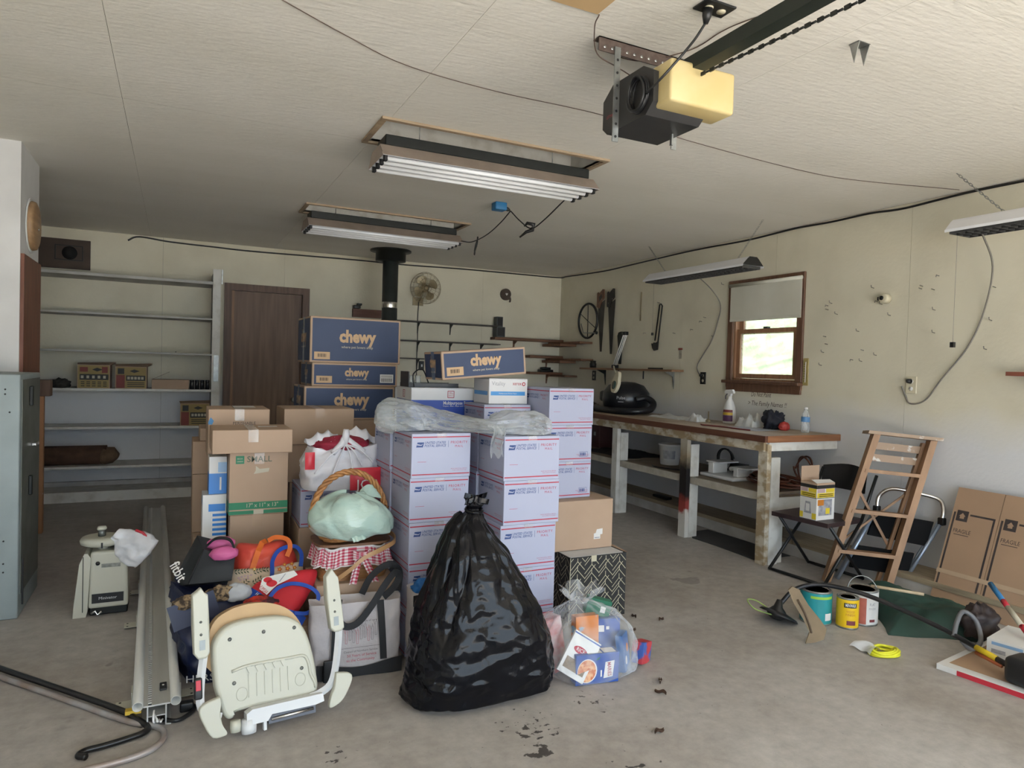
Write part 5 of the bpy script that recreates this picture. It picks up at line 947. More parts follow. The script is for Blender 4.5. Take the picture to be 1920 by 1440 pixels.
# ------------------------------------------------------------------ pile of boxes
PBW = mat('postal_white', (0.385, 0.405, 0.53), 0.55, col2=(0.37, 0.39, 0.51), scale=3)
PRED = mat('postal_red', (0.40, 0.02, 0.045), 0.5, var=0.1); PBLU = mat('postal_blue', (0.02, 0.055, 0.20), 0.5, var=0.1)
TAPE = film('clear_tape', (0.75, 0.72, 0.70), 0.25, 0.12)
W_, D_, H_ = 0.305, 0.305, 0.2159
def usps_face(s, F, w, h, qr_line=True):
    z = 0.0005
    s.rect(0.004, w-0.004, h-0.020, h-0.0145, PRED, F, z); s.rect(0.004, w-0.004, 0.0145, 0.020, PRED, F, z)
    # eagle mark
    ex, ey = 0.022, h-0.066; a = 0.034
    s.flat([(ex, ey), (ex+0.006, ey+0.024), (ex+a+0.006, ey+0.024), (ex+a, ey)], PBLU, F, z)
    s.flat([(ex+0.004, ey+0.017), (ex+a*0.72, ey+0.012), (ex+a*1.05, ey+0.018), (ex+a*0.78, ey+0.008), (ex+0.004, ey+0.010)], PBW, F, z*2)
    s.text('UNITED STATES', 0.0165, PBLU, F, 0.118, h-0.045, off=0.012, shear=0.25, width=0.108, z=z); s.text('POSTAL SERVICE', 0.0165, PBLU, F, 0.118, h-0.060, off=0.012, shear=0.25, width=0.112, z=z)
    s.rect(0.186, 0.1875, h-0.068, h-0.036, PBLU, F, z)
    s.text('PRIORITY', 0.0185, PRED, F, 0.243, h-0.045, off=0.004, width=0.088, z=z, space=1.2); s.text('MAIL', 0.0165, PRED, F, 0.243, h-0.064, width=0.042, z=z, space=1.3)
    s.text('FROM THE POSTAL SERVICE', 0.006, PRED, F, w-0.06, 0.041, width=0.085, z=z); s.text('PRIORITYMAIL', 0.005, PRED, F, w-0.055, 0.033, width=0.075, z=z)
    if qr_line: s.rect(0.03, 0.075, 0.078, 0.0795, PRED, F, z)
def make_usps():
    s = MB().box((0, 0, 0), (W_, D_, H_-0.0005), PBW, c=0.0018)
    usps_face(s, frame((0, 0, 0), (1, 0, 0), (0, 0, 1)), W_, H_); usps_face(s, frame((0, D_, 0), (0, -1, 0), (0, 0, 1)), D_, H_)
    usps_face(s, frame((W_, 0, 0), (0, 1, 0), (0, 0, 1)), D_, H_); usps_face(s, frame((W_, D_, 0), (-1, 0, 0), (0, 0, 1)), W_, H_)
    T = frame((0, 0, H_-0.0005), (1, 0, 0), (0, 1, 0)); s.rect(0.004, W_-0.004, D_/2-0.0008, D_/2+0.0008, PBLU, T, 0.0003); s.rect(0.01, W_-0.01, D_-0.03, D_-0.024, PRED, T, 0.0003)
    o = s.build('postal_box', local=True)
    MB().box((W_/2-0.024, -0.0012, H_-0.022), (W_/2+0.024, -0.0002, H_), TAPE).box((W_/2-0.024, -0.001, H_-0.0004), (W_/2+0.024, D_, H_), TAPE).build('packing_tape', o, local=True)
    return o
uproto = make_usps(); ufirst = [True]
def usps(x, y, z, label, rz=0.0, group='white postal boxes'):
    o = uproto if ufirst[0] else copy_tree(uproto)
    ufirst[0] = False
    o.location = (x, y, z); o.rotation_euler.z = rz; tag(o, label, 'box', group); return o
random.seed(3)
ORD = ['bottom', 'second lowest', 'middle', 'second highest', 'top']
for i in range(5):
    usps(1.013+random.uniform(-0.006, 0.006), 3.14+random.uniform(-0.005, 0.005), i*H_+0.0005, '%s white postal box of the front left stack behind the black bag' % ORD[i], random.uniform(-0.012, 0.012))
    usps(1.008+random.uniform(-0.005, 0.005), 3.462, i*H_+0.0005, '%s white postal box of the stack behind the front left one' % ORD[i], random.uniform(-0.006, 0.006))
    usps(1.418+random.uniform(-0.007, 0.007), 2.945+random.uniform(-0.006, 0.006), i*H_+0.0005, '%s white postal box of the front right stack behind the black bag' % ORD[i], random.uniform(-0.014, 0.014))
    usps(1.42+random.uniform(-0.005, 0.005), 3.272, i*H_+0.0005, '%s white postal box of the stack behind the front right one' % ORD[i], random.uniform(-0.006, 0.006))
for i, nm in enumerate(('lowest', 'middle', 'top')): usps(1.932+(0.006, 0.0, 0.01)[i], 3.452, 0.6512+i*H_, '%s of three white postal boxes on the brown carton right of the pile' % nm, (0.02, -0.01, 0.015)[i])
for o_ in [q for q in bpy.data.objects if q.name.startswith('postal_box') and 'lowest of three' in q.get('label', '') or q.name.startswith('postal_box') and 'middle of three' in q.get('label', '')]:
    s = MB(); F = frame((W_-0.082, -0.0002, 0.028), (1, 0, 0), (0, 0, 1))
    for r_ in ((0, 0.055, 0, 0.0015), (0, 0.055, 0.0285, 0.03), (0, 0.0015, 0, 0.03), (0.0535, 0.055, 0, 0.03), (0.006, 0.012, 0.006, 0.024), (0.016, 0.021, 0.006, 0.024), (0.025, 0.034, 0.006, 0.024), (0.038, 0.042, 0.006, 0.024)): s.rect(*r_, PBLU, F, 0.0012)
    s.build('ink_stamp', o_, local=True)
usps(1.615, 3.642, 0.9745, 'white postal box under the copier paper box, half hidden by plastic film')
usps(0.615, 3.80, 0.512, 'white postal box under the knotted shopping bag', group='white postal boxes')
KT = mat('kraft_tape', (0.42, 0.29, 0.19), 0.3, var=0.1)
def carton(name, a, b, label, cat='box', mt=None, rz=0.0, group=None, tape='y', extra=None, glossy=False):
    """closed cardboard carton: body with chamfered edges, flap joint on top, tape strip"""
    mt = mt or CARD; cx, cy = (a[0]+b[0])/2, (a[1]+b[1])/2; w, d, h = b[0]-a[0], b[1]-a[1], b[2]-a[2]
    s = MB().box((-w/2, -d/2, 0), (w/2, d/2, h-0.0006), mt, c=0.003); T = frame((0, 0, h-0.0006), (1, 0, 0), (0, 1, 0))
    if tape == 'y': s.rect(-0.0012, 0.0012, -d/2, d/2, INK, T, 0.0003)
    else: s.rect(-w/2, w/2, -0.0012, 0.0012, INK, T, 0.0003)
    if extra: extra(s, w, d, h)
    o = s.build(name, local=True); o.location = (cx, cy, a[2]); o.rotation_euler.z = rz; tag(o, label, cat, group)
    t = MB(); tm = TAPE if glossy else KT
    if tape == 'y': t.box((-0.025, -d/2-0.0008, h-0.0004), (0.025, d/2, h), tm).box((-0.025, -d/2-0.001, h-0.065), (0.025, -d/2-0.0002, h), tm)
    else: t.box((-w/2-0.0008, -0.025, h-0.0004), (w/2+0.0008, 0.025, h), tm).box((-w/2-0.001, -0.025, h-0.065), (-w/2-0.0002, 0.025, h), tm)
    t.build('packing_tape', o, local=True); return o
GR = mat('print_green', (0.02, 0.20, 0.10), 0.6, var=0.1); INKG = mat('ink_green_grey', (0.10, 0.13, 0.09), 0.7, var=0.2)
def small_print(s, w, d, h):
    F = frame((-w/2, -d/2, 0), (1, 0, 0), (0, 0, 1)); L = frame((-w/2, d/2, 0), (0, -1, 0), (0, 0, 1))
    for Q, ww in ((F, w), (L, d)):
        s.rect(0, ww, 0.030, 0.068, GR, Q, 0.0006); s.rect(0, ww, 0.004, 0.023, GR, Q, 0.0006)
    s.text('17" x 11" x 13"', 0.030, PALEP, F, w*0.56, 0.049, width=0.16, z=0.0012, off=0.006)
    s.rect(0.03, 0.072, h-0.062, h-0.020, GR, F, 0.0006); s.text('SMALL', 0.044, INKG, F, 0.148, h-0.040, off=0.008, width=0.125, z=0.0006)
    s.text('BOX', 0.012, PALEP, F, 0.051, h-0.035, width=0.026, z=0.0012); s.text('GREEN', 0.010, PALEP, F, 0.051, h-0.050, width=0.03, z=0.0012)
    s.flat([(0.13, h-0.075), (0.15, h-0.092), (0.20, h-0.088), (0.195, h-0.108), (0.12, h-0.118), (0.13, h-0.1)], PALEP, F, 0.0008); s.rect(w*0.5-0.025, w*0.5+0.025, 0.002, 0.026, PALEP, F, 0.0016)
    for k in range(5): s.rect(0.06, 0.10+0.02*(k % 3), 0.13+0.03*k, 0.134+0.03*k, INKG, L, 0.0006)
# left column
carton('brown_carton', (0.268, 3.875, 0.0), (0.545, 4.15, 0.2995), 'brown carton on the floor under the SMALL box column')
carton('brown_carton', (0.268, 3.87, 0.300), (0.54, 4.15, 0.5865), 'brown carton right below the green-striped SMALL box')
carton('moving_box', (0.26, 3.86, 0.587), (0.556, 4.14, 0.9225), 'brown moving box printed SMALL with green stripes', extra=small_print, glossy=True)
def lab(s, w, d, h):
    T = frame((0, 0, h-0.0006), (1, 0, 0), (0, 1, 0)); s.rect(0.04, 0.14, 0.0, 0.05, PWHT, T, 0.0009); s.rect(0.05, 0.12, 0.022, 0.03, PGRY, T, 0.0013)
carton('brown_carton', (0.172, 3.80, 0.923), (0.567, 4.12, 1.046), 'flat brown carton with white label on top of the SMALL box', extra=lab, glossy=True)
def sticker(s, w, d, h):
    F = frame((-w/2, -d/2, 0), (1, 0, 0), (0, 0, 1)); s.flat([(0.0, h-0.07), (0.012, h-0.045), (0.028, h-0.065), (0.02, h-0.085), (0.0, h-0.085)], BLUE, F, 0.0006)
    s.text('PERISHABLE', 0.024, INK, F, w*0.58, h-0.08, width=0.12, z=0.0006); T = frame((0, 0, h-0.0006), (1, 0, 0), (0, 1, 0)); s.rect(-0.02, 0.10, -0.02, 0.14, PWHT, T, 0.0009)
carton('brown_carton', (0.165, 4.13, 0.861), (0.487, 4.46, 1.132), 'brown carton with a blue sticker behind the flat carton', extra=sticker, glossy=True)
carton('brown_carton', (0.18, 4.16, 0.431), (0.487, 4.46, 0.860), 'brown carton under the blue-stickered one, mostly hidden')
carton('brown_carton', (0.18, 4.16, 0.0), (0.487, 4.46, 0.430), 'brown carton on the floor in the left back column')
carton('brown_carton', (0.098, 4.56, 0.707), (0.40, 4.86, 0.907), 'brown carton at the far left edge of the pile, upper')
carton('brown_carton', (0.100, 4.56, 0.350), (0.40, 4.86, 0.706), 'brown carton at the far left edge of the pile, middle')
carton('brown_carton', (0.105, 4.56, 0.0), (0.40, 4.86, 0.349), 'brown carton at the far left edge of the pile, on the floor')
carton('brown_carton', (0.138, 4.58, 0.908), (0.40, 4.86, 0.985), 'shallow brown carton on top of the far left column')
# blue and white tissue cartons
BLU2 = mat('print_bright_blue', (0.02, 0.20, 0.60), 0.4, var=0.08); BLU3 = mat('print_sky_blue', (0.30, 0.48, 0.72), 0.4, var=0.08)
def tissue(name, a, b, label, stripes):
    s = MB().box(a, b, PWHT, c=0.002); w, h = b[0]-a[0], b[2]-a[2]; F = frame(a, (1, 0, 0), (0, 0, 1)); L = frame((a[0], b[1], a[2]), (0, -1, 0), (0, 0, 1)); d = b[1]-a[1]
    if stripes:
        for k in range(5): s.rect(w*0.42, w, 0.02+k*0.026, 0.034+k*0.026, BLU2, F, 0.0006)
        s.rect(w*0.25, w*0.95, h-0.09, h-0.05, BLU2, F, 0.0006); s.rect(0, d, h-0.06, h-0.02, BLU3, L, 0.0006)
    else:
        s.rect(0, w, 0, h*0.55, BLU2, F, 0.0006); s.rect(0, d, 0, h*0.55, BLU2, L, 0.0006); s.rect(w*0.5, w, h*0.58, h*0.85, BLU3, F, 0.0006); s.rect(w*0.6, w*0.7, h*0.1, h*0.45, PWHT, F, 0.0012)
    o = s.build(name, o=((a[0]+b[0])/2, (a[1]+b[1])/2, a[2])); tag(o, label, 'box', 'blue and white boxes')
    MB().box((a[0]+0.004, a[1]-0.0012, b[2]-0.02), (b[0]-0.004, a[1]-0.0002, b[2]-0.001), PWHT).build('lid_flap', o); return o
tissue('supply_box', (0.138, 3.98, 0.441), (0.257, 4.13, 0.682), 'white supply box with blue stripes left of the SMALL box', True)
tissue('supply_box', (0.168, 4.00, 0.6825), (0.257, 4.13, 0.884), 'deep blue and white supply box on the blue-striped box', False)
carton('brown_carton', (0.10, 3.93, 0.0), (0.262, 4.15, 0.440), 'brown carton under the blue-striped supply box', tape='x')
# middle back
carton('brown_carton', (0.583, 4.25, 0.911), (1.0, 4.60, 1.126), 'wide plain brown carton below the dark blue boxes')
carton('brown_carton', (0.612, 4.27, 0.681), (1.09, 4.64, 0.910), 'wide brown carton under the plain wide carton, in shade')
carton('brown_carton', (0.625, 4.27, 0.341), (1.10, 4.64, 0.680), 'large brown carton in the shaded middle of the pile')
carton('brown_carton', (0.625, 4.27, 0.0), (1.10, 4.64, 0.340), 'large brown carton on the floor in the pile middle')
carton('brown_carton', (0.61, 3.80, 0.231), (0.95, 4.12, 0.511), 'brown carton under the lone white postal box, dark front')
carton('brown_carton', (0.61, 3.80, 0.0), (0.95, 4.12, 0.230), 'low brown carton on the floor behind the red bags')
# dark blue pet supply boxes
NAVY = mat('box_navy', (0.026, 0.048, 0.115), 0.55, col2=(0.020, 0.038, 0.095), scale=5); KPR = mat('kraft_print', (0.56, 0.375, 0.215), 0.65, var=0.08)
def chewy(a, b, label, rz=0.0, white=False, sc_=1.0, tilt=0.0):
    w, d, h = b[0]-a[0], b[1]-a[1], b[2]-a[2]; s = MB().box((0, 0, 0), (w, d, h), CARD, c=0.004)
    for F, ww in ((frame((0, 0, 0), (1, 0, 0), (0, 0, 1)), w), (frame((0, d, 0), (0, -1, 0), (0, 0, 1)), d)):
        s.rect(0.014, ww-0.014, 0.013, h-0.013, NAVY, F, 0.0006); k = min(ww, 0.62)/0.62
        ty = h*0.5+0.012*sc_; tw = 0.255*sc_*(k if ww < 0.5 else 1)
        s.text('chewy', 0.115*sc_, KPR, F, ww*0.51, ty+0.012*sc_, off=0.045, width=tw, z=0.0012); s.text('where pet lovers shop', 0.024*sc_, PALEP, F, ww*0.51, ty-0.058*sc_, off=0.008, width=tw*0.86, z=0.0012)
    F = frame((0, 0, 0), (1, 0, 0), (0, 0, 1)); lw, lh = 0.105, min(0.05, h*0.3)
    s.rect(0.028, 0.028+lw, 0.022, 0.022+lh, KPR, F, 0.0012)
    for k in range(9): s.rect(0.052+k*0.0065, 0.052+k*0.0065+(0.003 if k % 3 else 0.0045), 0.022+lh*0.3, 0.022+lh*0.75, INK, F, 0.0018)
    if white:
        s.rect(w-0.125, w-0.03, h*0.18, h*0.55, PWHT, F, 0.0012)
        for k in range(10): s.rect(w-0.115+k*0.008, w-0.111+k*0.008, h*0.22, h*0.38, INK, F, 0.0018)
        for k in range(2): s.rect(w-0.118, w-0.037, h*(0.43+0.05*k), h*(0.445+0.05*k), INK, F, 0.0018)
    T = frame((0, 0, h), (1, 0, 0), (0, 1, 0)); s.rect(0, w, d/2-0.001, d/2+0.001, INK, T, 0.0004)
    o = s.build('pet_supply_box', local=True); o.location = a; o.rotation_euler = (0, -tilt, rz); tag(o, label, 'box', 'dark blue pet supply boxes')
    MB().box((-0.0012, d/2-0.025, 0), (-0.0002, d/2+0.025, h+0.0005), mat('box_tape_navy', (0.10, 0.13, 0.2), 0.25, var=0.1)).box((-0.001, d/2-0.025, h+0.0004), (w, d/2+0.025, h+0.0008), MATS['box_tape_navy']).build('packing_tape', o, local=True)
    return o
chewy((0.80, 4.70, 1.409), (1.425, 5.15, 1.719), 'tall dark blue pet box at the top of its stack', R(1.2))
chewy((0.815, 4.69, 1.25), (1.405, 5.10, 1.408), 'slim dark blue pet box with a white barcode label, middle of its stack', R(1.0), white=True, sc_=0.66)
chewy((0.765, 4.68, 1.022), (1.385, 5.10, 1.249), 'dark blue pet box at the bottom of its stack, logo half hidden', R(0.5), sc_=0.95)
carton('brown_carton', (0.78, 4.67, 0.511), (1.36, 5.08, 1.0215), 'tall brown carton under the dark blue pet boxes')
carton('brown_carton', (0.78, 4.67, 0.0), (1.36, 5.08, 0.510), 'tall brown carton on the floor under the dark blue boxes')
chewy((1.392, 3.745, 1.325), (1.94, 4.05, 1.492), 'dark blue pet box lying tilted on the paper boxes', 0.0, sc_=0.8, tilt=R(5.3))
# copier paper boxes
ODB = mat('paper_blue', (0.015, 0.06, 0.36), 0.45, var=0.1); PAPW = mat('paper_box_white', (0.66, 0.655, 0.66), 0.55, var=0.05)
s = MB().box((1.272, 3.955, 1.031), (1.71, 4.25, 1.2715), PAPW, c=0.003); F = frame((1.272, 3.955, 1.031), (1, 0, 0), (0, 0, 1)); L = frame((1.272, 4.25, 1.031), (0, -1, 0), (0, 0, 1))
for Q, ww in ((F, 0.438), (L, 0.295)):
    s.rect(0, ww, 0.0, 0.168, ODB, Q, 0.0006)
    cx = ww*0.58 if ww > 0.3 else ww*0.5
    s.rect(cx-0.022, cx+0.022, 0.182, 0.186, PRED, Q, 0.0006); s.rect(cx-0.022, cx+0.022, 0.222, 0.226, PRED, Q, 0.0006); s.rect(cx-0.022, cx-0.018, 0.182, 0.226, PRED, Q, 0.0006); s.rect(cx+0.018, cx+0.022, 0.182, 0.226, PRED, Q, 0.0006)
    s.text('Office', 0.016, PRED, Q, cx, 0.211, width=0.03, z=0.0006); s.text('DEPOT', 0.014, PRED, Q, cx, 0.196, width=0.032, z=0.0006)
s.text('Multipurpose Paper', 0.030, PWHT, F, 0.30, 0.150, off=0.012, width=0.19, z=0.0012); s.text('Copier, laser, inkjet and fax, 8.5 x 11', 0.012, PWHT, F, 0.305, 0.132, width=0.20, z=0.0012); s.text('Multipurpose', 0.02, PWHT, L, 0.16, 0.150, width=0.11, z=0.0012)
o = s.build('paper_box', o=(1.49, 4.1, 1.031)); tag(o, 'white and blue copier paper box printed Multipurpose Paper', 'box'); bxo('lid', (1.268, 3.951, 1.2716), (1.714, 4.254, 1.274), PAPW, o)
s = MB().box((1.668, 3.70, 1.191), (1.925, 3.93, 1.342), PAPW, c=0.003); F = frame((1.668, 3.70, 1.191), (1, 0, 0), (0, 0, 1)); LB2 = mat('vital_blue', (0.06, 0.28, 0.62), 0.45, var=0.08)
s.rect(0.012, 0.24, 0.052, 0.076, LB2, F, 0.0006); s.text('Vitality', 0.034, PGRY, F, 0.062, 0.122, width=0.088, z=0.0006); s.text('xerox', 0.030, PRED, F, 0.185, 0.124, width=0.06, z=0.0006, off=0.01); s.text('Multipurpose Printer Paper', 0.010, PWHT, F, 0.125, 0.064, width=0.12, z=0.0012)
s.flat([(0.23+0.012*math.cos(t), 0.122+0.012*math.sin(t)) for t in [i*0.524 for i in range(12)]], PRED, F, 0.0006); s.flat([(0.23+0.006*math.cos(t), 0.122+0.006*math.sin(t)) for t in [i*0.524 for i in range(12)]], PWHT, F, 0.0012)
L = frame((1.668, 3.93, 1.191), (0, -1, 0), (0, 0, 1)); s.rect(0.012, 0.21, 0.052, 0.076, LB2, L, 0.0006)
o = s.build('paper_box', o=(1.80, 3.81, 1.191)); tag(o, 'white copier paper box with light blue stripe under the tilted box', 'box'); bxo('lid', (1.665, 3.697, 1.3421), (1.928, 3.933, 1.344), PAPW, o)
for (z0_, z1_, t) in ((0.0, 0.34, 'on the floor '), (0.341, 0.68, 'midway '), (0.681, 1.030, 'directly ')): carton('brown_carton', (1.26, 3.96, z0_), (1.60, 4.26, z1_), 'brown carton %sunder the Multipurpose Paper box' % t)
carton('brown_carton', (1.615, 3.64, 0.0), (1.90, 3.94, 0.486), 'brown carton on the floor under the single high postal box'); carton('brown_carton', (1.615, 3.64, 0.487), (1.90, 3.94, 0.974), 'tall brown carton under the single high postal box')
# black tray with glass jars next to the tilted box
tr = empty('black_tray', (1.44, 4.10, 1.2745), 'black tray of glassware on the copier paper box', 'tray')
s = MB(); bx_ = (1.275, 4.02, 1.2745, 1.60, 4.20, 1.325)
s.box((bx_[0], bx_[1], bx_[2]), (bx_[3], bx_[4], bx_[2]+0.006), BLACK); s.box((bx_[0], bx_[1], bx_[2]+0.006), (bx_[3], bx_[1]+0.006, 1.30), BLACK); s.box((bx_[0], bx_[4]-0.006, bx_[2]+0.006), (bx_[3], bx_[4], 1.30), BLACK); s.box((bx_[0], bx_[1]+0.006, bx_[2]+0.006), (bx_[0]+0.006, bx_[4]-0.006, 1.37), BLACK); s.build('tray_body', tr)
GLS = film('glassware', (0.55, 0.58, 0.56), 0.3, 0.05)
for k, x in enumerate((1.30, 1.345)): tag(lathe_obj('glass_jar', [(0, 0), (0.018, 0), (0.02, 0.03), (0.016, 0.06), (0.021, 0.065), (0.019, 0.065), (0.014, 0.06), (0.017, 0.03), (0, 0.004)], GLS, o=(x, 4.06, 1.2806), n=16), ('glass jar at the left end of the black tray', 'glass jar beside the tilted blue box on the tray')[k], 'jar', 'glass jars in the black tray')
tag(MB().tube(curve([(1.30, 3.99, 1.276), (1.29, 3.985, 1.32), (1.30, 4.0, 1.36), (1.36, 4.02, 1.385), (1.42, 4.06, 1.29)]), 0.004, BLACK, 6).build('thin_cable', o=(1.30, 3.99, 1.276)), 'thin black cable looped over the paper box', 'cable')
# brown carton on the patterned bin
def clabel(s, w, d, h):
    F = frame((-w/2, -d/2, 0), (1, 0, 0), (0, 0, 1)); s.flat([(w-0.13, 0.055), (w-0.085, 0.055), (w-0.085, 0.08), (w-0.07, 0.082), (w-0.07, 0.115), (w-0.11, 0.112), (w-0.118, 0.09), (w-0.13, 0.088)], PWHT, F, 0.0006); s.rect(w-0.125, w-0.09, 0.060, 0.066, PGRY, F, 0.0012)
carton('brown_carton', (1.94, 3.37, 0.3615), (2.352, 3.76, 0.6505), 'large brown carton with a torn white label on the patterned bin', extra=clabel, tape='x')
# patterned fabric bin: raised chevron stripes over a black cloth
BINB = mat('bin_black', (0.022, 0.022, 0.022), 0.7, var=0.3, scale=30); BING = mat('bin_gold', (0.58, 0.53, 0.38), 0.6, var=0.15)
bn = empty('fabric_bin', (2.17, 3.43, 0), 'black fabric storage bin with gold chevron lines', 'bin')
x0, x1, y0, y1, h = 1.985, 2.362, 3.235, 3.62, 0.36
s = MB(); s.box((x0, y0, 0), (x1, y0+0.006, h), BINB); s.box((x0, y1-0.006, 0), (x1, y1, h), BINB); s.box((x0, y0+0.006, 0), (x0+0.006, y1-0.006, h), BINB); s.box((x1-0.006, y0+0.006, 0), (x1, y1-0.006, h), BINB); s.box((x0, y0, 0), (x1, y1, 0.004), BINB); s.box((x0+0.01, y0+0.02, h-0.004), (x1-0.01, y1-0.01, h-0.001), mat('bin_lining', (0.60, 0.60, 0.60), 0.8, var=0.1)); s.build('bin_body', bn)
def chev(F, w):
    s = MB(); z = 0.0007; t = 0.0032
    def ln(a, b):
        d = Vector((b[0]-a[0], b[1]-a[1])); n_ = Vector((-d.y, d.x)).normalized()*t/2; s.flat([(a[0]-n_.x, a[1]-n_.y), (b[0]-n_.x, b[1]-n_.y), (b[0]+n_.x, b[1]+n_.y), (a[0]+n_.x, a[1]+n_.y)], BING, F, z)
    P = w/4
    def clipseg(a, b):
        lo_, hi_ = 0.0, 1.0
        for i, mx in ((0, w), (1, h)):
            d = b[i]-a[i]
            for e_, sg in ((0.004, 1), (mx-0.004, -1)):
                fa = sg*(a[i]-e_); fb_ = sg*(b[i]-e_)
                if fa < 0 and fb_ < 0: return
                if fa < 0: lo_ = max(lo_, fa/(fa-fb_))
                elif fb_ < 0: hi_ = min(hi_, fa/(fa-fb_))
        if lo_ < hi_: ln((a[0]+(b[0]-a[0])*lo_, a[1]+(b[1]-a[1])*lo_), (a[0]+(b[0]-a[0])*hi_, a[1]+(b[1]-a[1])*hi_))
    for i in range(-1, 5):
        for j in range(-2, 9):
            y_ = j*0.048+(0.024 if i % 2 else 0)
            clipseg((i*P, y_), (i*P+P/2, y_+0.05)); clipseg((i*P+P/2, y_+0.05), (i*P+P, y_)); clipseg((i*P+P/2, y_+0.05), (i*P+P/2, y_+0.075))
            if (i+j) % 2: clipseg((i*P, y_+0.02), (i*P+P*0.75, y_+0.095))
    return s
chev(frame((x0, y0, 0), (1, 0, 0), (0, 0, 1)), x1-x0).build('printed_front', bn); chev(frame((x0, y1, 0), (0, -1, 0), (0, 0, 1)), y1-y0).build('printed_side', bn)
bxo('handle_tab', (2.12, y0-0.004, h-0.03), (2.155, y0-0.0008, h+0.004), BING, bn); MB().box((x0-0.0015, y0-0.0015, 0), (x0+0.002, y0+0.002, h), BING).build('corner_piping', bn)
MB().add([(2.36, 3.24, h-0.002), (2.36, 3.62, h-0.002), (2.385, 3.60, h+0.01), (2.385, 3.26, h-0.004)], [(0, 1, 2, 3)], CARD).build('cardboard_flap', bn)
# ------------------------------------------------------------------ soft goods
def lerp_tab(tab, z):
    if z <= tab[0][0]: return tab[0][1:]
    for a, b in zip(tab, tab[1:]):
        if z <= b[0]:
            t = (z-a[0])/(b[0]-a[0]); t = t*t*(3-2*t)*0.5+t*0.5; return tuple(p+(q-p)*t for p, q in zip(a[1:], b[1:]))
    return tab[-1][1:]
def ridge(p): return 1-abs(noise.noise(Vector(p)))*2
# black bin liner
BAGB = mat('bin_liner', (0.006, 0.006, 0.008), 0.15, var=0.3, scale=8, spec=0.2, bump=0.15, bscale=22, stretch=(1, 1, 0.5))
tab = [(0.0, 0.93, 1.50, 2.56, 2.84), (0.03, 0.895, 1.545, 2.50, 2.88), (0.12, 0.895, 1.55, 2.48, 2.90), (0.25, 0.905, 1.53, 2.49, 2.90), (0.37, 0.925, 1.485, 2.52, 2.895), (0.48, 0.965, 1.42, 2.55, 2.88), (0.60, 1.015, 1.345, 2.59, 2.86), (0.69, 1.055, 1.27, 2.64, 2.83), (0.74, 1.09, 1.235, 2.68, 2.80), (0.775, 1.135, 1.215, 2.70, 2.77), (0.79, 1.155, 1.20, 2.715, 2.755), (0.81, 1.14, 1.22, 2.70, 2.77), (0.845, 1.15, 1.23, 2.70, 2.775)]
def bagf(u, v):
    z = 0.845*v; xl, xr, ya, yb = lerp_tab(tab, z); a = 2*math.pi*u; ca, sa = math.cos(a), math.sin(a)
    ex = 0.75; cx = math.copysign(abs(ca)**ex, ca); sy = math.copysign(abs(sa)**ex, sa)
    nk = min(1, max(0, (z-0.18)/0.5)); low = max(0, 1-z/0.62)
    tri = lambda q: abs((q % 1.0)*2-1)          # sharp pleats gathered into the neck
    f = 1 - 0.16*nk*(tri(u*9+0.35*math.sin(z*7)+0.1)**2) - 0.07*nk*tri(u*21+z*1.5) - 0.03*low*tri(z*7+1.5*u+0.7*math.sin(a*2)) - 0.022*low*tri(z*15-2.3*u+0.5*math.sin(a*3+1))
    d = 0.020*noise.noise(Vector((ca*1.7, sa*1.7, z*3.5))) + 0.010*low*ridge((ca*2.2+z*2, sa*2.2, z*11+2*ca)) + 0.005*ridge((ca*6, sa*6, z*20))
    r = f+d/0.3
    x = (xl+xr)/2+(xr-xl)/2*cx*r*1.0; y = (ya+yb)/2+(yb-ya)/2*sy*r
    if z < 0.12 and x < 1.0: x -= 0.035*(1-z/0.12)*max(0, -ca)
    if v > 0.97: x += 0.02*math.sin(a*5); z += 0.012*math.sin(a*3+1)
    return (x, y, max(0.002, z+0.02*math.sin(a*3)*(1 if 0.05 < v < 0.9 else 0)*min(1, z*4)))
s = MB(); s.grid(bagf, 300, 190, BAGB, cu=True); s.add([bagf(i/40, 0) for i in range(40)], [tuple(range(39, -1, -1))], BAGB)
bb = s.build('garbage_bag', o=(1.21, 2.70, 0)); tag(bb, 'large shiny black bin bag tied at the top in front of the boxes', 'bag')
s = MB(); s.tube(arc((1.178, 2.735, 0.785), 0.034, 0, 2*math.pi*15/16, 15, (1, 0, 0), (0, 1, 0.2)), 0.010, BAGB, 8, closed=True); s.build('tied_knot', bb)
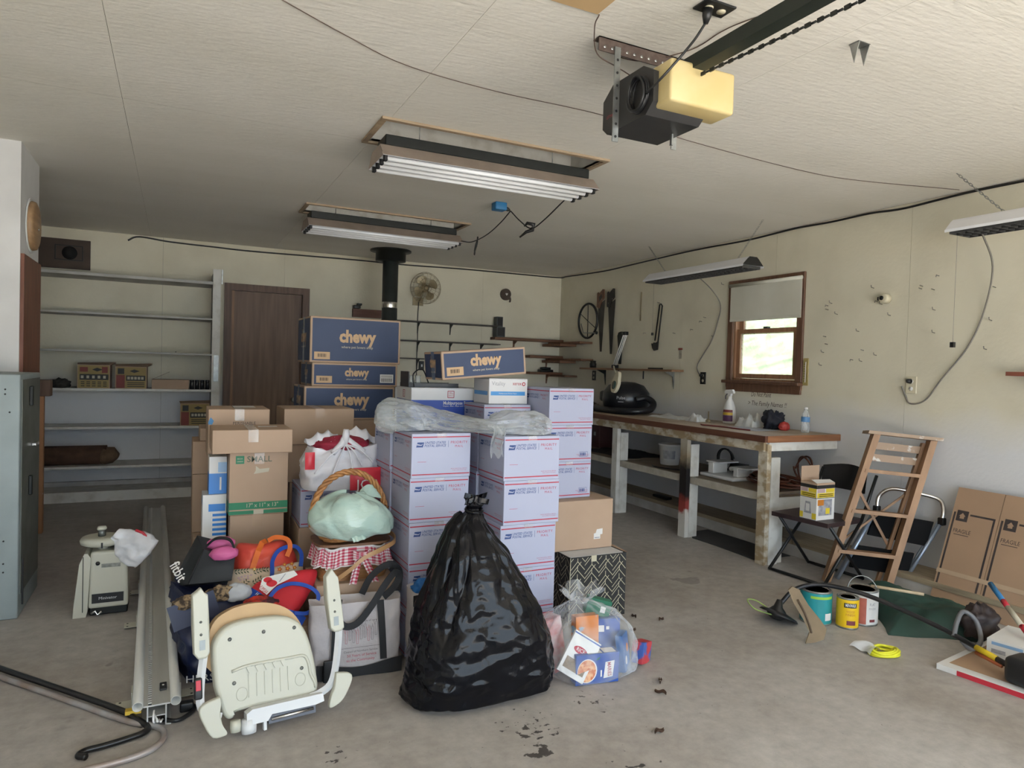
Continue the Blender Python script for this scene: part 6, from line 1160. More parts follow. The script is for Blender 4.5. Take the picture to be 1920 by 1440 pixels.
def softbox(name, c, w, d, h, mt, parent=None, rz=0.0, amp=0.02, seed=0.0, top=(1, 1), bulge=0.08, ex=0.35, nu=64, nv=24, lean=(0, 0), dent=0.03, fr=4.0):
    Mz = Matrix.Translation(c) @ Matrix.Rotation(rz, 4, 'Z'); s = MB()
    def side(u, v):
        a = 2*math.pi*u; ca, sa = math.cos(a), math.sin(a); kx = 1+(top[0]-1)*v; ky = 1+(top[1]-1)*v; b = 1+bulge*math.sin(math.pi*min(1, v*1.1))
        x = w/2*kx*b*math.copysign(abs(ca)**ex, ca); y = d/2*ky*b*math.copysign(abs(sa)**ex, sa); z = h*v
        q = amp*(noise.noise(Vector((x*fr*3+seed, y*fr*3, z*fr*3)))+0.6*ridge((x*fr*5, y*fr*5+seed, z*fr*4))*0.7)*(0.25+min(1, v*3))
        return (x*(1+q/(w/2))+lean[0]*v, y*(1+q/(d/2))+lean[1]*v, z+(q*0.8 if v > 0.9 else 0))
    s.grid(side, nu, nv, mt, cu=True, M=Mz)
    rim = [Vector(side(i/nu, 1)) for i in range(nu)]; ce = sum(rim, Vector())/nu
    rings = [[tuple(p.lerp(ce, t)+Vector((0, 0, -dent*math.sin(t*1.57)+amp*0.8*noise.noise(Vector((p.x*9+t*4, p.y*9, seed)))*t))) for p in rim] for t in (0, 0.15, 0.4, 0.7, 0.97)]
    vs_ = [q for r_ in rings for q in r_]; s.add(vs_, [(j*nu+i, j*nu+(i+1) % nu, (j+1)*nu+(i+1) % nu, (j+1)*nu+i) for j in range(4) for i in range(nu)]+[tuple(4*nu+i for i in range(nu))], mt, True, Mz)
    s.add([side(i/nu, 0) for i in range(nu)], [tuple(range(nu-1, -1, -1))], mt, False, Mz)
    return s.build(name, parent, o=None if parent else c)
def smooth_poly(P, n=4): return [(q.x, q.y) for q in curve([(x, y, 0) for x, y in P]+[(P[0][0], P[0][1], 0)], n)[:-1]]
def strap(pts, nrm_, width, th, mt, name, parent):
    P = [Vector(p) for p in pts]; k = len(P); n_ = Vector(nrm_); W = [((P[min(i+1, k-1)]-P[max(i-1, 0)]).normalized().cross(n_)).normalized()*width for i in range(k)]
    return MB().ribbon(P, W, th, mt).build(name, parent)
# knotted white shopping bag
PLW = mat('bag_white', (0.70, 0.69, 0.73), 0.35, var=0.06, scale=6, bump=0.3, bscale=18); JRED = mat('bag_red', (0.58, 0.03, 0.05), 0.35, var=0.1, bump=0.2); CLR = mat('cloth_cranberry', (0.27, 0.012, 0.035), 0.7, col2=(0.60, 0.55, 0.55), scale=55, lo=0.27, hi=0.31, detail=2)
jx, jy, jz = 0.825, 3.80, 0.7285
jc = softbox('shopping_bag', (jx, jy, jz), 0.40, 0.26, 0.22, PLW, amp=0.02, seed=3.1, top=(0.86, 0.8), bulge=0.10, ex=0.55, dent=0.01); tag(jc, 'knotted white plastic shopping bag with red panels on the boxes', 'bag')
def patch(parent, name, Fq, x0, x1, y0, y1, mt, bow=0.02, n=10): return MB().grid(lambda u, v: (x0+(x1-x0)*u, y0+(y1-y0)*v, bow*math.sin(math.pi*u)*math.sin(math.pi*v*0.8+0.3)), n, n, mt, M=Fq).build(name, parent)
Fj = frame((jx, jy-0.155, jz), (1, 0, 0), (0, 0.06, 1))
patch(jc, 'red_panel', Fj, 0.02, 0.19, 0.00, 0.12, JRED, 0.022)
MB().text('JCP', 0.075, PWHT, Fj, 0.105, 0.03, width=0.12, z=0.028).build('lettering', jc); patch(jc, 'red_panel', Fj, -0.215, -0.165, 0.12, 0.21, JRED, 0.01)
lump('cranberry_fabric', (jx, jy-0.03, jz+0.195), (0.15, 0.09, 0.052), CLR, None, None, 4, 0.15, parent=jc)
for (xa, xb, h1) in ((-0.19, -0.02, 0.105), (0.02, 0.19, 0.125)):
    MB().grid(lambda u, v: (jx+xa+(xb-xa)*u, jy-0.05+0.10*v+0.012*math.sin(8*u+3*v), jz+0.21+(h1 if True else 0)*math.sin(math.pi*(0.18+0.72*(u if xa < 0 else 1-u)*0.7))*(0.55+0.45*math.sin(math.pi*v))-0.02*abs(math.sin(9*u))), 18, 12, PLW).build('bag_ear', jc)
MB().tube(curve([(jx-0.07, jy-0.13, jz+0.20), (jx-0.02, jy-0.11, jz+0.25), (jx, jy-0.10, jz+0.275), (jx+0.05, jy-0.11, jz+0.24), (jx+0.10, jy-0.125, jz+0.20)]), [0.03]+[0.02]*7+[0.016]*8+[0.014]*8+[0.017]*8+[0.03] if False else 0.016, PLW, 10).build('knot_strand', jc)
MB().tube([(jx-0.002, jy-0.105, jz+0.24), (jx+0.002, jy-0.11, jz+0.29), (jx+0.003, jy-0.11, jz+0.325)], [0.016, 0.02, 0.015], PLW, 10).build('knot', jc)
for (x1_, z1_) in ((-0.17, 0.10), (-0.10, 0.02), (0.03, 0.11), (0.08, 0.13), (0.14, 0.15)): MB().tube(curve([(jx, jy-0.115, jz+0.245), (jx+x1_*0.5, jy-0.158, jz+0.245*0.5+z1_*0.5+0.02), (jx+x1_, jy-0.168, jz+z1_)]), 0.0045, PLW, 6).build('gather_fold', jc)
# clear plastic film bag over the postal boxes
FILM = film('plastic_film', (0.66, 0.70, 0.72), 0.30, 0.15)
path = [(0.925, 3.46, 1.14), (0.97, 3.44, 1.145), (1.08, 3.42, 1.14), (1.20, 3.38, 1.125), (1.31, 3.29, 1.11), (1.385, 3.15, 1.105), (1.44, 3.12, 1.11), (1.52, 3.12, 1.125), (1.62, 3.12, 1.125), (1.70, 3.11, 1.12), (1.745, 3.10, 1.105)]
rad = [(0.03, 0.03), (0.15, 0.075), (0.20, 0.075), (0.18, 0.055), (0.13, 0.042), (0.06, 0.036), (0.11, 0.04), (0.16, 0.055), (0.18, 0.058), (0.15, 0.05), (0.05, 0.025)]
PC = curve(path, 12); RC = curve([(a, b, 0) for a, b in rad], 12)
def fl(u, v):
    i = min(len(PC)-1, int(v*(len(PC)-1)+1e-6)); p = PC[i]; r_ = RC[i]; t = (PC[min(i+1, len(PC)-1)]-PC[max(i-1, 0)]).normalized(); sd = t.cross(Vector((0, 0, 1))).normalized()
    a = 2*math.pi*u; k = 1+0.14*ridge((math.cos(a)*1.3, v*5, math.sin(a)*1.3))-0.22*abs(((u*11+v*5) % 1)*2-1)*(1 if 0.3 < v < 0.65 else 0.35)+0.12*ridge((math.cos(a)*3, v*14, math.sin(a)*3))+0.06*ridge((math.cos(a)*7, v*34, math.sin(a)*7))
    q = p+sd*r_.x*math.cos(a)*k+Vector((0, 0, 1))*r_.y*math.sin(a)*k
    q.z = max(q.z, 1.0835 if q.x > 0.99 else 1.05); return q
pf = MB().grid(fl, 110, len(PC), FILM, cu=True).build('plastic_film_bag', o=(1.35, 3.25, 1.0835)); tag(pf, 'twisted clear plastic film bag draped over the front postal boxes', 'plastic bag')
MB().grid(lambda u, v: (1.36+0.07*u+0.02*math.sin(5*v), 3.02-0.09*v+0.02*math.sin(7*u), 1.12-0.02*v-0.11*v*v+0.014*math.sin(16*u+3*v)), 16, 12, FILM).build('loose_end', pf)
# wicker basket with a green plastic bag
WICK = mat('wicker', (0.46, 0.22, 0.07), 0.5, col2=(0.28, 0.12, 0.04), scale=40, bump=0.3)
bc = Vector((0.785, 3.33, 0.556)); bk2 = empty('wicker_basket', (bc.x, bc.y, 0.552), 'round wicker basket with a tall arched handle on the picnic basket', 'basket')
tl = R(-7); Mb = Matrix.Translation(bc) @ Matrix.Rotation(R(9), 4, 'Z') @ Matrix.Rotation(tl, 4, 'Y')
s = MB()
for k in range(9):
    z = 0.008+0.0125*k; rx, ry = 0.135+0.055*(k/8)**0.7, 0.095+0.04*(k/8)**0.7
    s.tube([Mb @ Vector((rx*math.cos(t)*(1+0.012*math.sin(16*t+math.pi*k)), ry*math.sin(t)*(1+0.012*math.sin(16*t+math.pi*k)), z+0.012)) for t in [2*math.pi*i/64 for i in range(64)]], 0.0072, WICK, 6, closed=True)
s.lathe([(0, 0.006), (0.13, 0.006), (0.13, 0.012), (0, 0.012)], WICK, 32, Mb @ Matrix.Translation((0, 0, 0.006)), sy=0.7); s.build('woven_bowl', bk2)
s = MB()
for ph in (0, 2.1, 4.2): s.tube([Mb @ Vector((0.188*math.cos(t)*(1+0.045*math.cos(12*t+ph)), 0.009*math.sin(12*t+ph), 0.10+0.225*math.sin(t)*(1+0.04*math.cos(12*t+ph)))) for t in [math.pi*i/64 for i in range(65)]], 0.0085, WICK, 6)
s.build('arched_handle', bk2)
GPL = mat('green_plastic_bag', (0.36, 0.50, 0.45), 0.22, col2=(0.42, 0.53, 0.46), scale=6, bump=0.5, bscale=24, stretch=(1, 1, 2))
def gbf(u, v):
    a = 2*math.pi*u; ca, sa = math.cos(a), math.sin(a); ph = math.pi*(0.02+0.96*v); r_ = math.sin(ph)**0.75; zc = -math.cos(ph)
    x, y = 0.20*r_*ca, 0.155*r_*sa; z = (0.125 if zc > 0 else 0.075)*math.copysign(abs(zc)**0.9, zc)
    k = 1-0.05*abs(((u*7+v*2.5+0.4*math.sin(v*5)) % 1)*2-1)**2+0.05*ridge((x*5+2, y*5, z*6))+0.045*max(0, ridge((x*11, y*11+5, z*12))-0.35); wob = 0.035*noise.noise(Vector((ca*1.5, sa*1.5, v*3+4)))
    return (bc.x-0.012+x*k, bc.y-0.035+y*k, max(0.578+0.03*max(0, sa)+0.012*math.sin(a*5), bc.z+0.095+(z+wob)*k-0.12*x))
gbg = MB().grid(gbf, 120, 60, GPL, cu=True).build('green_plastic_bag', o=(bc.x, bc.y, 0.60)); tag(gbg, 'pale green plastic bag stuffed into the wicker basket', 'bag')
MB().grid(lambda u, v: (bc.x+0.04+0.10*u, bc.y-0.02+0.04*v, 0.765+0.055*math.sin(math.pi*u*0.8+0.3)*v-0.02*u), 10, 6, GPL).build('bag_corner', gbg)
MB().grid(lambda u, v: (bc.x-0.05+0.06*u+0.02*v, bc.y-0.155-0.02*v+0.006*math.sin(14*u), 0.625-0.05*v*(1-0.3*u)), 12, 6, GPL).build('tied_tail', gbg)
# gingham picnic basket
GW, GP, GRD = mat('gingham_white', (0.72, 0.68, 0.68), 0.8, var=0.04), mat('gingham_pink', (0.58, 0.24, 0.28), 0.8, var=0.05), mat('gingham_red', (0.42, 0.02, 0.06), 0.8, var=0.05)
def gingham(s, fn, nu, nv, cu=False):
    P = [fn(i/(nu if cu else nu-1), j/(nv-1)) for j in range(nv) for i in range(nu)]
    for kk, mt in enumerate((GW, GP, GRD)):
        fs = []
        for j in range(nv-1):
            for i in range(nu if cu else nu-1):
                if (i//2 % 2)+(j//1 % 2) == kk: fs.append((j*nu+i, j*nu+(i+1) % nu, (j+1)*nu+(i+1) % nu, (j+1)*nu+i))
        s.add(P, fs, mt, True)
pc = Vector((0.79, 3.37, 0.3705)); pn = empty('picnic_basket', tuple(pc), 'wooden picnic basket with a red gingham ruffle and plank lid', 'basket')
PW = wood('basket_wood', (0.38, 0.19, 0.07), (0.24, 0.11, 0.04), 0.5, 0)
def rr(t, a, b, e_=0.5): c_, s_ = math.cos(t), math.sin(t); return (a*math.copysign(abs(c_)**e_, c_), b*math.copysign(abs(s_)**e_, s_))
body = [rr(2*math.pi*i/40, 0.165, 0.12) for i in range(40)]
MB().prism(body, 0.15, PW, Matrix.Translation(pc)).build('basket_body', pn)
for k in range(4): MB().tube([pc+Vector((*rr(2*math.pi*i/40, 0.1665, 0.1215), 0.015+0.035*k)) for i in range(40)], 0.003, PW, 5, closed=True).build('hoop', pn)
lid = [rr(2*math.pi*i/40, 0.185, 0.135) for i in range(40)]; MB().prism(lid, 0.012, wood('lid_plank', (0.20, 0.095, 0.045), (0.11, 0.05, 0.025), 0.5, 0), Matrix.Translation(pc+Vector((0, 0, 0.166))) ).build('lid', pn)
s = MB(); NU = 240
def rufflef(u, v):
    t = 2*math.pi*u; x, y = rr(t, 0.172, 0.127); k = 1+(0.13*v)*(0.55+0.45*math.sin(t*26))+0.02*math.sin(t*11); return (pc.x+x*k, pc.y+y*k, pc.z+0.155-0.085*v+0.008*math.sin(t*7))
gingham(s, rufflef, NU, 13, True); s.build('gingham_ruffle', pn)
s = MB(); s.tube([Vector(rufflef(i/120, 0))+Vector((0, 0, 0.003)) for i in range(120)], 0.006, GW, 6, closed=True); s.tube([Vector(rufflef(i/240, 1)) for i in range(240)], 0.004, GW, 5, closed=True); s.build('lace_edge', pn)
for (x0_, dx_) in ((0.005, -0.035), (0.02, 0.06)):
    s = MB(); gingham(s, lambda u, v: (pc.x+x0_+dx_*v+0.035*(u-0.5), pc.y-0.165-0.02*v-0.008*math.sin(6*u+2*v), pc.z+0.13-0.13*v), 9, 18); s.build('bow_tail', pn)
s = MB(); gingham(s, lambda u, v: (pc.x+0.012+0.075*(u-0.5), pc.y-0.172-0.02*math.sin(math.pi*u*2)**2, pc.z+0.135+(0.05*(v-0.5))*(0.35+abs(u-0.5)*1.3)), 14, 9); s.build('bow_loop', pn)
HND = mat('bentwood', (0.45, 0.25, 0.11), 0.45, var=0.15, scale=8)
MB().ribbon(curve([(pc.x-0.10, pc.y-0.16, pc.z+0.02), (pc.x-0.04, pc.y-0.185, pc.z+0.07), (pc.x+0.02, pc.y-0.19, pc.z+0.12), (pc.x+0.10, pc.y-0.18, pc.z+0.15), (pc.x+0.185, pc.y-0.13, pc.z+0.172), (pc.x+0.205, pc.y-0.03, pc.z+0.182), (pc.x+0.19, pc.y+0.05, pc.z+0.175)]), (0.0, 0.004, 0.022), 0.006, HND).build('bentwood_handle', pn)
carton('brown_carton', (0.60, 3.215, 0.0), (0.985, 3.54, 0.3695), 'brown carton under the picnic basket behind the canvas tote', tape='x')
# canvas tote in front
CANV = mat('tote_canvas', (0.50, 0.46, 0.46), 0.85, var=0.08, scale=20, bump=0.15); NYL = mat('black_webbing', (0.012, 0.012, 0.014), 0.7, var=0.2)
tt = softbox('canvas_tote', (0.765, 3.10, 0.001), 0.37, 0.13, 0.33, CANV, amp=0.008, seed=1.7, top=(1.10, 0.9), bulge=0.03, ex=0.3, dent=0.06, rz=R(-4), lean=(-0.01, 0.0)); tag(tt, 'off-white canvas tote with black straps in front of a carton', 'bag')
Ft = frame((0.765, 3.026, 0.0), (0.9976, -0.0698, 0), (0, 0.02, 1))
MB().grid(lambda u, v: (-0.19+0.38*u, 0.002+0.07*v*(0.8+0.2*math.cos(6.28*u)), 0.004+0.004*math.sin(9*u)), 30, 5, NYL, M=Ft).build('base_panel', tt)
for x_ in (-0.09, 0.105): MB().ribbon([Ft @ Vector((x_+0.02*(1-v)*(1 if x_ > 0 else -0.3)-0.02, 0.07+0.27*v, 0.010+0.006*math.sin(3*v))) for v in [i/8 for i in range(9)]], tuple(Ft.to_3x3() @ Vector((0.03, 0, 0))), 0.004, NYL).build('strap_band', tt)
nT = Ft.to_3x3() @ Vector((0, 0, 1))
strap(curve([Ft @ Vector(q) for q in [(-0.10, 0.36, 0.012), (-0.105, 0.29, 0.024), (-0.075, 0.245, 0.034), (-0.02, 0.255, 0.036), (0.04, 0.32, 0.03), (0.10, 0.40, 0.01), (0.15, 0.45, -0.01), (0.175, 0.43, -0.02), (0.15, 0.385, -0.012), (0.10, 0.35, 0.008)]], 7), nT, 0.03, 0.005, NYL, 'handle_loop', tt)
strap(curve([Ft @ Vector(q) for q in [(0.02, 0.34, -0.1), (0.06, 0.42, -0.09), (0.13, 0.475, -0.07), (0.19, 0.44, -0.08), (0.19, 0.34, -0.10)]], 7), nT, 0.03, 0.005, NYL, 'handle_loop', tt)
s = MB(); INKT = mat('tote_ink', (0.10, 0.08, 0.08), 0.8, var=0.1); random.seed(4)
for k in range(9):
    x_ = -0.065+k*0.0165; y_ = 0.205+0.012*math.sin(k*1.7)+0.002*k
    Fk = Ft @ Matrix.Translation((x_, y_, 0.0165)); w2 = 0.005
    for (p, q) in (((-w2, 0), (-w2*0.8, -0.045)), ((w2, 0), (w2*0.8, -0.045)), ((-w2*0.8, -0.045), (w2*0.8, -0.045)), ((-w2, 0), (-0.003, 0.016)), ((w2, 0), (0.003, 0.016)), ((-0.003, 0.016), (0.003, 0.016)), ((0, 0.018), (0, 0.026)), ((-w2, 0.0), (-0.012, 0.02))):
        d = Vector((q[0]-p[0], q[1]-p[1])); n_ = Vector((-d.y, d.x)).normalized()*0.0006; s.flat([(p[0]-n_.x, p[1]-n_.y), (q[0]-n_.x, q[1]-n_.y), (q[0]+n_.x, q[1]+n_.y), (p[0]+n_.x, p[1]+n_.y)], INKT if k % 3 else PRED, Fk)
s.rect(-0.085, 0.085, 0.138, 0.1395, INKT, Ft, 0.0165); s.text('Council of Northern Service', 0.013, INKT, Ft, 0.0, 0.122, width=0.15, z=0.0165); s.text('50 Years of Service', 0.017, PRED, Ft, 0.005, 0.103, width=0.13, z=0.0165); s.text('to the Community', 0.017, PRED, Ft, 0.0, 0.082, width=0.125, z=0.0165); s.text('circle of care', 0.013, INKT, Ft, 0.035, 0.255, width=0.07, z=0.0165)
s.build('printed_design', tt)
sb_ = MB().box((0.60, 3.005, 0.003), (0.665, 3.02, 0.10), BLACK, c=0.006).build('luggage_clip', tt)
# second tote between boxes and black bag
t2_ = softbox('tote_bag', (1.10, 3.035, 0.001), 0.20, 0.14, 0.36, CANV, amp=0.008, seed=5.7, top=(1.0, 1.0), bulge=0.02, dent=0.05); tag(t2_, 'white tote with a black band wedged between black bag and boxes', 'bag')
MB().grid(lambda u, v: (0.985+0.23*u, 2.955+0.01*math.sin(6*u), 0.31+0.05*v), 12, 4, NYL).build('rim_band', t2_); lump('blue_scarf', (1.08, 3.03, 0.335), (0.075, 0.06, 0.045), mat('blue_fabric', (0.02, 0.16, 0.48), 0.7, var=0.3, scale=10), None, None, 6, 0.3, parent=t2_)
MB().ribbon(curve([(1.03, 2.96, 0.34), (1.05, 2.955, 0.42), (1.09, 2.95, 0.48), (1.14, 2.955, 0.50)]), (0.02, 0, 0.008), 0.004, mat('strap_khaki', (0.40, 0.36, 0.30), 0.8, var=0.2)).build('strap', t2_)
# navy tote with clothes, black sports bag, bags in front of the SMALL column
NVY = mat('navy_nylon', (0.014, 0.022, 0.07), 0.45, var=0.3, scale=5, bump=0.2, bscale=14)
nt_ = softbox('navy_tote', (0.185, 3.40, 0.001), 0.29, 0.36, 0.36, NVY, amp=0.03, seed=2.2, top=(1.0, 0.95), bulge=0.10, ex=0.5, dent=0.05, rz=0.2); tag(nt_, 'slumped navy tote full of clothes behind the lift seat', 'bag')
MB().text('HERS', 0.045, PWHT, frame((0.115, 3.155, 0.06), (0.97, -0.1, 0), (0, -0.1, 1)), width=0.11, z=0.02).build('lettering', nt_)
s = MB(); FUR = mat('animal_print_fur', (0.30, 0.21, 0.12), 0.9, col2=(0.05, 0.035, 0.025), scale=45, lo=0.45, hi=0.55)
lump('fur_collar', (0.06, 3.20, 0.345), (0.055, 0.035, 0.03), FUR, None, None, 2, 0.3, parent=nt_); lump('fur_collar', (0.19, 3.23, 0.355), (0.06, 0.035, 0.035), FUR, None, None, 3, 0.3, parent=nt_)
MB().grid(lambda u, v: (-0.02+0.18*u+0.03*v, 3.18+0.02*u-0.02*v, 0.36-0.10*v+0.05*u), 12, 8, NVY).build('open_flap', nt_)
bx_ = lump('knit_hat', (0.26, 3.24, 0.345), (0.06, 0.05, 0.04), mat('grey_fleece', (0.50, 0.52, 0.55), 0.9, var=0.1, bump=0.3), 'grey fleece hat lying in the navy tote opening', 'hat', 7, 0.15)
lump('printed_scarf', (0.345, 3.15, 0.30), (0.075, 0.045, 0.045), mat('red_floral_cloth', (0.50, 0.03, 0.015), 0.8, col2=(0.05, 0.012, 0.02), scale=24, lo=0.42, hi=0.55), 'crumpled red and black scarf between the totes', 'scarf', 9, 0.3)
def dome(poly, F, th, mt, name, o, parent=None, back=0.06, wr=0.006, seed=0.0, p=5, n=4, rings=10, fr=14.0):
    """soft stuffed bag from an outline in the plane F: puffed front, puffed back"""
    Q = smooth_poly(poly, n); k = len(Q); ar = sum(Q[i][0]*Q[(i+1) % k][1]-Q[(i+1) % k][0]*Q[i][1] for i in range(k)); Q = Q if ar > 0 else Q[::-1]
    cx = sum(q[0] for q in Q)/k; cy = sum(q[1] for q in Q)/k; s = MB()
    for sg, T in ((1, th), (-1, back)):
        vs_ = []
        for j in range(rings+1):
            t_ = 1-j/rings
            for (x, y) in Q:
                X_, Y_ = cx+(x-cx)*t_, cy+(y-cy)*t_; w_ = wr*(noise.noise(Vector((X_*fr+seed, Y_*fr, seed)))+0.7*ridge((X_*fr*1.3, Y_*fr*1.3+seed, 2)))*(1-t_**4)
                vs_.append((X_, Y_, sg*(T*(1-t_**p)+w_)))
        fs = [(j*k+i, j*k+(i+1) % k, (j+1)*k+(i+1) % k, (j+1)*k+i) for j in range(rings) for i in range(k)]
        if sg < 0: fs = [tuple(reversed(f)) for f in fs]
        s.add(vs_, fs, mt, True, F)
    return s.build(name, parent, o=None if parent else o)
SPB = mat('sports_bag_black', (0.013, 0.017, 0.022), 0.6, var=0.25, scale=6)
A_, B_, C_, D2_, E_, G_ = [Vector(q) for q in ((0.063, 3.40, 0.385), (0.128, 3.46, 0.524), (0.263, 3.42, 0.485), (0.245, 3.36, 0.395), (-0.014, 3.58, 0.322), (0.106, 3.66, 0.545))]
H_2 = C_+(G_-B_); I_ = D2_+(E_-A_); s = MB()
def quadp(a, b, c, d, n=10, puff=0.012, seed=0.0):
    nn = (b-a).cross(d-a).normalized()
    s.grid(lambda u, v: a.lerp(b, u).lerp(d.lerp(c, u), v)+nn*(puff*math.sin(math.pi*u)*math.sin(math.pi*v)+0.006*noise.noise(Vector((u*5+seed, v*5, seed)))*math.sin(math.pi*u)*math.sin(math.pi*v)), n, n, SPB)
for i_, q in enumerate(((A_, D2_, C_, B_), (E_, A_, B_, G_), (B_, C_, H_2, G_), (D2_, I_, H_2, C_), (I_, E_, G_, H_2), (E_, I_, D2_, A_))): quadp(*q, seed=i_*3.1, puff=0.012 if i_ < 2 else 0.004)
fbg = s.build('sports_bag', o=(0.1, 3.5, 0.36)); tag(fbg, 'black sports bag with white lettering on top of the navy tote', 'bag')
MB().text('fitbit', 0.062, PWHT, frame((0.028, 3.462, 0.425), (0.030, -0.05, -0.052), (0.065, 0.06, 0.127)), width=0.10, z=0.016, off=0.012).build('lettering', fbg)
MB().tube([A_+Vector((0, -0.002, 0)), A_.lerp(B_, 0.5)+Vector((-0.002, -0.004, 0)), B_], 0.004, NYL, 6).build('edge_piping', fbg)
for k, (x_, y_, z_) in enumerate(((0.205, 3.50, 0.520), (0.215, 3.425, 0.490))):
    lump('sneaker', (x_, y_, z_-0.01), (0.062, 0.035, 0.034), mat('sneaker_pink', (0.60, 0.12, 0.30), 0.6, var=0.15), ('upper pink sneaker sticking out of the black sports bag', 'lower pink sneaker sticking out of the black sports bag')[k], 'shoe', 3+k, 0.10)['group'] = 'pink sneakers'
MB().ribbon(curve([(0.14, 3.47, 0.535), (0.18, 3.44, 0.575), (0.24, 3.43, 0.565), (0.265, 3.42, 0.50)]), (0.004, 0.018, 0.006), 0.005, SPB).build('strap', fbg)
# orange bag
ORB = mat('orange_nylon', (0.62, 0.05, 0.045), 0.5, col2=(0.60, 0.07, 0.035), scale=3, bump=0.3, bscale=12)
Fo = frame((0.26, 3.54, 0.42), (1, 0, 0), (0, 0.45, 0.89))
ob = dome([(0.007, -0.02), (0.012, 0.05), (0.022, 0.088), (0.045, 0.10), (0.129, 0.088), (0.226, 0.098), (0.275, 0.062), (0.30, -0.011), (0.30, -0.15), (0.15, -0.22), (0.03, -0.15)], Fo, 0.05, ORB, 'orange_bag', (0.4, 3.56, 0.25), back=0.06, wr=0.012, seed=3.0); tag(ob, 'crumpled orange-red nylon bag in front of the SMALL box column', 'bag')
strap([Fo @ Vector(q) for q in ((0.080, -0.06, 0.062), (0.092, -0.02, 0.066), (0.113, 0.039, 0.062), (0.135, 0.085, 0.035), (0.16, 0.10, 0.0))], Fo.to_3x3() @ Vector((0, 0, 1)), 0.026, 0.004, mat('orange_strap', (0.72, 0.15, 0.02), 0.6, var=0.1), 'strap', ob)
strap(curve([Fo @ Vector(q) for q in ((0.165, 0.095, 0.02), (0.20, 0.105, 0.04), (0.25, 0.085, 0.06), (0.262, 0.045, 0.064), (0.245, 0.0, 0.066))], 5), Fo.to_3x3() @ Vector((0, 0, 1)), 0.022, 0.004, MATS['orange_strap'], 'strap', ob)
carton('brown_carton', (0.27, 3.585, 0.0), (0.58, 3.79, 0.255), 'low brown carton on the floor under the orange bag', tape='x')
# floral tote
FLR = mat('floral_cream', (0.62, 0.50, 0.37), 0.8, var=0.08)
Fl_ = frame((0.24, 3.42, 0.35), (1, 0, 0), (0, 0.6, 0.8))
ft_ = dome([(-0.010, 0.010), (0.010, 0.070), (0.04, 0.080), (0.181, 0.072), (0.30, 0.086), (0.334, 0.080), (0.334, 0.02), (0.30, -0.08), (0.16, -0.13), (0.05, -0.12), (0.01, -0.06)], Fl_, 0.03, FLR, 'floral_tote', (0.40, 3.4, 0.25), back=0.05, wr=0.003, seed=5.0, p=8); tag(ft_, 'cream tote printed with flowers and leaves, blue handle', 'bag')
s = MB(); LEAF = mat('leaf_green', (0.05, 0.08, 0.045), 0.8, var=0.2); FLO = mat('flower_orange', (0.55, 0.12, 0.03), 0.8, var=0.2); FLP = mat('flower_lilac', (0.45, 0.28, 0.38), 0.8, var=0.2); zp = 0.0365
def leafp(x, y, a, l):
    c_, s_ = math.cos(a), math.sin(a); return [(x, y), (x+l*0.5*c_-l*0.16*s_, y+l*0.5*s_+l*0.16*c_), (x+l*c_, y+l*s_), (x+l*0.5*c_+l*0.16*s_, y+l*0.5*s_-l*0.16*c_)]
for (bx0, by0, ang, nn) in ((0.022, 0.052, 0.05, 5), (0.034, -0.035, 0.75, 5), (0.105, 0.042, 0.25, 4), (0.15, 0.052, -0.05, 3), (0.10, -0.01, 0.5, 4)):
    for k in range(nn):
        x_, y_ = bx0+0.013*k*math.cos(ang), by0+0.013*k*math.sin(ang); s.flat(leafp(x_, y_, ang+0.9, 0.018), LEAF, Fl_, zp); s.flat(leafp(x_, y_, ang-0.9, 0.018), LEAF, Fl_, zp+0.0003)
s.build('leaf_print', ft_); s = MB()
for (x_, y_, r_, m__) in ((0.247, 0.066, 0.012, FLO), (0.281, 0.067, 0.012, FLO), (0.223, 0.045, 0.013, FLO), (0.26, 0.045, 0.013, FLO), (0.293, 0.046, 0.011, FLO), (0.109, 0.058, 0.009, YELB), (0.038, 0.022, 0.006, FLP), (0.052, 0.026, 0.006, FLP), (0.066, 0.029, 0.006, FLP), (0.080, 0.028, 0.006, FLP), (0.094, 0.030, 0.006, FLP), (0.045, 0.012, 0.006, FLP), (0.062, 0.014, 0.006, FLP), (0.079, 0.016, 0.006, FLP)):
    s.flat([(x_+r_*(0.75+0.25*math.cos(5*t))*math.cos(t), y_+r_*(0.75+0.25*math.cos(5*t))*math.sin(t)) for t in [i*2*math.pi/25 for i in range(25)]], m__, Fl_, zp+0.0006); s.flat([(x_+r_*0.3*math.cos(t), y_+r_*0.3*math.sin(t)) for t in [i*1.047 for i in range(6)]], PYEL if m__ is FLO else PWHT, Fl_, zp+0.0009); s.build('flower_print', ft_); s = MB()
BST = mat('strap_blue', (0.012, 0.07, 0.40), 0.6, var=0.15)
strap(curve([Fl_ @ Vector(q) for q in ((0.184, 0.0, 0.040), (0.188, 0.04, 0.044), (0.193, 0.09, 0.036), (0.222, 0.142, 0.02), (0.269, 0.166, 0.012), (0.312, 0.160, 0.014), (0.332, 0.116, 0.022), (0.322, 0.05, 0.036))], 6), Fl_.to_3x3() @ Vector((0, 0, 1)), 0.019, 0.004, BST, 'handle_loop', ft_)
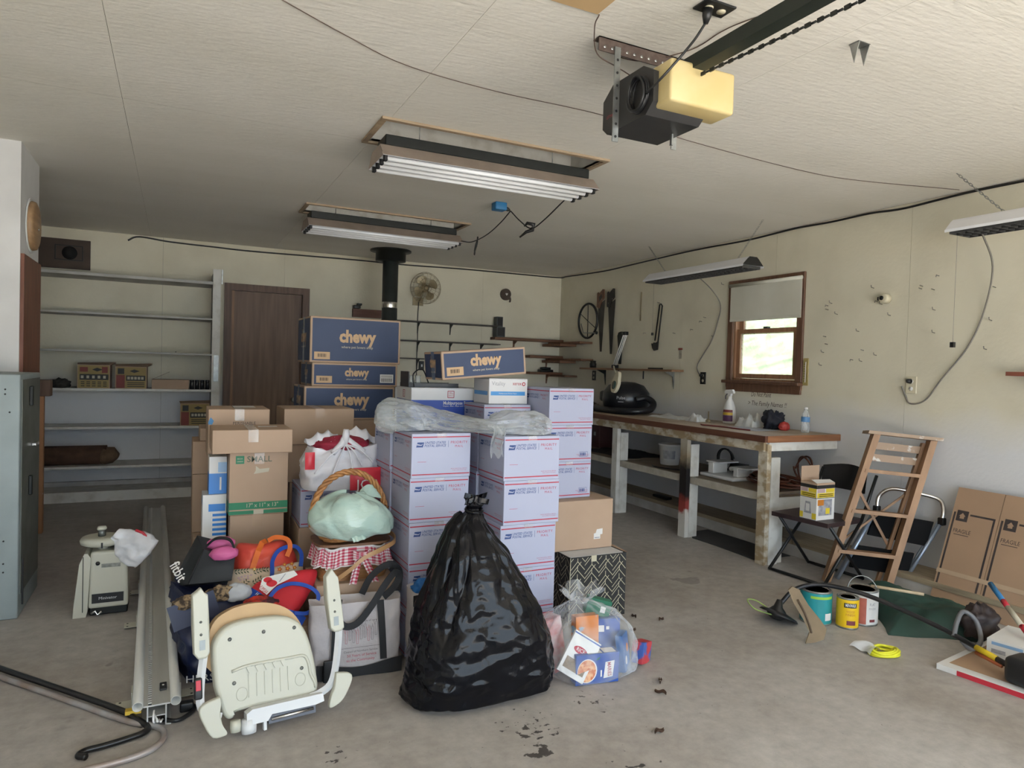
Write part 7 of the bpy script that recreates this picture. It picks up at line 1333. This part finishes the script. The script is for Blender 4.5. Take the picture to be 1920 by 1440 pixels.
# red bag with blue trim
RBG = mat('red_canvas', (0.55, 0.018, 0.03), 0.75, var=0.1, scale=8)
Fr = frame((0.30, 3.19, 0.27), (1, 0, 0), (0, 0.6, 0.8))
rb_ = dome([(0.022, 0.135), (0.053, 0.160), (0.13, 0.178), (0.222, 0.194), (0.313, 0.190), (0.302, 0.128), (0.27, 0.075), (0.235, 0.025), (0.18, -0.03), (0.11, -0.02), (0.06, 0.03), (0.02, 0.09)], Fr, 0.045, RBG, 'red_tote', (0.46, 3.25, 0.25), back=0.06, wr=0.003, seed=7.0, p=6); tag(rb_, 'red tote with blue straps and a white heart label', 'bag')
zp = 0.052; s = MB(); s.flat([(0.050, 0.108), (0.066, 0.158), (0.205, 0.178), (0.220, 0.155), (0.126, 0.118), (0.080, 0.078)], PWHT, Fr, zp)
for (x_, y_, r_) in ((0.088, 0.146, 0.017), (0.104, 0.128, 0.021)): s.flat([(x_+r_*math.cos(t)*(1+0.15*math.cos(2*t)), y_+r_*0.8*math.sin(t)) for t in [i*0.449 for i in range(14)]], RBG, Fr, zp+0.0006)
s.flat([(0.135, 0.132), (0.165, 0.168), (0.168, 0.166), (0.139, 0.131)], PGRY, Fr, zp+0.0006); s.text('HUMSAR', 0.026, RBG, Fr @ Matrix.Translation((0.066, 0.104, zp+0.0008)) @ Matrix.Rotation(R(-52), 4, 'Z'), 0, 0, width=0.048, z=0.0); s.text('HAR', 0.022, PWHT, Fr @ Matrix.Translation((0.045, 0.078, zp+0.0004)) @ Matrix.Rotation(R(-52), 4, 'Z'), 0, 0, width=0.03, z=0.0); s.build('printed_label', rb_)
nR = Fr.to_3x3() @ Vector((0, 0, 1))
strap(curve([Fr @ Vector(q) for q in ((0.002, 0.115, 0.006), (0.035, 0.075, 0.040), (0.075, 0.028, 0.048), (0.125, -0.012, 0.050), (0.19, -0.035, 0.042), (0.23, -0.06, 0.02))], 6), nR, 0.055, 0.005, BST, 'blue_base_band', rb_)
strap(curve([Fr @ Vector(q) for q in ((0.078, 0.040, 0.058), (0.105, 0.080, 0.062), (0.14, 0.104, 0.064), (0.195, 0.112, 0.064), (0.26, 0.09, 0.066), (0.30, 0.05, 0.06), (0.29, 0.012, 0.05), (0.25, -0.025, 0.05), (0.19, -0.02, 0.055))], 6), nR, 0.017, 0.004, BST, 'handle_loop', rb_)
carton('brown_carton', (0.345, 3.19, 0.0), (0.585, 3.37, 0.20), 'low brown carton on the floor under the red tote', tape='x')
# ------------------------------------------------------------------ clear bag of groceries
CBAG = film('grocery_bag_film', (0.80, 0.83, 0.86), 0.10, 0.10)
tabc = [(0.0, 1.60, 1.90, 2.54, 2.80), (0.03, 1.54, 1.985, 2.515, 2.85), (0.12, 1.51, 1.99, 2.52, 2.86), (0.20, 1.52, 1.96, 2.55, 2.84), (0.27, 1.57, 1.90, 2.59, 2.80), (0.315, 1.64, 1.80, 2.64, 2.75), (0.335, 1.675, 1.745, 2.67, 2.72), (0.36, 1.655, 1.775, 2.66, 2.74), (0.39, 1.62, 1.82, 2.62, 2.77)]
def cbf(u, v):
    z = 0.39*v; xl, xr, ya, yb = lerp_tab(tabc, z); a = 2*math.pi*u; ca, sa = math.cos(a), math.sin(a); e_ = 0.7
    nk = min(1, max(0, (z-0.10)/0.22)); f = 1+0.09*nk*math.sin(13*a+z*9)+0.03*ridge((ca*3, sa*3, z*14)); xx = (xl+xr)/2+(xr-xl)/2*math.copysign(abs(ca)**e_, ca)*f; yy = (ya+yb)/2+(yb-ya)/2*math.copysign(abs(sa)**e_, sa)*f
    return (xx, yy, max(0.0015, z+(0.02*math.sin(5*a) if v > 0.9 else 0)))
cg = MB().grid(cbf, 130, 60, CBAG, cu=True).build('clear_bag', o=(1.75, 2.68, 0)); tag(cg, 'clear plastic bag full of boxed groceries beside the black bag', 'bag')
MB().tube(arc((1.71, 2.695, 0.335), 0.037, 0, 2*math.pi*13/14, 13, (1, 0, 0), (0, 0.8, 0)), 0.008, CBAG, 8, closed=True).build('tied_neck', cg)
MBLU = mat('grocery_blue', (0.02, 0.075, 0.33), 0.4, var=0.12); PAST = mat('pasta_orange', (0.55, 0.14, 0.04), 0.6, col2=(0.75, 0.40, 0.20), scale=60, lo=0.4, hi=0.6); LEA2 = mat('grocery_green', (0.02, 0.16, 0.09), 0.5, var=0.2)
def gbox(name, c, w, d, h, mt, label, rz=0.0, tilt=(0, 0), deco=None):
    M_ = Matrix.Translation(c) @ Matrix.Rotation(rz, 4, 'Z') @ Matrix.Rotation(tilt[0], 4, 'X') @ Matrix.Rotation(tilt[1], 4, 'Y'); s = MB().box((-w/2, -d/2, 0), (w/2, d/2, h), mt, M_, c=0.0015)
    F = M_ @ frame((-w/2, -d/2, 0), (1, 0, 0), (0, 0, 1))
    if deco: deco(s, F, w, h, M_, d)
    o = s.build(name, o=tuple(c)); return tag(o, label, 'box', 'groceries in the clear bag')
def mac(s, F, w, h, M_, d):
    s.flat([(0.055+0.048*math.cos(t), 0.062+0.054*math.sin(t)) for t in [i*0.2618 for i in range(24)]], PWHT, F, 0.0006); s.flat([(0.053+0.044*math.cos(t), 0.062+0.050*math.sin(t)) for t in [i*0.2618 for i in range(24)]], PAST, F, 0.0012)
    s.flat([(w-0.075, 0.022), (w-0.03, 0.027), (w-0.022, 0.10), (w-0.067, 0.095)], PWHT, F, 0.0006); s.text('MARIES', 0.026, PRED, F @ Matrix.Translation((w-0.048, 0.062, 0.0012)) @ Matrix.Rotation(R(-86), 4, 'Z'), 0, 0, width=0.062, z=0.0, off=0.01); s.rect(w-0.09, w-0.083, 0.03, 0.06, PWHT, F, 0.0006)
    s.flat(leafp(0.095, 0.105, 0.6, 0.03), LEA2, F, 0.0006); T = M_ @ frame((-w/2, -d/2, h), (1, 0, 0), (0, 1, 0)); s.rect(0.06, w*0.62, 0.008, d-0.008, PWHT, T, 0.0006); s.rect(w*0.66, w-0.012, 0.008, d-0.008, PWHT, T, 0.0006)
gbox('pasta_dinner_box', (1.725, 2.575, 0.003), 0.21, 0.065, 0.135, MBLU, 'blue boxed dinner with a bowl of orange pasta on the front', R(-9), deco=mac)
def rice(s, F, w, h, M_, d):
    s.flat([(0.06+0.034*math.cos(t), 0.12+0.016*math.sin(t)) for t in [i*0.2618 for i in range(24)]], PRED, F @ Matrix.Translation((0.0, 0, 0)), 0.0006); s.text('RICE', 0.024, PWHT, F, 0.06, 0.12, width=0.04, z=0.0012); s.rect(0.015, w-0.015, 0.025, 0.075, mat('rice_brown', (0.28, 0.19, 0.11), 0.8, var=0.4, scale=80), F, 0.0006); s.rect(0.0, w, h-0.012, h-0.006, MBLU, F, 0.0006)
gbox('rice_pouch', (1.59, 2.575, 0.045), 0.135, 0.022, 0.19, PWHT, 'white food pouch with a red oval, tilted at the left in the bag', R(-14), (R(-16), R(32)), rice)
def bar(s, F, w, h, M_, d): s.rect(0.02, 0.06, h-0.06, h-0.03, PWHT, F, 0.0006); s.rect(0.07, 0.085, h-0.05, h-0.035, PWHT, F, 0.0006)
gbox('cereal_box', (1.865, 2.70, 0.003), 0.14, 0.05, 0.22, MBLU, 'plain blue box with white barcode at the right of the bag', R(-16), (R(-6), 0), bar)
gbox('snack_box', (1.925, 2.62, 0.003), 0.09, 0.035, 0.17, mat('grocery_mid_blue', (0.05, 0.16, 0.42), 0.4, var=0.15), 'tall slim blue box at the right side of the bag', R(40), (R(-8), 0), lambda s, F, w, h, M_, d: (s.flat([(0.03+0.015*math.cos(t), 0.05+0.02*math.sin(t)) for t in [i*0.524 for i in range(12)]], PWHT, F, 0.0006), s.flat([(0.06+0.015*math.cos(t), 0.10+0.02*math.sin(t)) for t in [i*0.524 for i in range(12)]], PORG, F, 0.0006)))
gbox('green_tin_box', (1.85, 2.77, 0.225), 0.12, 0.05, 0.08, LEA2, 'dark green box high at the back of the clear bag', R(-20), (0, R(14)), lambda s, F, w, h, M_, d: s.rect(0.07, 0.095, 0.02, 0.05, PWHT, F, 0.0006))
gbox('red_snack_bag', (1.585, 2.74, 0.003), 0.15, 0.09, 0.25, mat('snack_red', (0.50, 0.08, 0.08), 0.4, col2=(0.6, 0.5, 0.5), scale=18), 'red and white snack packet at the back left of the bag', R(10), (R(-5), R(-8)))
gbox('orange_packet', (1.755, 2.70, 0.003), 0.12, 0.05, 0.25, mat('snack_orange', (0.62, 0.20, 0.04), 0.4, col2=(0.25, 0.45, 0.6), scale=14, lo=0.4, hi=0.45), 'orange and blue packet in the middle of the clear bag', R(-5), (R(-4), 0))
o = gbox('red_blue_packet', (2.045, 2.66, 0.001), 0.10, 0.06, 0.10, mat('snack_redblue', (0.52, 0.05, 0.06), 0.4, col2=(0.06, 0.12, 0.4), scale=9, lo=0.45, hi=0.5), 'red and blue packet lying just outside the clear bag', R(30), (0, R(12)))
# ------------------------------------------------------------------ stair lift parts
SHELL = mat('lift_cream', (0.53, 0.52, 0.43), 0.42, var=0.06, scale=3); SHELLW = mat('lift_white', (0.66, 0.665, 0.67), 0.4, var=0.05); CUSH = mat('lift_cushion', (0.52, 0.34, 0.17), 0.6, var=0.08); GRYS = mat('screw_grey', (0.22, 0.23, 0.22), 0.4, 0.6, var=0.2)
Fs = frame((0.13, 2.70, 0.036), (0.985, 0.12, 0), (-0.03, 0.22, 0.975)); se = empty('stair_lift_chair', (0.33, 2.74, 0.0), 'cream stair lift seat with upright arms standing on the floor', 'chair')
def pillow(poly, th, mt, M_, inset=0.012, steps=4, z0=0.0):
    """plate with rounded front edge"""
    s = MB(); k = len(poly); cx = sum(p[0] for p in poly)/k; cy = sum(p[1] for p in poly)/k; vs_ = []
    for j in range(steps+1):
        a = j/steps*math.pi/2; off = inset*(1-math.cos(a)); z = z0+th-inset+inset*math.sin(a) if j else z0
        if j == 0: off = 0
        for i, (x, y) in enumerate(poly):
            dx, dy = x-cx, y-cy; l = math.hypot(dx, dy) or 1; vs_.append((x-dx/l*off, y-dy/l*off, z))
    fs = [(j*k+i, j*k+(i+1) % k, (j+1)*k+(i+1) % k, (j+1)*k+i) for j in range(steps) for i in range(k)]
    s.add(vs_, fs, mt, True, M_); s.add(vs_[-k:], [tuple(range(k))], mt, False, M_); s.add(vs_[:k], [tuple(range(k-1, -1, -1))], mt, False, M_); return s
sh = [(0.017, 0.239), (0.018, 0.30), (0.030, 0.33), (0.055, 0.357), (0.09, 0.373), (0.14, 0.379), (0.205, 0.378), (0.27, 0.371), (0.32, 0.352), (0.352, 0.323), (0.376, 0.276), (0.394, 0.207), (0.404, 0.134), (0.406, 0.06), (0.36, 0.05), (0.10, 0.05), (0.083, 0.03), (0.062, 0.034), (0.045, 0.068), (0.024, 0.151)]
sh = sh[::-1] if sum(sh[i][0]*sh[(i+1) % len(sh)][1]-sh[(i+1) % len(sh)][0]*sh[i][1] for i in range(len(sh))) < 0 else sh
rec = [(0.083, 0.198), (0.355, 0.203), (0.373, 0.175), (0.376, 0.067), (0.075, 0.085)]
body = pillow(smooth_poly(sh, 3), 0.045, SHELL, Fs, 0.016, z0=-0.045); so = body.build('seat_shell', se)
cu = [(0.022, 0.20), (0.014, 0.33), (0.035, 0.385), (0.075, 0.412), (0.125, 0.427), (0.185, 0.430), (0.245, 0.420), (0.30, 0.395), (0.345, 0.35), (0.38, 0.27), (0.38, 0.20)]
pillow(smooth_poly(cu[::-1], 3), 0.075, CUSH, Fs @ Matrix.Translation((0, 0, -0.048)) @ Matrix.Rotation(math.pi, 4, 'Y') @ Matrix.Scale(-1, 4, (1, 0, 0)), 0.02).build('cushion', se)
# raised rim round the ribbed recess, ribs, screws
s = MB(); s.tube([Fs @ Vector((x, y, 0.001)) for x, y in smooth_poly([(0.083, 0.198), (0.15, 0.209), (0.297, 0.206), (0.352, 0.204), (0.370, 0.180), (0.377, 0.135), (0.376, 0.072)], 4)[:-4]], 0.006, SHELL, 8, caps=True); s.build('recess_rim', so)
for k in range(5): MB().prism([(0.135+0.032*k, 0.203), (0.150+0.032*k, 0.206), (0.160+0.032*k, 0.185), (0.145+0.032*k, 0.18)], 0.007, SHELL, Fs, z0=0.0003).build('grip_rib', so)
for k in range(6): MB().box((0.142+0.0295*k, 0.093-0.001*k, 0.0003), (0.145+0.0295*k, 0.176, 0.004), SHELL, Fs @ Matrix.Rotation(0, 4, 'Z')).build('rib', so)
for (x_, y_) in ((0.118, 0.110), (0.338, 0.117)): MB().tube([Fs @ Vector((x_+0.02*math.cos(t), y_+0.024*math.sin(t), 0.0012)) for t in [i*0.26 for i in range(24)]], 0.0013, SHELL, 5, closed=True).build('knockout_ring', so)
for (x_, y_) in ((0.079, 0.316), (0.204, 0.322), (0.322, 0.317), (0.091, 0.155), (0.345, 0.158)): lathe_obj('bolt', [(0, 0), (0.0075, 0), (0.006, 0.004), (0, 0.005)], GRYS, so, M=Fs @ Matrix.Translation((x_, y_, 0.0005)), n=14)
# arms
AL = [(-0.053, 0.383), (-0.052, 0.502), (-0.037, 0.512), (-0.022, 0.524), (-0.012, 0.506), (0.001, 0.496), (0.005, 0.399), (0.004, 0.285), (-0.008, 0.268), (-0.035, 0.268), (-0.049, 0.287)]
AR = [(0.449, 0.412), (0.451, 0.498), (0.464, 0.514), (0.477, 0.528), (0.488, 0.51), (0.502, 0.49), (0.513, 0.377), (0.517, 0.285), (0.504, 0.274), (0.478, 0.274), (0.462, 0.289)]
for A_, z_ in ((AL, 0.03), (AR, 0.03)):
    ao = pillow(A_[::-1], 0.04, SHELL, Fs, 0.008, z0=z_-0.04).build('armrest', se); cx = sum(p[0] for p in A_)/len(A_)
    for y_ in (0.40, 0.355): lathe_obj('bolt', [(0, 0), (0.005, 0), (0.004, 0.003), (0, 0.004)], GRYS, ao, M=Fs @ Matrix.Translation((cx-0.002, y_, z_+0.0003)), n=12)
    MB().prism([(cx-0.008, 0.30), (cx+0.012, 0.30), (cx+0.012, 0.335), (cx-0.008, 0.335)], 0.0008, GRYS, Fs, z0=z_+0.0002).build('arm_slot', ao)
for P_, w2 in (([(-0.010, 0.325), (-0.017, 0.265), (-0.025, 0.205), (-0.030, 0.12), (-0.012, 0.075), (0.04, 0.05)], 0.028), ([(0.503, 0.315), (0.492, 0.216), (0.472, 0.115), (0.448, 0.07), (0.405, 0.05), (0.37, 0.045)], 0.028)):
    Q = curve([Fs @ Vector((x_, y_, 0.012)) for x_, y_ in P_], 6); s = MB(); s.tube(Q, 0.0145, SHELLW, 4, flat=0.8); s.build('arm_bar', se)
bu = MB().box((-0.052, 0.13, 0.012), (-0.024, 0.205, 0.035), BLACK, Fs, c=0.006).build('buckle', se); MB().box((-0.047, 0.162, 0.0352), (-0.030, 0.198, 0.0385), REDB, Fs, c=0.0015).build('release_button', bu)
WL = [(0.034, 0.126), (0.038, 0.105), (0.034, 0.071), (0.041, 0.027), (0.056, -0.003), (0.046, -0.013), (0.006, -0.010), (-0.022, 0.038), (-0.038, 0.088), (-0.022, 0.112)]
WR = [(0.471, 0.12), (0.523, 0.110), (0.537, 0.09), (0.524, 0.056), (0.496, 0.015), (0.464, -0.004), (0.437, -0.006), (0.444, 0.032), (0.460, 0.066)]
for P_ in (WL, WR):
    Q = smooth_poly(P_, 3); ar = sum(Q[i][0]*Q[(i+1) % len(Q)][1]-Q[(i+1) % len(Q)][0]*Q[i][1] for i in range(len(Q))); Q = Q if ar > 0 else Q[::-1]
    pillow(Q, 0.022, SHELL, Fs, 0.006, z0=0.02).build('side_wing', se)
MB().prism([(0.124, 0.004), (0.124, 0.045), (0.145, 0.057), (0.412, 0.056), (0.416, 0.026), (0.381, 0.020), (0.215, 0.024), (0.20, 0.004)], 0.05, SHELLW, Fs, z0=-0.005).build('swivel_bracket', se)
MB().box((0.205, -0.012, -0.01), (0.385, 0.018, 0.03), mat('steel_dark', (0.10, 0.10, 0.11), 0.4, 0.8, var=0.3), Fs).build('slide_housing', se); MB().tube([Fs @ Vector((0.215, 0.004, 0.034)), Fs @ Vector((0.375, 0.006, 0.034))], 0.006, CHROME, 8).build('slide_rod', se)
lathe_obj('post_boss', [(0, 0), (0.026, 0), (0.028, 0.02), (0.026, 0.05), (0, 0.05)], SHELLW, se, M=Fs @ Matrix.Translation((0.135, -0.027, 0.02)) @ Matrix.Rotation(R(-90), 4, 'X'), n=20)
lathe_obj('post_boss', [(0, 0), (0.018, 0), (0.02, 0.02), (0.018, 0.04), (0, 0.04)], SHELL, se, M=Fs @ Matrix.Translation((0.088, -0.012, 0.02)) @ Matrix.Rotation(R(-90), 4, 'X'), n=18)
MB().box((0.185, -0.03, 0.01), (0.198, 0.025, 0.035), SHELLW, Fs, c=0.002).build('hinge_lug', se); MB().tube([Fs @ Vector((0.19, -0.033, 0.02)), Fs @ Vector((0.19, 0.0, 0.02))], 0.003, CHROME, 6).build('pivot_pin', se)
# track
ALU = mat('aluminium', (0.62, 0.615, 0.58), 0.38, 0.35, col2=(0.52, 0.515, 0.48), scale=3, stretch=(6, 0.4, 6)); tk = empty('stair_lift_track', (-0.09, 4.8, 0), 'long twin-tube aluminium stair lift track lying on the floor', 'track')
A, B = Vector((-0.045, 2.90, 0)), Vector((-0.15, 6.75, 0)); Ft2 = frame(A, (B-A), (0, 0, 1)); LT = (B-A).length     # x along the track, y up, z to the right
for z_ in (-0.065, 0.065):
    s = MB(); n = 20; k0 = [(0.019*math.cos(2*math.pi*i/n), 0.019*math.sin(2*math.pi*i/n)) for i in range(n)]; k1 = [(x*0.82, y*0.82) for x, y in k0]
    vs_ = [(l, 0.088+y, z_+x) for l in (0, LT) for x, y in k0]+[(l, 0.088+y, z_+x) for l in (0, LT) for x, y in k1]
    fs = [(i, n+i, n+(i+1) % n, (i+1) % n) for i in range(n)]+[(2*n+i, 2*n+(i+1) % n, 3*n+(i+1) % n, 3*n+i) for i in range(n)]+[(i, (i+1) % n, 2*n+(i+1) % n, 2*n+i) for i in range(n)]
    s.add(vs_, fs, ALU, True, Ft2); s.build('rail_tube', tk)
s = MB()
for (y0_, y1_, z0_, z1_) in ((0.08, 0.086, -0.046, 0.046), (0.0, 0.08, -0.034, -0.029), (0.0, 0.08, 0.029, 0.034), (0.0, 0.004, -0.05, -0.029), (0.0, 0.004, 0.029, 0.05), (0.04, 0.044, -0.029, 0.029)): s.box((0, y0_, z0_), (LT, y1_, z1_), ALU, Ft2)
s.build('web_profile', tk)
s = MB().box((0.0, 0.0865, -0.030), (LT, 0.090, -0.018), BLKM, Ft2)
s.build('gear_rack', tk); st_ = MB()
for k in range(int(LT/0.02)): st_.box((0.005+0.02*k, 0.0903, -0.030), (0.013+0.02*k, 0.094, -0.018), ALU, Ft2)
tag(st_.build('rack_teeth', tk), kind='stuff')
MB().box((0.11, 0.0865, 0.010), (0.17, 0.096, 0.036), BLACK, Ft2, c=0.002).build('stop_plate', tk); lathe_obj('screw', [(0, 0), (0.006, 0), (0.005, 0.003), (0, 0.003)], CHROME, tk, M=Ft2 @ Matrix.Translation((0.14, 0.0963, 0.023)) @ Matrix.Rotation(R(-90), 4, 'X'), n=10)
for (l, sd) in ((0.20, -1), (1.13, -1), (1.69, -1), (0.22, 1)):
    po_ = MB().box((l-0.035, 0.012, sd*0.086), (l+0.035, 0.016, sd*0.145), SHELL, Ft2, c=0.001).box((l-0.035, 0.016, sd*0.086), (l+0.035, 0.075, sd*0.090), SHELL, Ft2).build('mount_plate', tk)
    for q in (-0.022, 0.022): lathe_obj('hole', [(0, 0), (0.005, 0), (0.005, 0.0008), (0, 0.0008)], BLACK, po_, M=Ft2 @ Matrix.Translation((l+q, 0.0163, sd*0.13)) @ Matrix.Rotation(R(-90), 4, 'X'), n=10)
for k in range(3): MB().tube(curve([Ft2 @ Vector(p) for p in ((0.01, 0.06-0.015*k, -0.01), (-0.02, 0.05-0.012*k, -0.012+0.012*k), (-0.025, 0.03, -0.01+0.012*k), (0.01, 0.02, 0.0+0.01*k))]), 0.004, WHITEP, 6).build('loose_wire', tk)
MB().tube(curve([(-0.03, 2.93, 0.012), (0.02, 2.90, 0.010), (0.06, 2.925, 0.010), (0.09, 2.98, 0.012), (0.05, 3.0, 0.03)]), 0.008, BLACK, 8).build('black_cable', tk); bxo('cable_plug', (0.035, 2.965, 0.003), (0.085, 3.0, 0.04), BLACK, tk, c=0.006)
# lift carriage
ca = empty('stair_lift_carriage', (-0.34, 4.3, 0), 'cream stair lift carriage unit with a round swivel plate on top', 'carriage')
def taper(mb, x0, x1, y0, y1, z0, z1, ins, mt, c=0.0):
    mb.add([(x0, y0, z0), (x1, y0, z0), (x1, y1, z0), (x0, y1, z0), (x0+ins, y0+ins*0.5, z1), (x1-ins, y0+ins*0.5, z1), (x1-ins, y1-ins*0.5, z1), (x0+ins, y1-ins*0.5, z1)], [(0, 3, 2, 1), (4, 5, 6, 7), (0, 1, 5, 4), (1, 2, 6, 5), (2, 3, 7, 6), (3, 0, 4, 7)], mt); return mb
b_ = taper(MB(), -0.405, -0.215, 4.26, 4.44, 0.045, 0.352, 0.008, SHELL).build('main_cover', ca); bm_ = b_.modifiers.new('bevel', 'BEVEL'); bm_.width = 0.014; bm_.segments = 3
bxo('chassis', (-0.40, 4.28, 0.004), (-0.22, 4.42, 0.046), BLKM, ca, c=0.004); bxo('name_plate', (-0.388, 4.256, 0.075), (-0.238, 4.2625, 0.125), BLACK, ca); MB().text('Minivator', 0.022, SHELLW, frame((-0.313, 4.2555, 0.10), (1, 0, 0), (0, 0, 1)), width=0.085).build('lettering', ca)
lathe_obj('key_lock', [(0, 0), (0.011, 0), (0.010, 0.005), (0, 0.006)], BLACK, ca, M=aim((-0.362, 4.262, 0.29), (0, -1, 0)), n=16); bxo('instruction_label', (-0.345, 4.2605, 0.265), (-0.255, 4.2625, 0.285), mat('label_faint', (0.30, 0.31, 0.28), 0.6, var=0.4, scale=60), ca)
MB().prism([(-0.475, 0.002), (-0.415, 0.002), (-0.408, 0.03), (-0.395, 0.32), (-0.41, 0.345), (-0.425, 0.345), (-0.448, 0.29), (-0.472, 0.06)], 0.16, SHELL, Matrix(((1, 0, 0, 0), (0, 0, 1, 4.265), (0, 1, 0, 0), (0, 0, 0, 1)))).build('folded_footrest', ca)
MB().box((-0.432, 4.2635, 0.03), (-0.428, 4.2648, 0.33), BLKM).build('panel_seam', ca)
lathe_obj('swivel_plate', [(0, 0), (0.075, 0), (0.10, 0.012), (0.104, 0.03), (0.095, 0.045), (0.07, 0.05), (0, 0.046)], SHELL, ca, o=(-0.352, 4.345, 0.372), n=36); lathe_obj('neck', [(0.025, 0), (0.022, 0.03)], SHELL, ca, o=(-0.345, 4.345, 0.345), n=16)
lathe_obj('swivel_post', [(0.018, 0), (0.018, 0.035)], GRYS, ca, o=(-0.352, 4.345, 0.42), n=16); lathe_obj('post_knob', [(0, 0), (0.022, 0), (0.024, 0.008), (0.02, 0.018), (0, 0.02)], SHELL, ca, o=(-0.352, 4.345, 0.455), n=18)
bxo('latch_slot', (-0.347, 4.2395, 0.375), (-0.338, 4.246, 0.405), BLACK, ca); MB().tube([(-0.39, 4.26, 0.02), (-0.37, 4.25, 0.035), (-0.36, 4.255, 0.012), (-0.34, 4.25, 0.03)], 0.006, CHROME, 6).build('motor_shaft', ca)
# small white carrier bag hanging off the carriage
def hbf(u, v):
    a = 2*math.pi*u; t = v; p = Vector((-0.285, 4.27, 0.445)).lerp(Vector((-0.125, 4.25, 0.315)), t); r_ = (0.018+0.075*math.sin(math.pi*min(1, t*0.62+0.04)))*(1 if t < 0.97 else 0.6)
    d = Vector((0.63, 0, 0.78)); q = p+d*r_*1.05*math.cos(a)+Vector((0, 1, 0))*r_*0.55*math.sin(a); k = 0.012*noise.noise(Vector((q.x*30, q.y*30, q.z*30))); return q+Vector((k, k, k*0.5))
hb_ = MB().grid(hbf, 44, 26, film('carrier_white', (0.80, 0.80, 0.83), 0.82, 0.35), cu=True).build('carrier_bag', o=(-0.2, 4.26, 0.28)); tag(hb_, 'small white carrier bag hanging from the lift carriage', 'bag')
MB().tube([(-0.185, 4.243, 0.462), (-0.15, 4.238, 0.445), (-0.12, 4.236, 0.405)], 0.008, JRED, 6).build('red_print', hb_)
# long curved poles on the floor
PB = mat('pole_black', (0.015, 0.014, 0.014), 0.3, 0.2, var=0.2); PG = mat('pole_grey', (0.42, 0.42, 0.43), 0.4, 0.3, col2=(0.28, 0.21, 0.17), scale=7)
p1 = MB().tube(curve([(-1.1, 4.16, 0.03), (-0.67, 3.63, 0.03), (-0.37, 3.268, 0.03), (-0.17, 3.02, 0.03), (-0.115, 2.945, 0.022), (-0.075, 2.885, 0.013), (-0.085, 2.845, 0.013), (-0.14, 2.82, 0.013), (-0.21, 2.80, 0.013), (-0.265, 2.79, 0.013), (-0.285, 2.765, 0.013), (-0.26, 2.745, 0.013)]), 0.0115, PB, 10).build('curved_pole', o=(-0.37, 3.27, 0.0)); tag(p1, 'black pole with a hooked end lying on the floor', 'pole')
MB().box((-0.155, 2.965, 0.032), (-0.10, 2.995, 0.046), YELB, Matrix.Identity(4)).build('yellow_tag', p1)
p2 = MB().tube(curve([(-1.12, 4.145, 0.0125), (-0.685, 3.61, 0.0125), (-0.385, 3.248, 0.0125), (-0.155, 2.97, 0.0125), (-0.06, 2.89, 0.0125), (-0.02, 2.83, 0.012), (-0.025, 2.76, 0.012), (-0.07, 2.70, 0.012), (-0.16, 2.67, 0.012), (-0.27, 2.66, 0.012), (-0.42, 2.64, 0.012)]), 0.0115, PG, 10).build('curved_pole', o=(-0.39, 3.22, 0.0)); tag(p2, 'worn grey pole curving beside the black hooked pole', 'pole')
# debris
DL = mat('dry_leaf', (0.09, 0.045, 0.025), 0.8, var=0.4, scale=30)
for i, (x_, y_, a_, lb) in enumerate(((2.50, 3.07, 0.4, 'curled dry leaf right of the patterned bin'), (2.38, 3.17, 1.4, 'dark leaf scrap at the corner of the patterned bin'), (1.93, 2.36, 2.0, 'curled dry leaf in front of the clear grocery bag'), (2.0, 2.45, 0.9, 'flat dark leaf near the front of the grocery bag'), (1.72, 2.1, 0.2, 'small dark leaf on the open floor'), (2.25, 3.0, 0.3, 'brown leaf scrap between grocery bag and bin'))):
    o = MB().grid(lambda u, v: ((u-0.5)*0.055, (v-0.5)*0.02*math.sin(math.pi*(0.1+0.8*u)), 0.002+0.012*(2*v-1)**2+0.006*math.sin(6*u)), 10, 5, DL).build('dry_leaf', local=True); o.location = (x_, y_, 0.0005); o.rotation_euler.z = a_; tag(o, lb, 'leaf', 'dry leaves on the floor')
